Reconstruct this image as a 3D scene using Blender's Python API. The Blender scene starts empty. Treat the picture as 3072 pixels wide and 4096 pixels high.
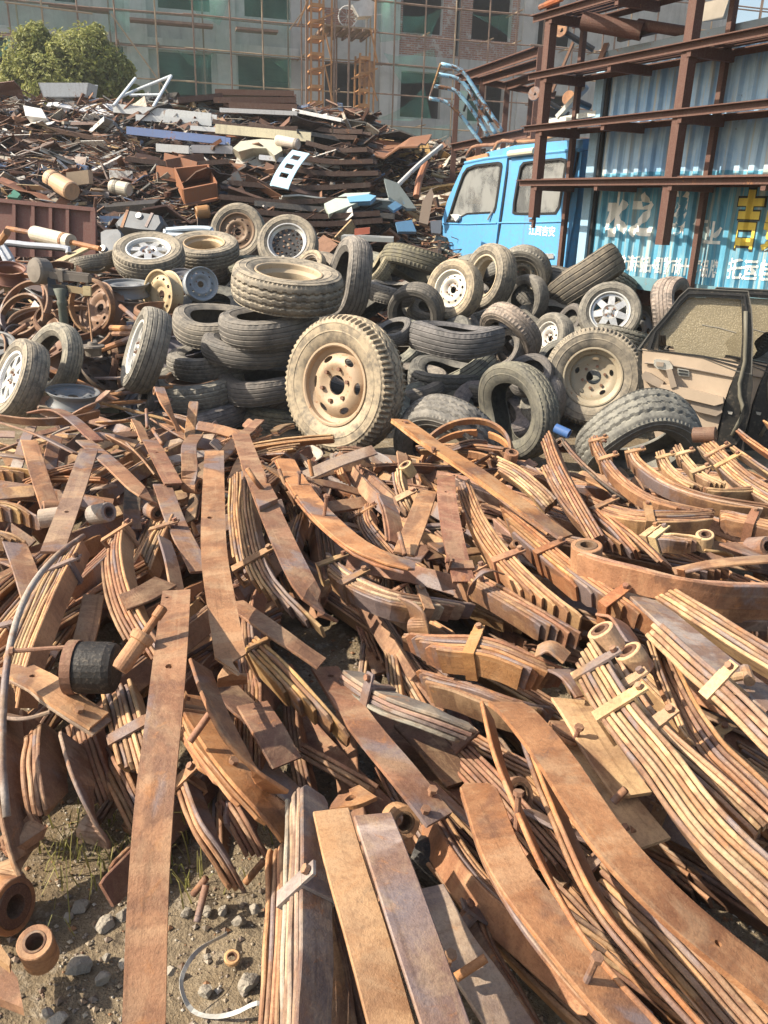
import bpy, bmesh, math, random
from mathutils import Vector, Matrix, Quaternion, noise, geometry

sc = bpy.context.scene
rnd = random.Random(11)
R = math.radians

# ------------------------------------------------------------------ camera
CAM = Vector((0, 0, 1.45)); PITCH = 20.3; ROLL = 2.0; FPX = 3315.0
cd = bpy.data.cameras.new('camera'); cam = bpy.data.objects.new('camera', cd)
sc.collection.objects.link(cam); sc.camera = cam
cd.sensor_fit = 'HORIZONTAL'; cd.sensor_width = 36; cd.lens = 36 * FPX / 3072
cd.clip_start = 0.02; cd.clip_end = 2000
CM = Matrix.Rotation(R(90 - PITCH), 3, 'X') @ Matrix.Rotation(R(ROLL), 3, 'Z')
cam.matrix_world = Matrix.Translation(CAM) @ CM.to_4x4()

# ------------------------------------------------------------------ sky, sun, exposure
SUN_AZ = 78.0; SUN_EL = 40.0        # degrees to the left of straight behind the camera
to_sun = Vector((-math.sin(R(SUN_AZ)) * math.cos(R(SUN_EL)), -math.cos(R(SUN_AZ)) * math.cos(R(SUN_EL)), math.sin(R(SUN_EL))))
wd = bpy.data.worlds.new('World'); sc.world = wd; wd.use_nodes = True
wn = wd.node_tree; wn.nodes.clear()
sky = wn.nodes.new('ShaderNodeTexSky'); sky.sky_type = 'NISHITA'; sky.sun_disc = False
sky.sun_elevation = R(SUN_EL); sky.sun_rotation = math.atan2(to_sun.x, to_sun.y)
sky.air_density = 1.3; sky.dust_density = 3.0
bg = wn.nodes.new('ShaderNodeBackground'); bg.inputs[1].default_value = 0.11
wo = wn.nodes.new('ShaderNodeOutputWorld')
wn.links.new(sky.outputs[0], bg.inputs[0]); wn.links.new(bg.outputs[0], wo.inputs[0])
sd = bpy.data.lights.new('sun', 'SUN'); sd.energy = 5.0; sd.angle = R(0.6); sd.color = (1.0, 0.90, 0.74)
sun = bpy.data.objects.new('sun', sd); sc.collection.objects.link(sun)
sun.rotation_mode = 'QUATERNION'; sun.rotation_quaternion = to_sun.to_track_quat('Z', 'Y')
sun.location = (-20, -4, 20)
sc.view_settings.view_transform = 'Standard'; sc.view_settings.look = 'None'
sc.view_settings.exposure = 0.97; sc.view_settings.gamma = 1.0; sc.view_settings.use_curve_mapping = False
sc.cycles.max_bounces = 6; sc.cycles.transparent_max_bounces = 12

# ------------------------------------------------------------------ measuring the photograph: patches of it, in pixels, to rays
K_ = 1536 / 1659
REG = {'A': (0, 0, K_), 'B': (1536, 0, K_), 'C': (0, 800, K_), 'D': (1536, 800, K_), 'E': (0, 1600, K_), 'F': (1536, 1600, K_),
       'G': (0, 2300, K_), 'H': (1536, 2300, K_), 'I': (0, 3096, K_), 'J': (1536, 3096, K_),
       'K': (1750, 500, 700 / 1659), 'L': (2350, 740, 722 / 1659), 'M': (2500, 1100, 572 / 1659), 'N': (2100, 0, 972 / 1659),
       'O': (1150, 0, 1050 / 1659), 'Q': (0, 800, 800 / 1659), 'S': (0, 0, 1.0)}
def ray(reg, x, y):
    ox, oy, k = REG[reg]
    return CM @ Vector(((ox + x * k - 1536) / FPX, -(oy + y * k - 2048) / FPX, -1))
def PZ(reg, x, y, z):
    d = ray(reg, x, y); return CAM + d * ((z - CAM.z) / d.z)
def PY(reg, x, y, Y):
    d = ray(reg, x, y); return CAM + d * (Y / d.y)
def PD(reg, x, y, dep):
    return CAM + ray(reg, x, y) * dep
def PP(reg, x, y, p, n):
    d = ray(reg, x, y); return CAM + d * ((p - CAM).dot(n) / d.dot(n))

# ------------------------------------------------------------------ object helpers
COL = sc.collection
WL = {}
def thing(name, label, cat, loc, group=None):
    o = bpy.data.objects.new(name, None); COL.objects.link(o)
    o.location = loc; o.empty_display_size = .1
    o['label'] = label; o['category'] = cat; o['kind'] = 'thing'
    if group: o['group'] = group
    WL[o.name] = Vector(loc)
    return o
def tag(o, label, cat, group=None):
    o['label'] = label; o['category'] = cat
    if 'kind' not in o: o['kind'] = 'thing'
    if group: o['group'] = group
    return o
def mesh(name, vs, fs, mat, parent=None, color=None, smooth=False, local=False, co=None):
    me = bpy.data.meshes.new(name)
    vs = [Vector(v) for v in vs]
    if local: org = Vector()
    elif parent: org = WL[parent.name]
    else:
        lo = Vector([min(v[i] for v in vs) for i in range(3)]); hi = Vector([max(v[i] for v in vs) for i in range(3)])
        org = Vector(((lo.x + hi.x) / 2, (lo.y + hi.y) / 2, lo.z))
    me.from_pydata([tuple(v - org) for v in vs], [], fs)
    me.materials.append(mat)
    if co:
        at = me.attributes.new('leafco', 'FLOAT_VECTOR', 'POINT'); at.data.foreach_set('vector', [c for v in co for c in v])
    if smooth:
        me.polygons.foreach_set('use_smooth', [True] * len(me.polygons))
    o = bpy.data.objects.new(name, me); COL.objects.link(o)
    if parent: o.parent = parent; WL[o.name] = org.copy()
    else:
        o.location = org; WL[o.name] = org.copy()
    if color: o.color = (*color[:3], color[3] if len(color) > 3 else 1)
    return o
def inst(name, me, parent, M=None, color=None, world=False):
    o = bpy.data.objects.new(name, me); COL.objects.link(o)
    if parent: o.parent = parent
    if M is not None:
        if world and parent: M = Matrix.Translation(-WL[parent.name]) @ M
        o.matrix_local = M
        if not parent: WL[o.name] = M.translation.copy()
    if parent: WL[o.name] = WL[parent.name].copy()
    if color: o.color = (*color[:3], color[3] if len(color) > 3 else 1)
    return o
def structure(o): o['kind'] = 'structure'; return o
def stuff(o): o['kind'] = 'stuff'; return o

# geometry as (verts, faces) pairs
def join(*gs):
    vs, fs = [], []
    for g in gs:
        b = len(vs); vs += g[0]; fs += [tuple(i + b for i in f) for f in g[1]]
    return vs, fs
def box(c, ax, ay, az):
    """centre and three half-axis vectors"""
    c, ax, ay, az = map(Vector, (c, ax, ay, az))
    vs = [c + ax * i + ay * j + az * k for i in (-1, 1) for j in (-1, 1) for k in (-1, 1)]
    fs = [(0, 1, 3, 2), (4, 6, 7, 5), (0, 4, 5, 1), (2, 3, 7, 6), (0, 2, 6, 4), (1, 5, 7, 3)]
    if ax.cross(ay).dot(az) < 0: fs = [f[::-1] for f in fs]
    return vs, fs
def abox(x0, x1, y0, y1, z0, z1):
    return box(((x0 + x1) / 2, (y0 + y1) / 2, (z0 + z1) / 2), ((x1 - x0) / 2, 0, 0), (0, (y1 - y0) / 2, 0), (0, 0, (z1 - z0) / 2))
def beam(a, b, w, h, up=Vector((0, 0, 1))):
    a, b = Vector(a), Vector(b); t = (b - a).normalized(); s = t.cross(up)
    if s.length < 1e-3: s = t.cross(Vector((1, 0, 0)))
    s.normalize(); u = s.cross(t)
    return box((a + b) / 2, (b - a) / 2, s * w / 2, u * h / 2)
def angle_beam(a, b, w, t, up=Vector((0, 0, 1)), flip=1):
    """an L-section bar"""
    a, b = Vector(a), Vector(b); d = (b - a).normalized(); s = d.cross(up).normalized() * flip; u = up - d * up.dot(d); u.normalize()
    return join(box((a + b) / 2 + s * w / 2, (b - a) / 2, s * w / 2, u * t / 2), box((a + b) / 2 - u * (w / 2 + t / 2) + s * t / 2, (b - a) / 2, s * t / 2, u * w / 2))
def frame_of(t):
    t = t.normalized(); u = Vector((0, 0, 1)) - t * t.z
    if u.length < 1e-3: u = Vector((0, 1, 0)) - t * t.y
    u.normalize(); return t.cross(u), u
def tube(pts, r, seg=8, cap=True, closed=False):
    pts = [Vector(p) for p in pts]; n = len(pts); vs, fs = [], []
    rs = r if isinstance(r, (list, tuple)) else [r] * n
    for i, p in enumerate(pts):
        if closed: t = pts[(i + 1) % n] - pts[i - 1]
        else: t = pts[min(i + 1, n - 1)] - pts[max(i - 1, 0)]
        s, u = frame_of(t)
        for k in range(seg):
            a = 2 * math.pi * k / seg; vs.append(p + (s * math.cos(a) + u * math.sin(a)) * rs[i])
    for i in range(n if closed else n - 1):
        j = (i + 1) % n
        for k in range(seg):
            k2 = (k + 1) % seg; fs.append((i * seg + k, i * seg + k2, j * seg + k2, j * seg + k))
    if cap and not closed:
        fs.append(tuple(range(seg))[::-1]); fs.append(tuple((n - 1) * seg + k for k in range(seg)))
    return vs, fs
def lathe(prof, seg=32, closed=False, M=None):
    """profile of (radius, height) spun about z"""
    vs, fs = [], []; n = len(prof)
    for k in range(seg):
        a = 2 * math.pi * k / seg; c, s = math.cos(a), math.sin(a)
        for r, z in prof: vs.append(Vector((r * c, r * s, z)))
    for k in range(seg):
        k2 = (k + 1) % seg
        for i in range(n if closed else n - 1):
            j = (i + 1) % n; fs.append((k * n + i, k2 * n + i, k2 * n + j, k * n + j))
    if M is not None: vs = [M @ v for v in vs]
    return vs, fs
def prism(poly, off):
    """closed 3D polygon pushed along a vector"""
    off = Vector(off); n = len(poly); vs = [Vector(p) for p in poly] + [Vector(p) + off for p in poly]
    nn = sum(((vs[i]).cross(vs[(i + 1) % n]) for i in range(n)), Vector())
    fs = [tuple(range(n)), tuple(range(2 * n - 1, n - 1, -1))] + [(i, i + n, (i + 1) % n + n, (i + 1) % n) for i in range(n)]
    if nn.dot(off) > 0: fs = [f[::-1] for f in fs]
    return vs, fs
def inpoly(x, y, poly):
    c = False; n = len(poly)
    for i in range(n):
        x1, y1 = poly[i]; x2, y2 = poly[i - 1]
        if (y1 > y) != (y2 > y) and x < (x2 - x1) * (y - y1) / (y2 - y1) + x1: c = not c
    return c
def plate2d(outer, holes=(), extra=()):
    """2D polygon with holes, triangulated -> (points2d, triangles)"""
    pts, eds = [], []
    for lp in [outer] + list(holes):
        b = len(pts); n = len(lp); pts += [Vector(p) for p in lp]; eds += [(b + i, b + (i + 1) % n) for i in range(n)]
    for p in extra:
        if inpoly(p[0], p[1], outer) and not any(inpoly(p[0], p[1], h) for h in holes): pts.append(Vector(p))
    v, e, f, *_ = geometry.delaunay_2d_cdt(pts, eds, [], 0, 1e-6)
    fs = []
    for t in f:
        cx = sum(v[i][0] for i in t) / len(t); cy = sum(v[i][1] for i in t) / len(t)
        if inpoly(cx, cy, outer) and not any(inpoly(cx, cy, h) for h in holes): fs.append(tuple(t))
    return v, fs
def thicken(pts2, tris, fmap, ftop, fbot):
    """map a flat triangulation to a slab between two surfaces"""
    n = len(pts2); vs = [ftop(p) for p in pts2] + [fbot(p) for p in pts2]
    fs = list(tris) + [tuple(i + n for i in t[::-1]) for t in tris]
    cnt = {}
    for t in tris:
        for i in range(len(t)):
            e = (t[i], t[(i + 1) % len(t)]); cnt[e] = cnt.get(e, 0) + 1
    for (a, b) in cnt:
        if (b, a) not in cnt: fs.append((b, a, a + n, b + n))
    return vs, fs
def circ(cx, cy, r, n=16, rx=None, rot=0):
    rx = rx or r; out = []
    for i in range(n):
        a = 2 * math.pi * i / n; x, y = rx * math.cos(a), r * math.sin(a)
        out.append((cx + x * math.cos(rot) - y * math.sin(rot), cy + x * math.sin(rot) + y * math.cos(rot)))
    return out
def catmull(P, n):
    P = [Vector(p) for p in P]
    if len(P) == 2: return [P[0].lerp(P[1], i / (n - 1)) for i in range(n)]
    Q = [P[0] * 2 - P[1]] + P + [P[-1] * 2 - P[-2]]
    dense = []
    for i in range(1, len(Q) - 2):
        for k in range(24):
            t = k / 24; a, b, c, d = Q[i - 1], Q[i], Q[i + 1], Q[i + 2]
            dense.append(0.5 * ((2 * b) + (c - a) * t + (2 * a - 5 * b + 4 * c - d) * t * t + (3 * b - a - 3 * c + d) * t ** 3))
    dense.append(P[-1])
    L = [0]
    for i in range(1, len(dense)): L.append(L[-1] + (dense[i] - dense[i - 1]).length)
    out = []; j = 0
    for i in range(n):
        s = L[-1] * i / (n - 1)
        while j < len(L) - 2 and L[j + 1] < s: j += 1
        f = (s - L[j]) / max(1e-9, L[j + 1] - L[j]); out.append(dense[j].lerp(dense[j + 1], min(1, max(0, f))))
    return out
def rotz_to(axis, spin=0):
    q = Vector((0, 0, 1)).rotation_difference(Vector(axis).normalized())
    return (q @ Quaternion((0, 0, 1), spin)).to_matrix().to_4x4()

# ------------------------------------------------------------------ materials
class NT:
    def __init__(s, name):
        s.m = bpy.data.materials.new(name); s.m.use_nodes = True; s.t = s.m.node_tree; s.t.nodes.clear()
        s.out = s.n('OutputMaterial'); s.b = s.n('BsdfPrincipled'); s.l(s.b.outputs[0], s.out.inputs[0])
        s.tc = s.n('TexCoord'); s.oi = s.n('ObjectInfo')
        ad = s.n('VectorMath', operation='ADD'); mu = s.n('VectorMath', operation='SCALE')
        cx = s.n('CombineXYZ'); s.l(s.oi.outputs['Random'], cx.inputs[0]); s.l(s.oi.outputs['Random'], cx.inputs[1]); mu.inputs['Scale'].default_value = 37
        s.l(cx.outputs[0], mu.inputs[0]); s.l(s.tc.outputs['Object'], ad.inputs[0]); s.l(mu.outputs[0], ad.inputs[1]); s.co = ad.outputs[0]
    def n(s, t, **kw):
        x = s.t.nodes.new('ShaderNode' + t)
        for k, v in kw.items(): setattr(x, k, v)
        return x
    def l(s, a, b): s.t.links.new(a, b)
    def set(s, sock, v):
        if hasattr(v, 'is_linked'): s.l(v, sock)
        else: sock.default_value = v if not isinstance(v, tuple) or len(v) != 3 or sock.type != 'RGBA' else (*v, 1)
    def noise(s, scale, det=4, rough=.6, dist=0, co=None):
        x = s.n('TexNoise'); x.inputs['Scale'].default_value = scale; x.inputs['Detail'].default_value = det
        x.inputs['Roughness'].default_value = rough; x.inputs['Distortion'].default_value = dist; s.l(co or s.co, x.inputs['Vector']); return x.outputs['Fac']
    def ramp(s, f, lo, hi, a=0., b=1.):
        x = s.n('MapRange'); x.interpolation_type = 'SMOOTHSTEP'; s.set(x.inputs[0], f)
        x.inputs[1].default_value = lo; x.inputs[2].default_value = hi; x.inputs[3].default_value = a; x.inputs[4].default_value = b; return x.outputs[0]
    def mix(s, f, a, b, mode='MIX'):
        x = s.n('MixRGB', blend_type=mode); s.set(x.inputs[0], f); s.set(x.inputs[1], a); s.set(x.inputs[2], b); return x.outputs[0]
    def math(s, op, a, b=0.):
        x = s.n('Math', operation=op); s.set(x.inputs[0], a); s.set(x.inputs[1], b); return x.outputs[0]
    def upz(s):
        g = s.n('NewGeometry'); sp = s.n('SeparateXYZ'); s.l(g.outputs['Normal'], sp.inputs[0]); return sp.outputs[2]
    def mapping(s, scale):
        m = s.n('Mapping'); m.inputs['Scale'].default_value = scale; s.l(s.co, m.inputs[0]); return m.outputs[0]
    def fin(s, col, rough=.75, metal=0., bump=None, bs=.2, bd=.01, spec=.4):
        s.set(s.b.inputs['Base Color'], col); s.set(s.b.inputs['Roughness'], rough); s.set(s.b.inputs['Metallic'], metal); s.b.inputs['Specular IOR Level'].default_value = spec
        if bump is not None:
            b = s.n('Bump'); b.inputs['Strength'].default_value = bs; b.inputs['Distance'].default_value = bd; s.l(bump, b.inputs['Height']); s.l(b.outputs[0], s.b.inputs['Normal'])
        return s.m
def m_rust():
    t = NT('rusted_spring_steel'); C = t.oi.outputs['Color']
    at = t.n('Attribute'); at.attribute_name = 'leafco'; mp = t.n('Mapping'); mp.inputs['Scale'].default_value = (1.6, 34, 34); t.l(at.outputs['Vector'], mp.inputs[0])
    ad = t.n('VectorMath', operation='ADD'); rv = t.n('CombineXYZ'); sc_ = t.math('MULTIPLY', t.oi.outputs['Random'], 91.); t.l(sc_, rv.inputs[0]); t.l(sc_, rv.inputs[1]); t.l(mp.outputs[0], ad.inputs[0]); t.l(rv.outputs[0], ad.inputs[1])
    st = t.noise(1.5, 5, .65, .5, ad.outputs[0])                       # drawn out along the leaf
    mp2 = t.n('Mapping'); mp2.inputs['Scale'].default_value = (9, 2, 1); t.l(at.outputs['Vector'], mp2.inputs[0]); ad2 = t.n('VectorMath', operation='ADD'); t.l(mp2.outputs[0], ad2.inputs[0]); t.l(rv.outputs[0], ad2.inputs[1])
    bd = t.noise(1.0, 3, .55, .6, ad2.outputs[0])                      # bands across it
    a = t.noise(3.4, 5, .62, 1.1); b = t.noise(2.0, 5, .6, .8); f = t.noise(110, 4, .78); f2 = t.noise(300, 2, .6); g = t.noise(15, 7, .75, .6); h = t.noise(6.5, 6, .7, .9)
    c = t.mix(t.ramp(a, .34, .62), t.mix(1., C, (.56, .50, .50), 'MULTIPLY'), C)
    c = t.mix(t.ramp(bd, .54, .66, 0, .55), c, t.mix(1., C, (.48, .43, .46), 'MULTIPLY'))
    c = t.mix(t.ramp(bd, .45, .34, 0, .6), c, t.mix(.5, C, (.50, .34, .20)))
    c = t.mix(t.ramp(h, .54, .64, 0, .5), c, t.mix(.3, C, (.50, .32, .17)))
    c = t.mix(t.ramp(b, .505, .55, 0, .7), c, (.15, .075, .048))      # brown rim round the patches of mill scale
    c = t.mix(t.ramp(b, .565, .63, 0, .72), c, (.175, .150, .158))        # blue-grey mill scale
    c = t.mix(t.ramp(g, .56, .68, 0, .5), c, (.37, .155, .05))         # fresh orange rust
    c = t.mix(t.ramp(g, .40, .30, 0, .5), c, (.065, .04, .03))
    c = t.mix(t.ramp(st, .56, .70, 0, .5), c, t.mix(1., c, (.45, .40, .38), 'MULTIPLY'))
    c = t.mix(t.ramp(st, .44, .32, 0, .35), c, t.mix(.5, c, (.50, .36, .22)))
    dz = t.math('MULTIPLY', t.ramp(t.upz(), .2, .95), t.ramp(h, .54, .36, 0, .34)); c = t.mix(dz, c, (.42, .30, .18))
    c = t.mix(t.ramp(f, .36, .56, .34, 0), c, t.mix(1., c, (.40, .35, .33), 'MULTIPLY'))
    c = t.mix(t.ramp(f2, .52, .70, 0, .28), c, t.mix(.5, c, (.50, .30, .15)))
    ro = t.math('SUBTRACT', t.ramp(a, .3, .7, .60, .82), t.ramp(b, .565, .63, 0, .22))
    return t.fin(c, ro, 0., t.math('ADD', t.math('ADD', f, t.math('MULTIPLY', f2, .5)), t.math('MULTIPLY', g, 1.1)), .38, .004, .38)
def m_rubber():
    t = NT('weathered_tyre_rubber'); A = t.oi.outputs['Alpha']
    a = t.noise(4.5, 5, .6, .5); f = t.noise(60, 4, .7); g = t.noise(14, 5, .65)
    am = t.math('MULTIPLY', t.math('ADD', t.math('MULTIPLY', t.ramp(t.upz(), -.4, .9), .55), .45), A)
    d = t.math('MULTIPLY', t.ramp(t.math('ADD', t.math('MULTIPLY', a, .6), t.math('MULTIPLY', g, .4)), .34, .62, .25, 1.), am)
    c = t.mix(d, t.mix(t.ramp(f, .3, .7), (.03, .03, .03), (.06, .059, .057)), t.oi.outputs['Color'])
    c = t.mix(t.ramp(f, .6, .8, 0, .25), c, (.2, .17, .13))
    return t.fin(c, t.ramp(a, .3, .7, .6, .85), 0., t.math('ADD', f, g), .25, .004, .3)
def m_paint(name, col=None, rust=.3, dirt=.3, rough=.45, metal=0., scale=3., rcol=(.16, .065, .03)):
    t = NT(name); C = t.oi.outputs['Color'] if col is None else col
    a = t.noise(scale, 7, .66, .6); f = t.noise(scale * 14, 4, .7); st = t.noise(scale * 1.2, 5, .6, 0, t.mapping((6, 6, .5)))
    c = t.mix(t.ramp(st, .5, .8, 0, dirt), C, t.mix(.6, C, (.16, .13, .10)))
    c = t.mix(t.ramp(f, .4, .75, 0, dirt * .5), c, (.2, .17, .13))
    r = t.math('ADD', t.math('MULTIPLY', a, .75), t.math('MULTIPLY', f, .25)); th = .74 - rust * .3
    c = t.mix(t.ramp(r, th, th + .06), c, t.mix(t.ramp(f, .4, .6), rcol, (.27, .12, .05)))
    return t.fin(c, t.ramp(r, th, th + .06, rough, .85), metal, t.math('ADD', f, a), .15, .004)
def m_plain(name, col, rough=.6, metal=0., var=.3, scale=6., bs=.1):
    t = NT(name); a = t.noise(scale, 5, .6, .3); f = t.noise(scale * 9, 3)
    c = t.mix(t.ramp(a, .35, .68, var, 0), col, tuple(x * .45 for x in col)); c = t.mix(t.ramp(f, .5, .75, 0, var * .5), c, (.25, .2, .15))
    return t.fin(c, rough, metal, t.math('ADD', f, a), bs, .005)
RUST = m_rust(); RUBBER = m_rubber()
STEEL = m_paint('rusty_painted_steel', None, .75, .5, .6)        # object colour under rust
SCRAPM = m_paint('scrap_painted_metal', None, .45, .6, .55, 0., 4.)
PAINTED = m_paint('worn_paint', None, .12, .35, .4)
ALLOY = m_plain('dull_alloy', (.62, .61, .58), .35, .55, .35, 9.)
WHEELSTEEL = m_paint('wheel_steel', None, .55, .6, .55, .1, 7.)
BLACKM = m_plain('black_trim', (.018, .018, .019), .45, 0, .2)
GLASSD = None
def m_dusty_glass():
    t = NT('dusty_glass'); a = t.noise(3, 5, .6, .4); st = t.noise(4, 4, .6, 0, t.mapping((7, 7, .5)))
    m = t.n('MixShader'); tr = t.n('BsdfTransparent'); t.l(t.ramp(a, .35, .65, .5, .8), m.inputs[0])
    t.l(tr.outputs[0], m.inputs[1]); t.l(t.b.outputs[0], m.inputs[2]); t.l(m.outputs[0], t.out.inputs[0])
    t.fin(t.mix(t.ramp(t.math('ADD', t.math('MULTIPLY', a, .85), t.math('MULTIPLY', st, .15)), .4, .6), (.15, .155, .155), (.27, .275, .265)), .18, 0, None, 0, 0, .6); return t.m
GLASSD = m_dusty_glass()

TINT = {'o': (.42, .195, .080), 't': (.49, .31, .155), 'p': (.27, .142, .090), 'g': (.33, .29, .255), 'd': (.12, .062, .038), 'y': (.45, .25, .09), 'b': (.37, .195, .100), 'k': (.055, .047, .042), 's': (.56, .385, .215)}
def jit(c, k=.16):
    f = 1 + rnd.uniform(-k, k); return tuple(min(.9, x * f * (1 + rnd.uniform(-.06, .06))) for x in c)

# ------------------------------------------------------------------ wording: where a piece lies, told by things one can find
def pix(p):
    q = CM.transposed() @ (Vector(p) - CAM); return 1536 + FPX * q.x / -q.z, 2048 - FPX * q.y / -q.z
def near(p, marks):
    x, y = pix(p); best = min(marks, key=lambda m: (m[1] - x) ** 2 + 1.6 * (m[2] - y) ** 2); dx, dy = x - best[1], y - best[2]
    side = ('right of' if dx > 0 else 'left of') if abs(dx) > abs(dy) * 1.2 else ('below' if dy > 0 else 'above')
    if math.hypot(dx, dy) < 60: side = 'beside'
    return side + ' ' + best[0]
AK = 1536 / 1659
HEAPMARKS = [(n, x * AK, y * AK) for n, x, y in (('the white trough', 280, 420), ('the white pipe frame', 650, 400), ('the long white beam', 715, 490), ('the blue beam', 770, 590), ('the yellowish beam', 1150, 575), ('the cream car panel', 1110, 640), ('the blue slotted strip', 1260, 730), ('the open tray', 850, 830), ('the tan tank', 262, 800), ('the silencer drum', 515, 812), ('the maroon panel', 200, 960), ('the grey-blue fuel tank', 600, 950), ('the sky blue bent panel', 1560, 860), ('the stacked heap-top plates', 1120, 430), ('the green plastic', 60, 840), ('the white casing', 150, 480), ('the ochre can', 880, 915), ('the white block panel', 760, 645), ('the cream roll', 1240, 615), ('the shoulder sheets', 1450, 560))]
LOWMARKS = [(n, 1536 + x * AK, y * AK) for n, x, y in (('the grey leaning pole', 150, 710), ('the rusty bent pipe', 160, 780), ('the pinkish blade', 185, 890), ('the blue crumpled panel', 90, 975), ('the grey grille', 70, 840), ('the cab front', 290, 800), ('the bent blue pipes', 330, 560), ('the steel frame foot', 300, 620))]
PILEMARKS = [(n, (1536 if r in 'FHJD' else 0) + x * AK, {'E': 1600, 'F': 1600, 'G': 2300, 'H': 2300, 'I': 3096, 'J': 3096, 'C': 800, 'D': 800}[r] + y * AK) for n, r, x, y in (
    ('the black canister', 'G', 410, 400), ('the tall straight leaf', 'E', 930, 600), ('the long straight leaf', 'G', 700, 700), ('the nine-leaf dusty pack', 'E', 1150, 800), ('the strapped bottom pack', 'I', 1290, 500), ('the big rolled eye', 'F', 870, 620), ('the blue pipe', 'D', 790, 1010), ('the rust-red ribbed pack', 'H', 500, 400), ('the sunlit dusty pack', 'H', 1000, 600), ('the notch-ended pack', 'F', 1300, 900), ('the shock absorber', 'G', 600, 280), ('the rusty rings', 'F', 340, 280), ('the ochre pack ends', 'E', 80, 400), ('the square plate', 'E', 1150, 400), ('the purple heat-stained leaf', 'E', 300, 450), ('the big truck wheel', 'C', 1450, 950), ('the left tyre stack', 'C', 830, 960), ('the scale foot', 'C', 260, 760), ('the grey flat rim', 'C', 315, 855), ('the front right tyre', 'D', 1110, 1000), ('the grey four-leaf pack', 'H', 200, 600), ('the arching leaves', 'H', 560, 900), ('the shadowed eight-leaf pack', 'J', 1150, 500), ('the pale stepped leaf', 'G', 230, 520), ('the orange stepped pack', 'G', 1000, 850), ('the purple-brown upright leaf', 'F', 280, 550), ('the long heavy leaf', 'F', 400, 320), ('the two short yellowish packs', 'F', 1300, 290), ('the small eyed pack', 'F', 70, 380), ('the bent-down leaf foot', 'G', 1000, 430), ('the dark brown slanting leaf', 'G', 1600, 700), ('the wood-coloured spring', 'H', 1400, 450))]
TYREMARKS = [(n, (1536 if r == 'D' else 0) + x * AK, 800 + y * AK) for n, r, x, y in (('the big truck wheel', 'C', 1450, 800), ('the tallest stack', 'C', 1150, 600), ('the left stack', 'C', 840, 750), ('the silver alloy wheel', 'C', 645, 240), ('the mesh alloy wheel', 'C', 1245, 195), ('the flat dark tyre', 'D', 315, 600), ('the deep-dished wheel', 'D', 900, 765), ('the star alloy wheel', 'D', 975, 480), ('the white steel wheel', 'D', 300, 390), ('the arched tyre', 'D', 605, 315), ('the tall zigzag tyre', 'D', 560, 880), ('the mossy tyre', 'D', 135, 280), ('the car door', 'D', 1300, 700))]

# pieces of the random fill that nothing of would show are left out
HIDDEN = {'h1': {10, 15, 16, 18, 23, 24, 27, 29, 31, 32, 39, 42, 54, 68, 69, 72, 75, 77, 78, 79, 80, 83, 84, 88, 90, 92, 95, 97, 99, 101, 103, 110, 111, 115, 116, 117, 118, 119, 121, 125, 127, 129, 134, 137, 141, 145, 148, 149}, 'h2': {0, 1, 3, 5, 6, 9, 10, 11, 12, 13, 14, 17, 19, 20, 24, 27, 28, 30, 32, 33, 34, 35, 36, 37, 38, 41, 43, 44, 46, 48, 49, 50, 51, 52, 53, 55, 56, 57, 58, 59, 62, 63, 64, 65, 66, 67, 68, 72, 74, 75, 76, 77, 80, 82, 83, 84, 85, 86, 89, 93, 94, 97, 98, 99, 100, 103, 104, 105, 110, 111, 112, 114, 115, 116, 119, 120, 121, 122, 123, 124, 125, 126, 130, 134, 135, 136, 139, 140, 141, 144, 145, 146, 147, 150, 152, 153, 154, 159, 160, 162, 163, 164, 166, 167, 168}, 'h3': {1, 2, 3, 4, 5, 6, 7, 9, 10, 11, 12, 13, 14, 15, 16, 17, 18, 19, 20, 21, 22, 23, 24, 25, 26, 28, 30, 31, 32, 33, 34, 35, 37, 38, 39, 40, 41, 42, 43, 45, 46, 47, 48, 49, 51, 53, 54, 55, 56, 58, 59, 60, 61, 62, 63, 64, 65, 66, 67, 69}, 't': {7, 8, 14, 15, 21, 22, 30, 31, 38, 39}, 's': {8, 18, 36, 39, 46, 50, 55, 61, 64, 85, 86, 90, 91, 94, 99, 102, 119, 128, 152, 157, 158, 163, 168, 169, 170, 172, 178, 181, 182, 183, 184, 185, 186, 187, 188, 191, 192, 195, 197, 199, 200, 202, 203, 204, 205, 207, 208, 210, 213, 215, 216, 218, 223, 224, 225, 226, 228, 233, 234, 237, 240, 241, 242, 248, 249, 251, 254, 256, 258, 263, 265, 266, 267, 270, 274, 276, 277, 278, 279, 283, 284, 285, 286, 287, 293, 295, 303, 304, 307, 308, 315, 317, 320, 323, 324, 327, 333, 335, 338, 343, 344, 345, 348, 353, 354, 356, 362, 364, 366, 369}, 'c': {3, 4, 12, 13, 24, 25, 26, 29, 31, 35, 37, 40, 41, 42, 44, 47, 51, 53, 57, 59, 61, 63, 64, 65, 67, 68, 70, 72, 74, 83, 86, 89, 90, 93, 99, 101, 105, 106, 107, 109, 111, 112, 114, 115, 116, 121, 122, 123, 124, 125, 127, 132, 134, 135, 136, 137, 140, 141, 142, 143, 144, 148, 150, 151, 152, 157, 160, 161, 168, 169, 170, 174, 177, 178, 179, 180, 181, 182, 184, 188, 191, 194, 196, 200, 201, 208, 210, 213, 214, 215, 218, 222, 223, 226, 228, 229, 231, 232, 233, 235, 236, 240, 241, 242, 244, 246, 247, 248, 249, 250, 251, 252, 253, 257, 262, 265, 267, 268, 269}, 'r': {2, 3, 6, 7, 8, 13}, 'd': {1, 4, 6, 9, 13, 15, 18, 19, 20, 21, 23, 25}, 'w': {9, 12, 13, 22, 23}}
FILLED = {}
def shows(k, i): return i not in HIDDEN.get(k, ())
def filled(k, i, o): FILLED[o.name] = (k, i); return o
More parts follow.
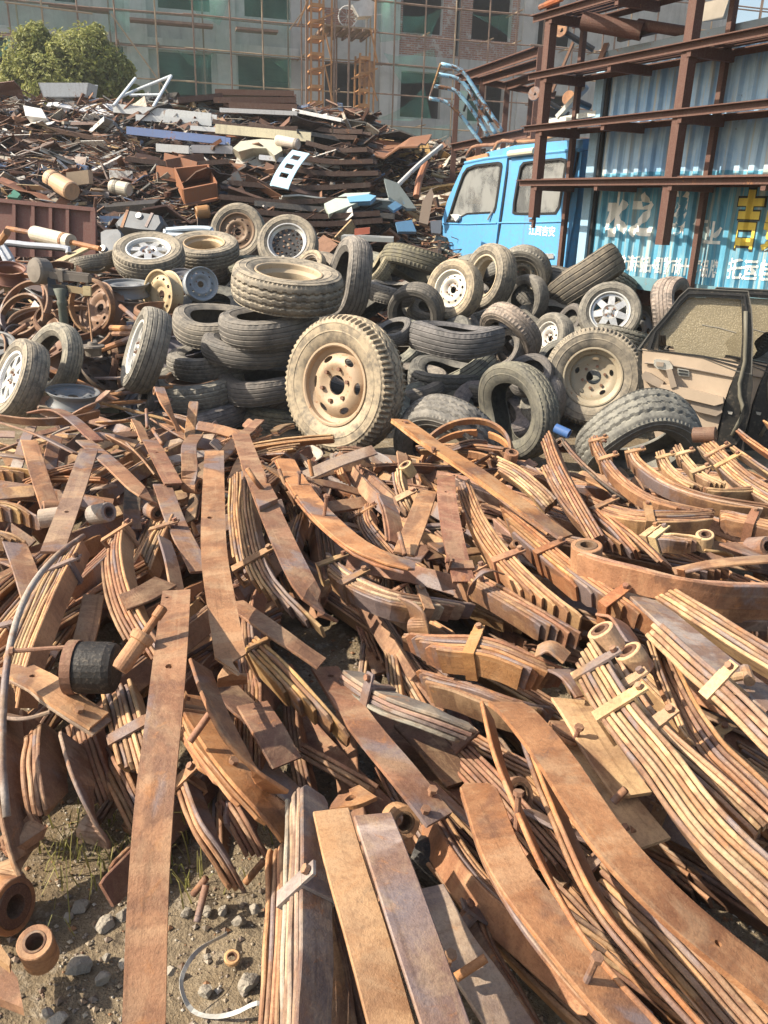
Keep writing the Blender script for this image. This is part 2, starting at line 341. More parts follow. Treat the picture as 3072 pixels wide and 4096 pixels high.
# ================================================================== THE SETTING: ground
def nz(x, y, s, seed=0): return noise.noise(Vector((x * s + seed, y * s - seed, seed * .37)))
def ground_z(x, y):
    if -5 < x < 5 and 0 < y < 8: return .025 * nz(x, y, 2.2) + .012 * nz(x, y, 7, 3) + .006 * nz(x, y, 19, 5)
    return .05 * nz(x, y, .5)
def m_ground():
    t = NT('dirt_and_gravel'); a = t.noise(1.6, 6, .65, .5); g = t.noise(14, 6, .7); f = t.noise(110, 3, .7)
    c = t.mix(t.ramp(a, .35, .65), (.17, .125, .075), (.27, .215, .145)); c = t.mix(t.ramp(g, .5, .72), c, (.36, .31, .24)); c = t.mix(t.ramp(g, .44, .3), c, (.09, .07, .05))
    c = t.mix(t.ramp(f, .35, .7, .45, 0), c, (.07, .055, .04))
    return t.fin(c, .95, 0, t.math('ADD', t.math('MULTIPLY', g, 1.2), f), .7, .012, .1)
GROUND = m_ground()
def axis_ticks(lo, hi, fine0, fine1, st):
    t = []; x = fine0
    while x <= fine1: t.append(x); x += st
    d = st; x = fine1
    while x < hi: d *= 1.5; x += d; t.append(x)
    d = st; x = fine0; pre = []
    while x > lo: d *= 1.5; x -= d; pre.append(x)
    return pre[::-1] + t
gx = axis_ticks(-300, 300, -1.6, 1.6, .035); gy = axis_ticks(-60, 600, .6, 3.6, .035)
vs = [(x, y, ground_z(x, y)) for y in gy for x in gx]; n = len(gx)
fs = [(j * n + i, j * n + i + 1, (j + 1) * n + i + 1, (j + 1) * n + i) for j in range(len(gy) - 1) for i in range(n - 1)]
structure(mesh('ground', vs, fs, GROUND, smooth=True))
# ================================================================== BUILDING UNDER CONSTRUCTION
BU = Vector((.966, .26, 0)).normalized(); BN = Vector((BU.y, -BU.x, 0)); PB = PY('A', 0, 15, 30.0); PB.z = 0
BM = Matrix((( BU.x, -BN.x, 0, PB.x), (BU.y, -BN.y, 0, PB.y), (0, 0, 1, 0), (0, 0, 0, 1)))   # local x along the wall, y into it, z up
BI = BM.inverted()
def bt(name, label, cat, group=None):
    T = thing(name, label, cat, PB, group); T.matrix_world = BM; return T
def fuv(reg, x, y, d=0.):
    p = BI @ PP(reg, x, y, BM @ Vector((0, d, 0)), BN); return p.x, p.z
def frect(reg, x0, y0, x1, y1, d=0.):
    xm, ym = (x0 + x1) / 2, (y0 + y1) / 2
    return fuv(reg, x0, ym, d)[0], fuv(reg, x1, ym, d)[0], fuv(reg, xm, y1, d)[1], fuv(reg, xm, y0, d)[1]
def m_concrete(name='grey_render', base=(.52, .535, .52)):
    t = NT(name); a = t.noise(.7, 6, .65, .4); st = t.noise(1.6, 5, .65, 0, t.mapping((3, 3, .25))); f = t.noise(14, 4)
    c = t.mix(t.ramp(a, .35, .65), tuple(x * .72 for x in base), base); c = t.mix(t.ramp(st, .5, .72, 0, .55), c, tuple(x * .45 for x in base)); c = t.mix(t.ramp(f, .6, .8, 0, .4), c, (.52, .52, .5))
    return t.fin(c, .9, 0, f, .3, .02, .15)
def m_brick():
    t = NT('rough_brick'); sp = t.n('SeparateXYZ'); t.l(t.tc.outputs['Object'], sp.inputs[0]); cb = t.n('CombineXYZ'); t.l(sp.outputs[0], cb.inputs[0]); t.l(sp.outputs[2], cb.inputs[1])
    b = t.n('TexBrick'); t.l(cb.outputs[0], b.inputs['Vector']); b.inputs['Scale'].default_value = 1; b.inputs['Brick Width'].default_value = .24; b.inputs['Row Height'].default_value = .07; b.inputs['Mortar Size'].default_value = .012
    b.inputs['Color1'].default_value = (.30, .14, .10, 1); b.inputs['Color2'].default_value = (.42, .24, .18, 1); b.inputs['Mortar'].default_value = (.42, .39, .36, 1)
    a = t.noise(3.5, 5, .7); c = t.mix(t.ramp(a, .55, .62), b.outputs[0], (.50, .48, .45)); c = t.mix(t.ramp(t.noise(.8, 4), .4, .7, .4, 0), c, (.16, .12, .11))
    return t.fin(c, .95, 0, b.outputs['Fac'], .5, -.01, .1)
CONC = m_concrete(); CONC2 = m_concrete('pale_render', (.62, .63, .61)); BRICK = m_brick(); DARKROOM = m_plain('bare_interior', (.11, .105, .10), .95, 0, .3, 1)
openings = [frect(*r) for r in [('A', 680, -90, 905, 42), ('A', 1055, -90, 1255, 78), ('A', 690, 225, 915, 420), ('A', 1030, 245, 1255, 400), ('A', -260, 150, 40, 330), ('A', 280, 190, 535, 340), ('A', 230, -90, 330, 8),
    ('O', 730, -90, 985, 213), ('O', 1170, -90, 1420, 258), ('O', 715, 455, 970, 745), ('O', 1140, 505, 1365, 770), ('O', 235, 400, 490, 760), ('O', 1585, 95, 1800, 290), ('O', 1570, 600, 1760, 740), ('O', 1062, -90, 1095, 355)]]
bx0, bx1, bz0, bz1 = frect('O', 712, -300, 1472, 372)
T = bt('concrete_building', 'unfinished grey concrete building behind scaffolding and green netting', 'building')
UL, UR, VT = -14., fuv('S', 2905, 300)[0], 15.
us = sorted(set([UL, UR, bx0, bx1] + [v for o in openings for v in o[:2]])); zs = sorted(set([-.2, VT, bz0] + [v for o in openings for v in o[2:]]))
us = [u for u in us if UL <= u <= UR]; zs = [z for z in zs if -.2 <= z <= VT]
cells = {'wall': ([], []), 'brick_infill': ([], [])}
for i in range(len(us) - 1):
    for j in range(len(zs) - 1):
        u, z = (us[i] + us[i + 1]) / 2, (zs[j] + zs[j + 1]) / 2
        if any(o[0] < u < o[1] and o[2] < z < o[3] for o in openings): continue
        k = 'brick_infill' if bx0 < u < bx1 and z > bz0 else 'wall'; vs, fs = cells[k]; b = len(vs)
        vs += [(us[i], 0, zs[j]), (us[i + 1], 0, zs[j]), (us[i + 1], 0, zs[j + 1]), (us[i], 0, zs[j + 1])]; fs.append((b, b + 1, b + 2, b + 3))
mesh('wall', *cells['wall'], CONC, T, local=True); mesh('brick_infill', *cells['brick_infill'], BRICK, T, local=True)
for o in openings:
    u0, u1, z0, z1 = o; z0, z1 = max(z0, -.2), min(z1, VT)
    if u1 > UR: u1 = UR - .05
    mesh('window_reveal', [(u0, 0, z0), (u1, 0, z0), (u1, 0, z1), (u0, 0, z1), (u0, .3, z0), (u1, .3, z0), (u1, .3, z1), (u0, .3, z1)], [(0, 4, 5, 1), (1, 5, 6, 2), (2, 6, 7, 3), (3, 7, 4, 0)], CONC2, T, local=True)
zb = fuv('A', 700, 165)[1], fuv('A', 700, 215)[1]
ub = fuv('A', 1290, 200)[0]
mesh('floor_beam', *abox(UL, ub, -.07, .0, zb[1], zb[0]), CONC2, T, local=True)
for x0, x1 in ((935, 1018), (548, 640)):
    a, b, _, _ = frect('A', x0, 100, x1, 300); mesh('column', *abox(a, b, -.10, -.002, -.2, VT), CONC2, T, local=True)
for x0, x1 in ((1482, 1562), (590, 705)):
    a, b, _, _ = frect('O', x0, 100, x1, 300); mesh('column', *abox(a, b, -.10, -.002, -.2, VT), CONC2, T, local=True)
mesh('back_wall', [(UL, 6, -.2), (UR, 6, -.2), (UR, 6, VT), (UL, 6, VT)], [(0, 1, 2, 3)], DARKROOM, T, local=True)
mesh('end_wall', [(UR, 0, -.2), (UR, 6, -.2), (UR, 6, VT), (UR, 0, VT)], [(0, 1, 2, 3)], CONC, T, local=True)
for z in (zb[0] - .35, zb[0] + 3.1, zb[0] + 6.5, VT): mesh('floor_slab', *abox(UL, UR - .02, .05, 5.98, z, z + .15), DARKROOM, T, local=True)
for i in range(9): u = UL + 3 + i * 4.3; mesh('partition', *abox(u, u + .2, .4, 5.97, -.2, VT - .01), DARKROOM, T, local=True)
# ---- scaffold
POLE = m_plain('scaffold_pole', (.28, .185, .135), .8, 0, .5, 5); POLE_Y = m_plain('yellow_rust_steel', (.44, .215, .08), .7, 0, .5, 6); POLE_B = m_plain('bamboo_pole', (.40, .30, .20), .8, 0, .4, 5)
UPM = geo_mesh_ = None
def gm(name, g, mat):
    me = bpy.data.meshes.new(name); me.from_pydata([tuple(v) for v in g[0]], [], g[1]); me.materials.append(mat); return me
T = bt('scaffold', 'scaffolding of rusty tubes covering the unfinished building', 'scaffold')
um = [gm('scaffold_upright', tube([(0, 0, 0), (.02, .01, 5), (-.02, 0, 10), (.01, 0, 15)], .03, 6), m) for m in (POLE, POLE_B)]
lm = [gm('scaffold_ledger', tube([(0, 0, 0), (3, .02, -.02), (6.4, 0, .01)], .026, 6), m) for m in (POLE, POLE_B)]
pm = gm('scaffold_putlog', tube([(0, -.35, 0), (0, 1.2, .02)], .024, 6), POLE_B)
k = 0; u = -12.
ups = []
while u < UR + 1:
    inst('upright', um[k % 3 == 0], T, Matrix.Translation((u, -1.25, -.2 + rnd.uniform(-.3, 0)))); ups.append(u); u += 1.12 * rnd.uniform(.85, 1.15); k += 1
u = -11.3
while u < UR + 1:
    inst('upright', um[k % 4 == 0], T, Matrix.Translation((u, -.45, -.2))); u += 3.0 * rnd.uniform(.9, 1.1); k += 1
v = .3
while v < 14:
    u = -12.4
    while u < UR + 1:
        inst('ledger', lm[rnd.random() < .3], T, Matrix.Translation((u, -1.19, v + rnd.uniform(-.04, .04)))); u += 6.0
    if rnd.random() < .6:
        u = -12
        while u < UR: inst('ledger', lm[0], T, Matrix.Translation((u, -.40, v + .1 + rnd.uniform(-.04, .04)))); u += 6.0
    for uu in ups:
        if rnd.random() < .33: inst('putlog', pm, T, Matrix.Translation((uu + .06, -1.2, v + .05)))
    v += .95
for (x0, y0, x1, y1) in ((480, 60, 760, 450), (1250, 130, 1330, 20), (20, 10, 400, 60)):
    a, b = fuv('A', x0, y0, -1.3), fuv('A', x1, y1, -1.3); mesh('brace', *tube([(a[0], -1.33, a[1]), (b[0], -1.33, b[1])], .028, 6), POLE_B, T, local=True)
for (x0, x1, y) in ((210, 470, 26), (560, 920, 85), (1020, 1200, 125)):   # boards left lying on the ledgers
    a, b = fuv('A', x0, y, -1.), fuv('A', x1, y + (x1 - x0) * .09, -1.)
    mesh('board', *abox(a[0], b[0], -1.15, -.6, a[1] - .02, a[1] + .05), POLE, T, local=True)
def m_net(al):
    t = NT('green_safety_net'); m = t.n('MixShader'); tr = t.n('BsdfTransparent'); a = t.noise(1.2, 5, .6, .5)
    t.l(t.ramp(a, .3, .7, al * .6, min(1, al * 1.3)), m.inputs[0]); t.l(tr.outputs[0], m.inputs[1]); t.l(t.b.outputs[0], m.inputs[2]); t.l(m.outputs[0], t.out.inputs[0])
    t.fin((.15, .42, .32), .9, 0, None, 0, 0, .1); return t.m
NET = m_net(.30); NETT = m_net(.22)
def net(label, reg, quad, mat, d=-1.1, n=14, wav=.12):
    c = [fuv(reg, x, y, d) for x, y in quad]; vs, fs = [], []; ph = rnd.uniform(0, 9)
    for j in range(n + 1):
        for i in range(n + 1):
            s, t = i / n, j / n
            u = (c[0][0] * (1 - s) + c[1][0] * s) * (1 - t) + (c[3][0] * (1 - s) + c[2][0] * s) * t; v = (c[0][1] * (1 - s) + c[1][1] * s) * (1 - t) + (c[3][1] * (1 - s) + c[2][1] * s) * t
            sag = -.18 * math.sin(math.pi * s) * (1 - t) * wav / .12
            vs.append(BM @ Vector((u, d + wav * math.sin(6 * s + ph) * math.cos(2 * t) + .06 * noise.noise(Vector((u * 2, v * 2, ph))), v + sag)))
    for j in range(n):
        for i in range(n): fs.append((j * (n + 1) + i, j * (n + 1) + i + 1, (j + 1) * (n + 1) + i + 1, (j + 1) * (n + 1) + i))
    o = mesh('safety_net', vs, fs, mat, smooth=True); tag(o, label, 'net', 'green safety nets on the building'); return o
net('thin green net over the upper left of the facade above the tree', 'A', [(-60, -60), (560, -40), (560, 140), (-60, 120)], NETT)
net('wide faint green net over the middle of the facade', 'A', [(470, -40), (1250, -10), (1260, 400), (480, 420)], NETT, -.9)
net('torn green net hanging from the corner of the window right of the pale column', 'A', [(1150, 240), (1255, 245), (1255, 340), (1225, 300)], NET, -.15)
net('green net hung in the window left of the pale column', 'A', [(760, 215), (925, 225), (900, 300), (820, 280)], NET, -.15)
net('pale green net draped slantwise at the top of the facade', 'A', [(760, -60), (1010, -60), (950, 110), (860, 70)], NET)
net('green net at the top beside the hoist', 'O', [(570, -60), (725, -60), (715, 250), (580, 270)], NET)
net('green net sagging over the upper brick window, left one', 'O', [(730, 90), (990, 40), (900, 240), (730, 210)], NET, -.1)
net('green net sagging over the upper brick window, right one', 'O', [(1080, 50), (1430, 80), (1410, 250), (1330, 180)], NET, -.1)
net('triangular green net stretched over the lower window', 'O', [(560, 750), (870, 545), (905, 745), (760, 765)], NET)
net('green net hanging below the brick wall', 'O', [(610, 330), (930, 300), (960, 520), (720, 530)], NET, -.9)
net('green net over the lower right window behind the steel frame', 'O', [(1080, 560), (1240, 520), (1200, 770), (1060, 860)], NETT)
net('large faint green net over the foot of the facade', 'O', [(520, 760), (1060, 780), (1080, 960), (530, 960)], NETT)
net('green net at the far left edge of the facade', 'A', [(-80, 140), (60, 150), (20, 230), (-80, 330)], NETT)
# ---- hoist
T = bt('material_hoist', 'rusty yellow material hoist tower in front of the building', 'hoist'); HD = -3.0
def hp(x, y, d=HD): u, v = fuv('O', x, y, d); return Vector((u, d, v))
def hb(name, a, b, r=.04, m=POLE_Y): mesh(name, *beam(a, b, r, r), m, T, local=True)
for x, y0, y1, dd in ((150, -120, 740, 0), (228, -120, 740, 0), (150, -120, 740, .7), (228, -120, 740, .7), (460, 335, 830, 0), (520, 335, 830, 0), (460, 335, 830, .7), (520, 335, 830, .7)):
    a, b = hp(x, y0), hp(x, y1); b = a.copy(); b.z = 0; hb('rail', a + Vector((0, dd, 0)), b + Vector((0, dd, 0)), .06)
for xs, ys in (((150, 228), (-70, 30, 132, 235, 340, 440, 545, 645)), ((460, 520), (365, 465, 570, 665, 760))):
    for y in ys:
        a, b = hp(xs[0], y), hp(xs[1], y); b.x = hp(xs[1], 400).x; a.x = hp(xs[0], 400).x; b.z = a.z
        for dd in (0, .7): hb('rung', a + Vector((0, dd, 0)), b + Vector((0, dd, 0)), .10)
        for q in (a, b): hb('rung', q, q + Vector((0, .7, 0)), .05)
for x in (282, 562, 395, 120, 300): a = hp(x, -120); hb('post', a, Vector((a.x, a.y, 0)), .055, POLE_Y if x in (282, 562) else POLE)
for a, b in (((130, 450), (280, 405)), ((400, 500), (565, 435)), ((450, 775), (560, 745)), ((235, 210), (280, 400)), ((510, 470), (565, 640)), ((230, 410), (285, 650)), ((150, 150), (290, 85)), ((520, 180), (565, 400)), ((500, 700), (530, 900)), ((60, 170), (130, 0))):
    hb('brace', hp(*a) - Vector((0, .08, 0)), hp(*b) - Vector((0, .08, 0)), .045)
pl0, pl1 = hp(235, 158), hp(545, 165); pl1.z = pl0.z
for i in range(9): y = HD + .1 + i * .2; mesh('plank', *abox(pl0.x, pl1.x + .05, y, y + .17, pl0.z, pl0.z + .05), POLE_B, T, local=True)
for i in range(6): u = pl0.x + (pl1.x - pl0.x) * i / 5; hb('joist', Vector((u, HD, pl0.z - .05)), Vector((u, HD + 1.9, pl0.z - .05)), .07, POLE)
mesh('guard_panel', *abox(hp(505, 500).x, hp(600, 500).x, HD + 1.2, HD + 1.25, hp(560, 520).z, hp(560, 350).z), RUST, T, TINT['b'], local=True)
# wheelbarrow and bricks on the platform
pz = pl0.z + .05; w0 = BM @ Vector((hp(395, 100).x, HD + .35, pz))
T = thing('wheelbarrow', 'pale wheelbarrow with a spoked wheel on the hoist platform', 'wheelbarrow', w0); LW = m_plain('pale_painted_steel', (.6, .6, .58), .5, 0, .3)
rw = .30; cw = w0 + Vector((0, 0, rw)); axw = BN * 1.0
mesh('wheel', *join(tube([cw + BU * rw * math.cos(a * .3142) + Vector((0, 0, rw * math.sin(a * .3142))) for a in range(20)], .022, 6, closed=True), *[tube([cw, cw + BU * rw * math.cos(a * .628) + Vector((0, 0, rw * math.sin(a * .628)))], .006, 4) for a in range(10)]), LW, T)
mesh('tray', *prism([w0 + BU * a + Vector((0, 0, b)) + BN * .2 for a, b in ((.32, .30), (.10, .62), (.55, .85), (.85, .72), (.75, .35))], -BN * -.6 * -1), LW, T)
mesh('handle', *join(tube([w0 + BU * .2 + Vector((0, 0, .35)), w0 + BU * 1.1 + Vector((0, 0, .45))], .02, 6), tube([w0 + BU * .6, w0 + BU * .6 + Vector((0, 0, .4))], .02, 6)), LW, T)
b0 = BM @ Vector((hp(240, 100).x, HD + .5, pz)); T = thing('brick_stack', 'stack of brown bricks on the hoist platform beside the wheelbarrow', 'brick stack', b0)
bme = gm('brick', abox(-.115, .115, -.055, .055, 0, .055), BRICK)
for r in range(9):
    for c in range(4): inst('brick', bme, T, Matrix.Translation(BU * (.15 + c * .245 + (r % 2) * .05) + Vector((rnd.uniform(-.01, .01), 0, r * .058))) @ Matrix.Rotation(R(15), 4, 'Z'))

# ================================================================== TREE
def m_leaf(name='tree_leaf', a=(.20, .23, .06), b=(.44, .43, .15)):
    t = NT(name); g = t.n('NewGeometry'); n = t.noise(1.5, 3)
    c = t.mix(g.outputs['Random Per Island'], a, b); c = t.mix(t.ramp(n, .35, .65, .4, 0), c, tuple(x * .6 for x in a))
    tl = t.n('BsdfTranslucent'); t.l(c, tl.inputs[0]); m = t.n('MixShader'); m.inputs[0].default_value = .4
    t.fin(c, .55, 0, None, 0, 0, .3); t.l(t.b.outputs[0], m.inputs[1]); t.l(tl.outputs[0], m.inputs[2]); t.l(m.outputs[0], t.out.inputs[0]); return t.m
LEAF = m_leaf(); BARK = m_plain('bark', (.10, .075, .05), .95, 0, .4, 10, .5)
tb = PY('A', 290, 300, 20); tb.z = 0
T = thing('round_tree', 'bushy round green tree rising behind the scrap heap at left', 'tree', tb)
Hc = PY('A', 290, 260, 20).z
lobes = [(PY('A', x, y + 52, 20 + dy), r * .88) for x, y, r, dy in ((140, 200, .62, 0), (130, 280, .62, .3), (240, 180, .55, .4), (360, 190, .72, -.1), (330, 280, .85, 0), (430, 240, .62, .2), (480, 310, .52, 0), (80, 290, .38, 0), (220, 300, .75, -.4), (400, 150, .42, .1), (150, 140, .35, 0), (510, 340, .40, 0), (300, 380, .8, .2), (430, 390, .6, .2), (160, 370, .6, .1))]
tv, tf = tube([tb, tb + Vector((.05, 0, Hc * .45)), tb + Vector((0, .05, Hc * .7))], [.16, .12, .09], 10)
limbs = [tube([tb + Vector((.03, 0, Hc * .5)), tb.lerp(c, .6) + Vector((0, 0, Hc * .35)) * .5, c], [.07, .05, .015], 6) for c, r in lobes]
mesh('trunk', *join((tv, tf), *limbs), BARK, T, smooth=True)
vs, fs = [], []; trnd = random.Random(2)
for c, r in list(lobes):
    for q in range(3):
        d = Vector((trnd.gauss(0, 1), trnd.gauss(0, .6), trnd.gauss(.3, .8))).normalized(); lobes.append((c + d * r * trnd.uniform(.85, 1.15), trnd.uniform(.14, .26)))
for c, r in lobes:
    for i in range(int(5200 * r * r) + 300):
        d = Vector((trnd.gauss(0, 1), trnd.gauss(0, 1), trnd.gauss(0, 1))).normalized(); rr = r * (trnd.random() ** .25) * (1 + .5 * noise.noise(d * 2.8 + c))
        p = c + Vector((d.x, d.y, d.z * .92)) * rr; s = trnd.uniform(.02, .042)
        ax = (d + Vector((trnd.uniform(-.8, .8), trnd.uniform(-.8, .8), trnd.uniform(-.2, .9)))).normalized(); u, w = frame_of(ax); q = trnd.uniform(0, 6); u, w = u * math.cos(q) + w * math.sin(q), w * math.cos(q) - u * math.sin(q)
        b = len(vs); vs += [p - u * s * 1.5, p - w * s * .7 + ax * .012, p + u * s * 1.5, p + w * s * .7 + ax * .012]; fs.append((b, b + 1, b + 2, b + 3))
mesh('crown', vs, fs, LEAF, T)

# ================================================================== SCRAP HEAPS
def sst(a, b, x): x = max(0, min(1, (x - a) / (b - a))); return x * x * (3 - 2 * x)
def heap_z(x, y):
    z = .452 * (y - 8.3) if y < 14.3 else 2.71 - .9 * (y - 14.3)
    return max(-.1, z) * sst(.95 + .05 * (y - 9), -.9 + .05 * (y - 9), x)
def heap2_z(x, y):
    z = .42 * (y - 9.2) if y < 14.6 else 2.27 - .8 * (y - 14.6)
    return max(-.1, z) * sst(4.6, 3.0, x) * sst(-1.5, .1, x) * (1 + .12 * nz(x, y, 1.1))
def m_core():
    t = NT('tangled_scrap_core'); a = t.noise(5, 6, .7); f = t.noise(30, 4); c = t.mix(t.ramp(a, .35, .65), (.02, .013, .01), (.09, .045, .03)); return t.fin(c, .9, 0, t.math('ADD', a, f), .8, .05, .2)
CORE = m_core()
def m_frag(name, cols):
    t = NT(name); g = t.n('NewGeometry'); r = t.n('ValToRGB'); r.color_ramp.interpolation = 'CONSTANT'; e = r.color_ramp.elements
    while len(e) < len(cols): e.new(.5)
    for i, (p, c) in enumerate(cols): e[i].position = p; e[i].color = (*c, 1)
    t.l(g.outputs['Random Per Island'], r.inputs[0]); f = t.noise(25, 4, .7); c = t.mix(t.ramp(f, .45, .65, 0, .7), r.outputs[0], (.13, .06, .03)); return t.fin(c, .65, 0, f, .3, .006)
FRAG = m_frag('mixed_scrap', [(0, (.055, .03, .022)), (.22, (.12, .055, .032)), (.42, (.025, .024, .025)), (.56, (.20, .10, .055)), (.70, (.30, .27, .22)), (.80, (.09, .10, .11)), (.87, (.50, .49, .46)), (.93, (.38, .26, .13)), (.97, (.10, .16, .27))])
FRAG2 = m_frag('mixed_pale_scrap', [(0, (.05, .03, .022)), (.2, (.14, .065, .035)), (.36, (.03, .03, .03)), (.5, (.26, .13, .07)), (.62, (.36, .29, .19)), (.76, (.24, .22, .19)), (.85, (.55, .5, .40)), (.94, (.42, .27, .10))])
def mound(name, fz, x0, x1, y0, y1, st):
    xs = [x0 + st * i for i in range(int((x1 - x0) / st) + 1)]; ys = [y0 + st * i for i in range(int((y1 - y0) / st) + 1)]; n = len(xs)
    vs = [(x, y, fz(x, y) - .16 + .14 * nz(x, y, 2.1) + .08 * nz(x, y, 5, 2)) for y in ys for x in xs]
    fs = [(j * n + i, j * n + i + 1, (j + 1) * n + i + 1, (j + 1) * n + i) for j in range(len(ys) - 1) for i in range(n - 1)]
    return stuff(mesh(name, vs, fs, CORE))
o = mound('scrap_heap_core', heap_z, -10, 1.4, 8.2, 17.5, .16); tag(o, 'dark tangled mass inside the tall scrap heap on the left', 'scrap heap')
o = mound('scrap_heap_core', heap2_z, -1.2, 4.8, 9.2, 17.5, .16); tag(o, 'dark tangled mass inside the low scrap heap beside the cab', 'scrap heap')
srnd = random.Random(8)
def fragments(name, fz, x0, x1, y0, y1, n, mat, label, lmin=.08, lmax=.55):
    vs, fs = [], []
    for i in range(n):
        x, y = srnd.uniform(x0, x1), srnd.uniform(y0, y1); z = fz(x, y)
        if z < .05: continue
        L = srnd.uniform(lmin, lmax) * srnd.choice((.5, 1, 1, 1.5)); w = srnd.choice((.02, .03, .05, .12, .2)) * srnd.uniform(.7, 1.3); h = srnd.choice((.008, .01, .02, .04))
        a = srnd.gauss(0, .9); d = Vector((math.cos(a), math.sin(a), srnd.gauss(.1, .35))).normalized(); s, u = frame_of(d); q = srnd.gauss(0, .9); s, u = s * math.cos(q) + u * math.sin(q), u * math.cos(q) - s * math.sin(q)
        g = box((x, y, z + srnd.uniform(-.12, .14)), d * L / 2, s * w / 2, u * h / 2); b = len(vs); vs += g[0]; fs += [tuple(k + b for k in f) for f in g[1]]
    o = stuff(mesh(name, vs, fs, mat)); return tag(o, label, 'scrap')
fragments('scrap_fragments', heap_z, -9.5, 1.2, 8.6, 14.9, 11000, FRAG, 'small scrap bits tangled all over the tall heap')
def thin_bars(fz, x0, x1, y0, y1, n, mat, label):
    vs, fs = [], []
    for i in range(n):
        x, y = srnd.uniform(x0, x1), srnd.uniform(y0, y1); z = fz(x, y)
        if z < .05: continue
        L = srnd.uniform(.15, .8); a = srnd.gauss(0, .6); d = Vector((math.cos(a), math.sin(a), srnd.gauss(0, .22))).normalized(); s, u = frame_of(d); w = srnd.uniform(.004, .011); p = Vector((x, y, z + srnd.uniform(-.05, .17))); bend = (s * srnd.gauss(0, .1) + u * srnd.gauss(0, .08)) * L
        pts = [p - d * L / 2, p + bend, p + d * L / 2]; b = len(vs)
        for q in pts: vs += [q + s * w, q - s * w * .5 + u * w * .87, q - s * w * .5 - u * w * .87]
        for k in (0, 3): fs += [(b + k, b + k + 1, b + k + 4, b + k + 3), (b + k + 1, b + k + 2, b + k + 5, b + k + 4), (b + k + 2, b + k, b + k + 3, b + k + 5)]
    return tag(stuff(mesh('scrap_bars', vs, fs, mat)), label, 'scrap')
thin_bars(heap_z, -9, 1.0, 8.8, 14.8, 6500, FRAG, 'thin bent bars and wires tangled over the tall heap')
thin_bars(heap2_z, -.6, 4.2, 9.8, 15.4, 2200, FRAG2, 'thin bent bars and wires tangled over the low heap')
fragments('scrap_fragments', heap2_z, -.8, 4.4, 9.6, 15.6, 4200, FRAG2, 'small pale and rusty scrap bits all over the low heap', .06, .4)
# medium pieces, each a thing
def u_chan(L, w, h, t): return join(box((0, 0, 0), (L / 2, 0, 0), (0, w / 2, 0), (0, 0, t / 2)), *[box((0, s * (w / 2 - t / 2), -h / 2 - t / 2), (L / 2, 0, 0), (0, t / 2, 0), (0, 0, h / 2)) for s in (-1, 1)])
def crumple(nx, ny, amp, seed):
    vs = [(-.5 + i / nx, -.5 + j / ny, amp * noise.noise(Vector((i * .7 + seed, j * .6, seed)))) for j in range(ny + 1) for i in range(nx + 1)]; m = (nx + 1) * (ny + 1)
    fs = [(j * (nx + 1) + i, j * (nx + 1) + i + 1, (j + 1) * (nx + 1) + i + 1, (j + 1) * (nx + 1) + i) for j in range(ny) for i in range(nx)]
    vs2 = [(x, y, z - .02) for x, y, z in vs]; fs2 = [tuple(k + m for k in f[::-1]) for f in fs]; ed = []
    for i in range(nx): ed += [(i + 1, i, i + m, i + 1 + m), (ny * (nx + 1) + i, ny * (nx + 1) + i + 1, ny * (nx + 1) + i + 1 + m, ny * (nx + 1) + i + m)]
    for j in range(ny): ed += [(j * (nx + 1), (j + 1) * (nx + 1), (j + 1) * (nx + 1) + m, j * (nx + 1) + m), ((j + 1) * (nx + 1) + nx, j * (nx + 1) + nx, j * (nx + 1) + nx + m, (j + 1) * (nx + 1) + nx + m)]
    return vs + vs2, fs + fs2 + ed
PRO = {'flanged_sheet': [gm('flanged_sheet', u_chan(1, .32, .05, .012), SCRAPM), gm('flanged_sheet', u_chan(1, .2, .08, .014), SCRAPM)],
       'crumpled_sheet': [gm('crumpled_sheet', ([(x, y * .45, z) for x, y, z in crumple(7, 4, .16, s)[0]], crumple(7, 4, .16, s)[1]), SCRAPM) for s in (1, 4, 9)],
       'angle_bar': [gm('angle_bar', angle_beam((-.5, 0, 0), (.5, 0, 0), .05, .008), SCRAPM)],
       'steel_pipe': [gm('steel_pipe', lathe([(.018, -.5), (.024, -.5), (.024, .5), (.018, .5)], 10, True, Matrix.Rotation(R(90), 4, 'Y')), SCRAPM), gm('steel_pipe', tube([(-.5, 0, 0), (-.1, 0, .03), (.25, 0, .12), (.45, 0, .3)], .02, 8), SCRAPM)],
       'flat_bar': [gm('flat_bar', sum_ if False else box((0, 0, 0), (.5, 0, 0), (0, .03, 0), (0, 0, .006)), SCRAPM)]}
PCOL = [((.10, .048, .032), 'dark rusty'), ((.22, .095, .05), 'rusty brown'), ((.03, .028, .028), 'black'), ((.34, .33, .31), 'grey'), ((.55, .55, .53), 'whitish'), ((.14, .20, .33), 'bluish'), ((.38, .28, .16), 'tan')]
NOUN = {'flanged_sheet': 'folded sheet', 'crumpled_sheet': 'crumpled sheet', 'angle_bar': 'angle bar', 'steel_pipe': 'pipe', 'flat_bar': 'flat bar'}
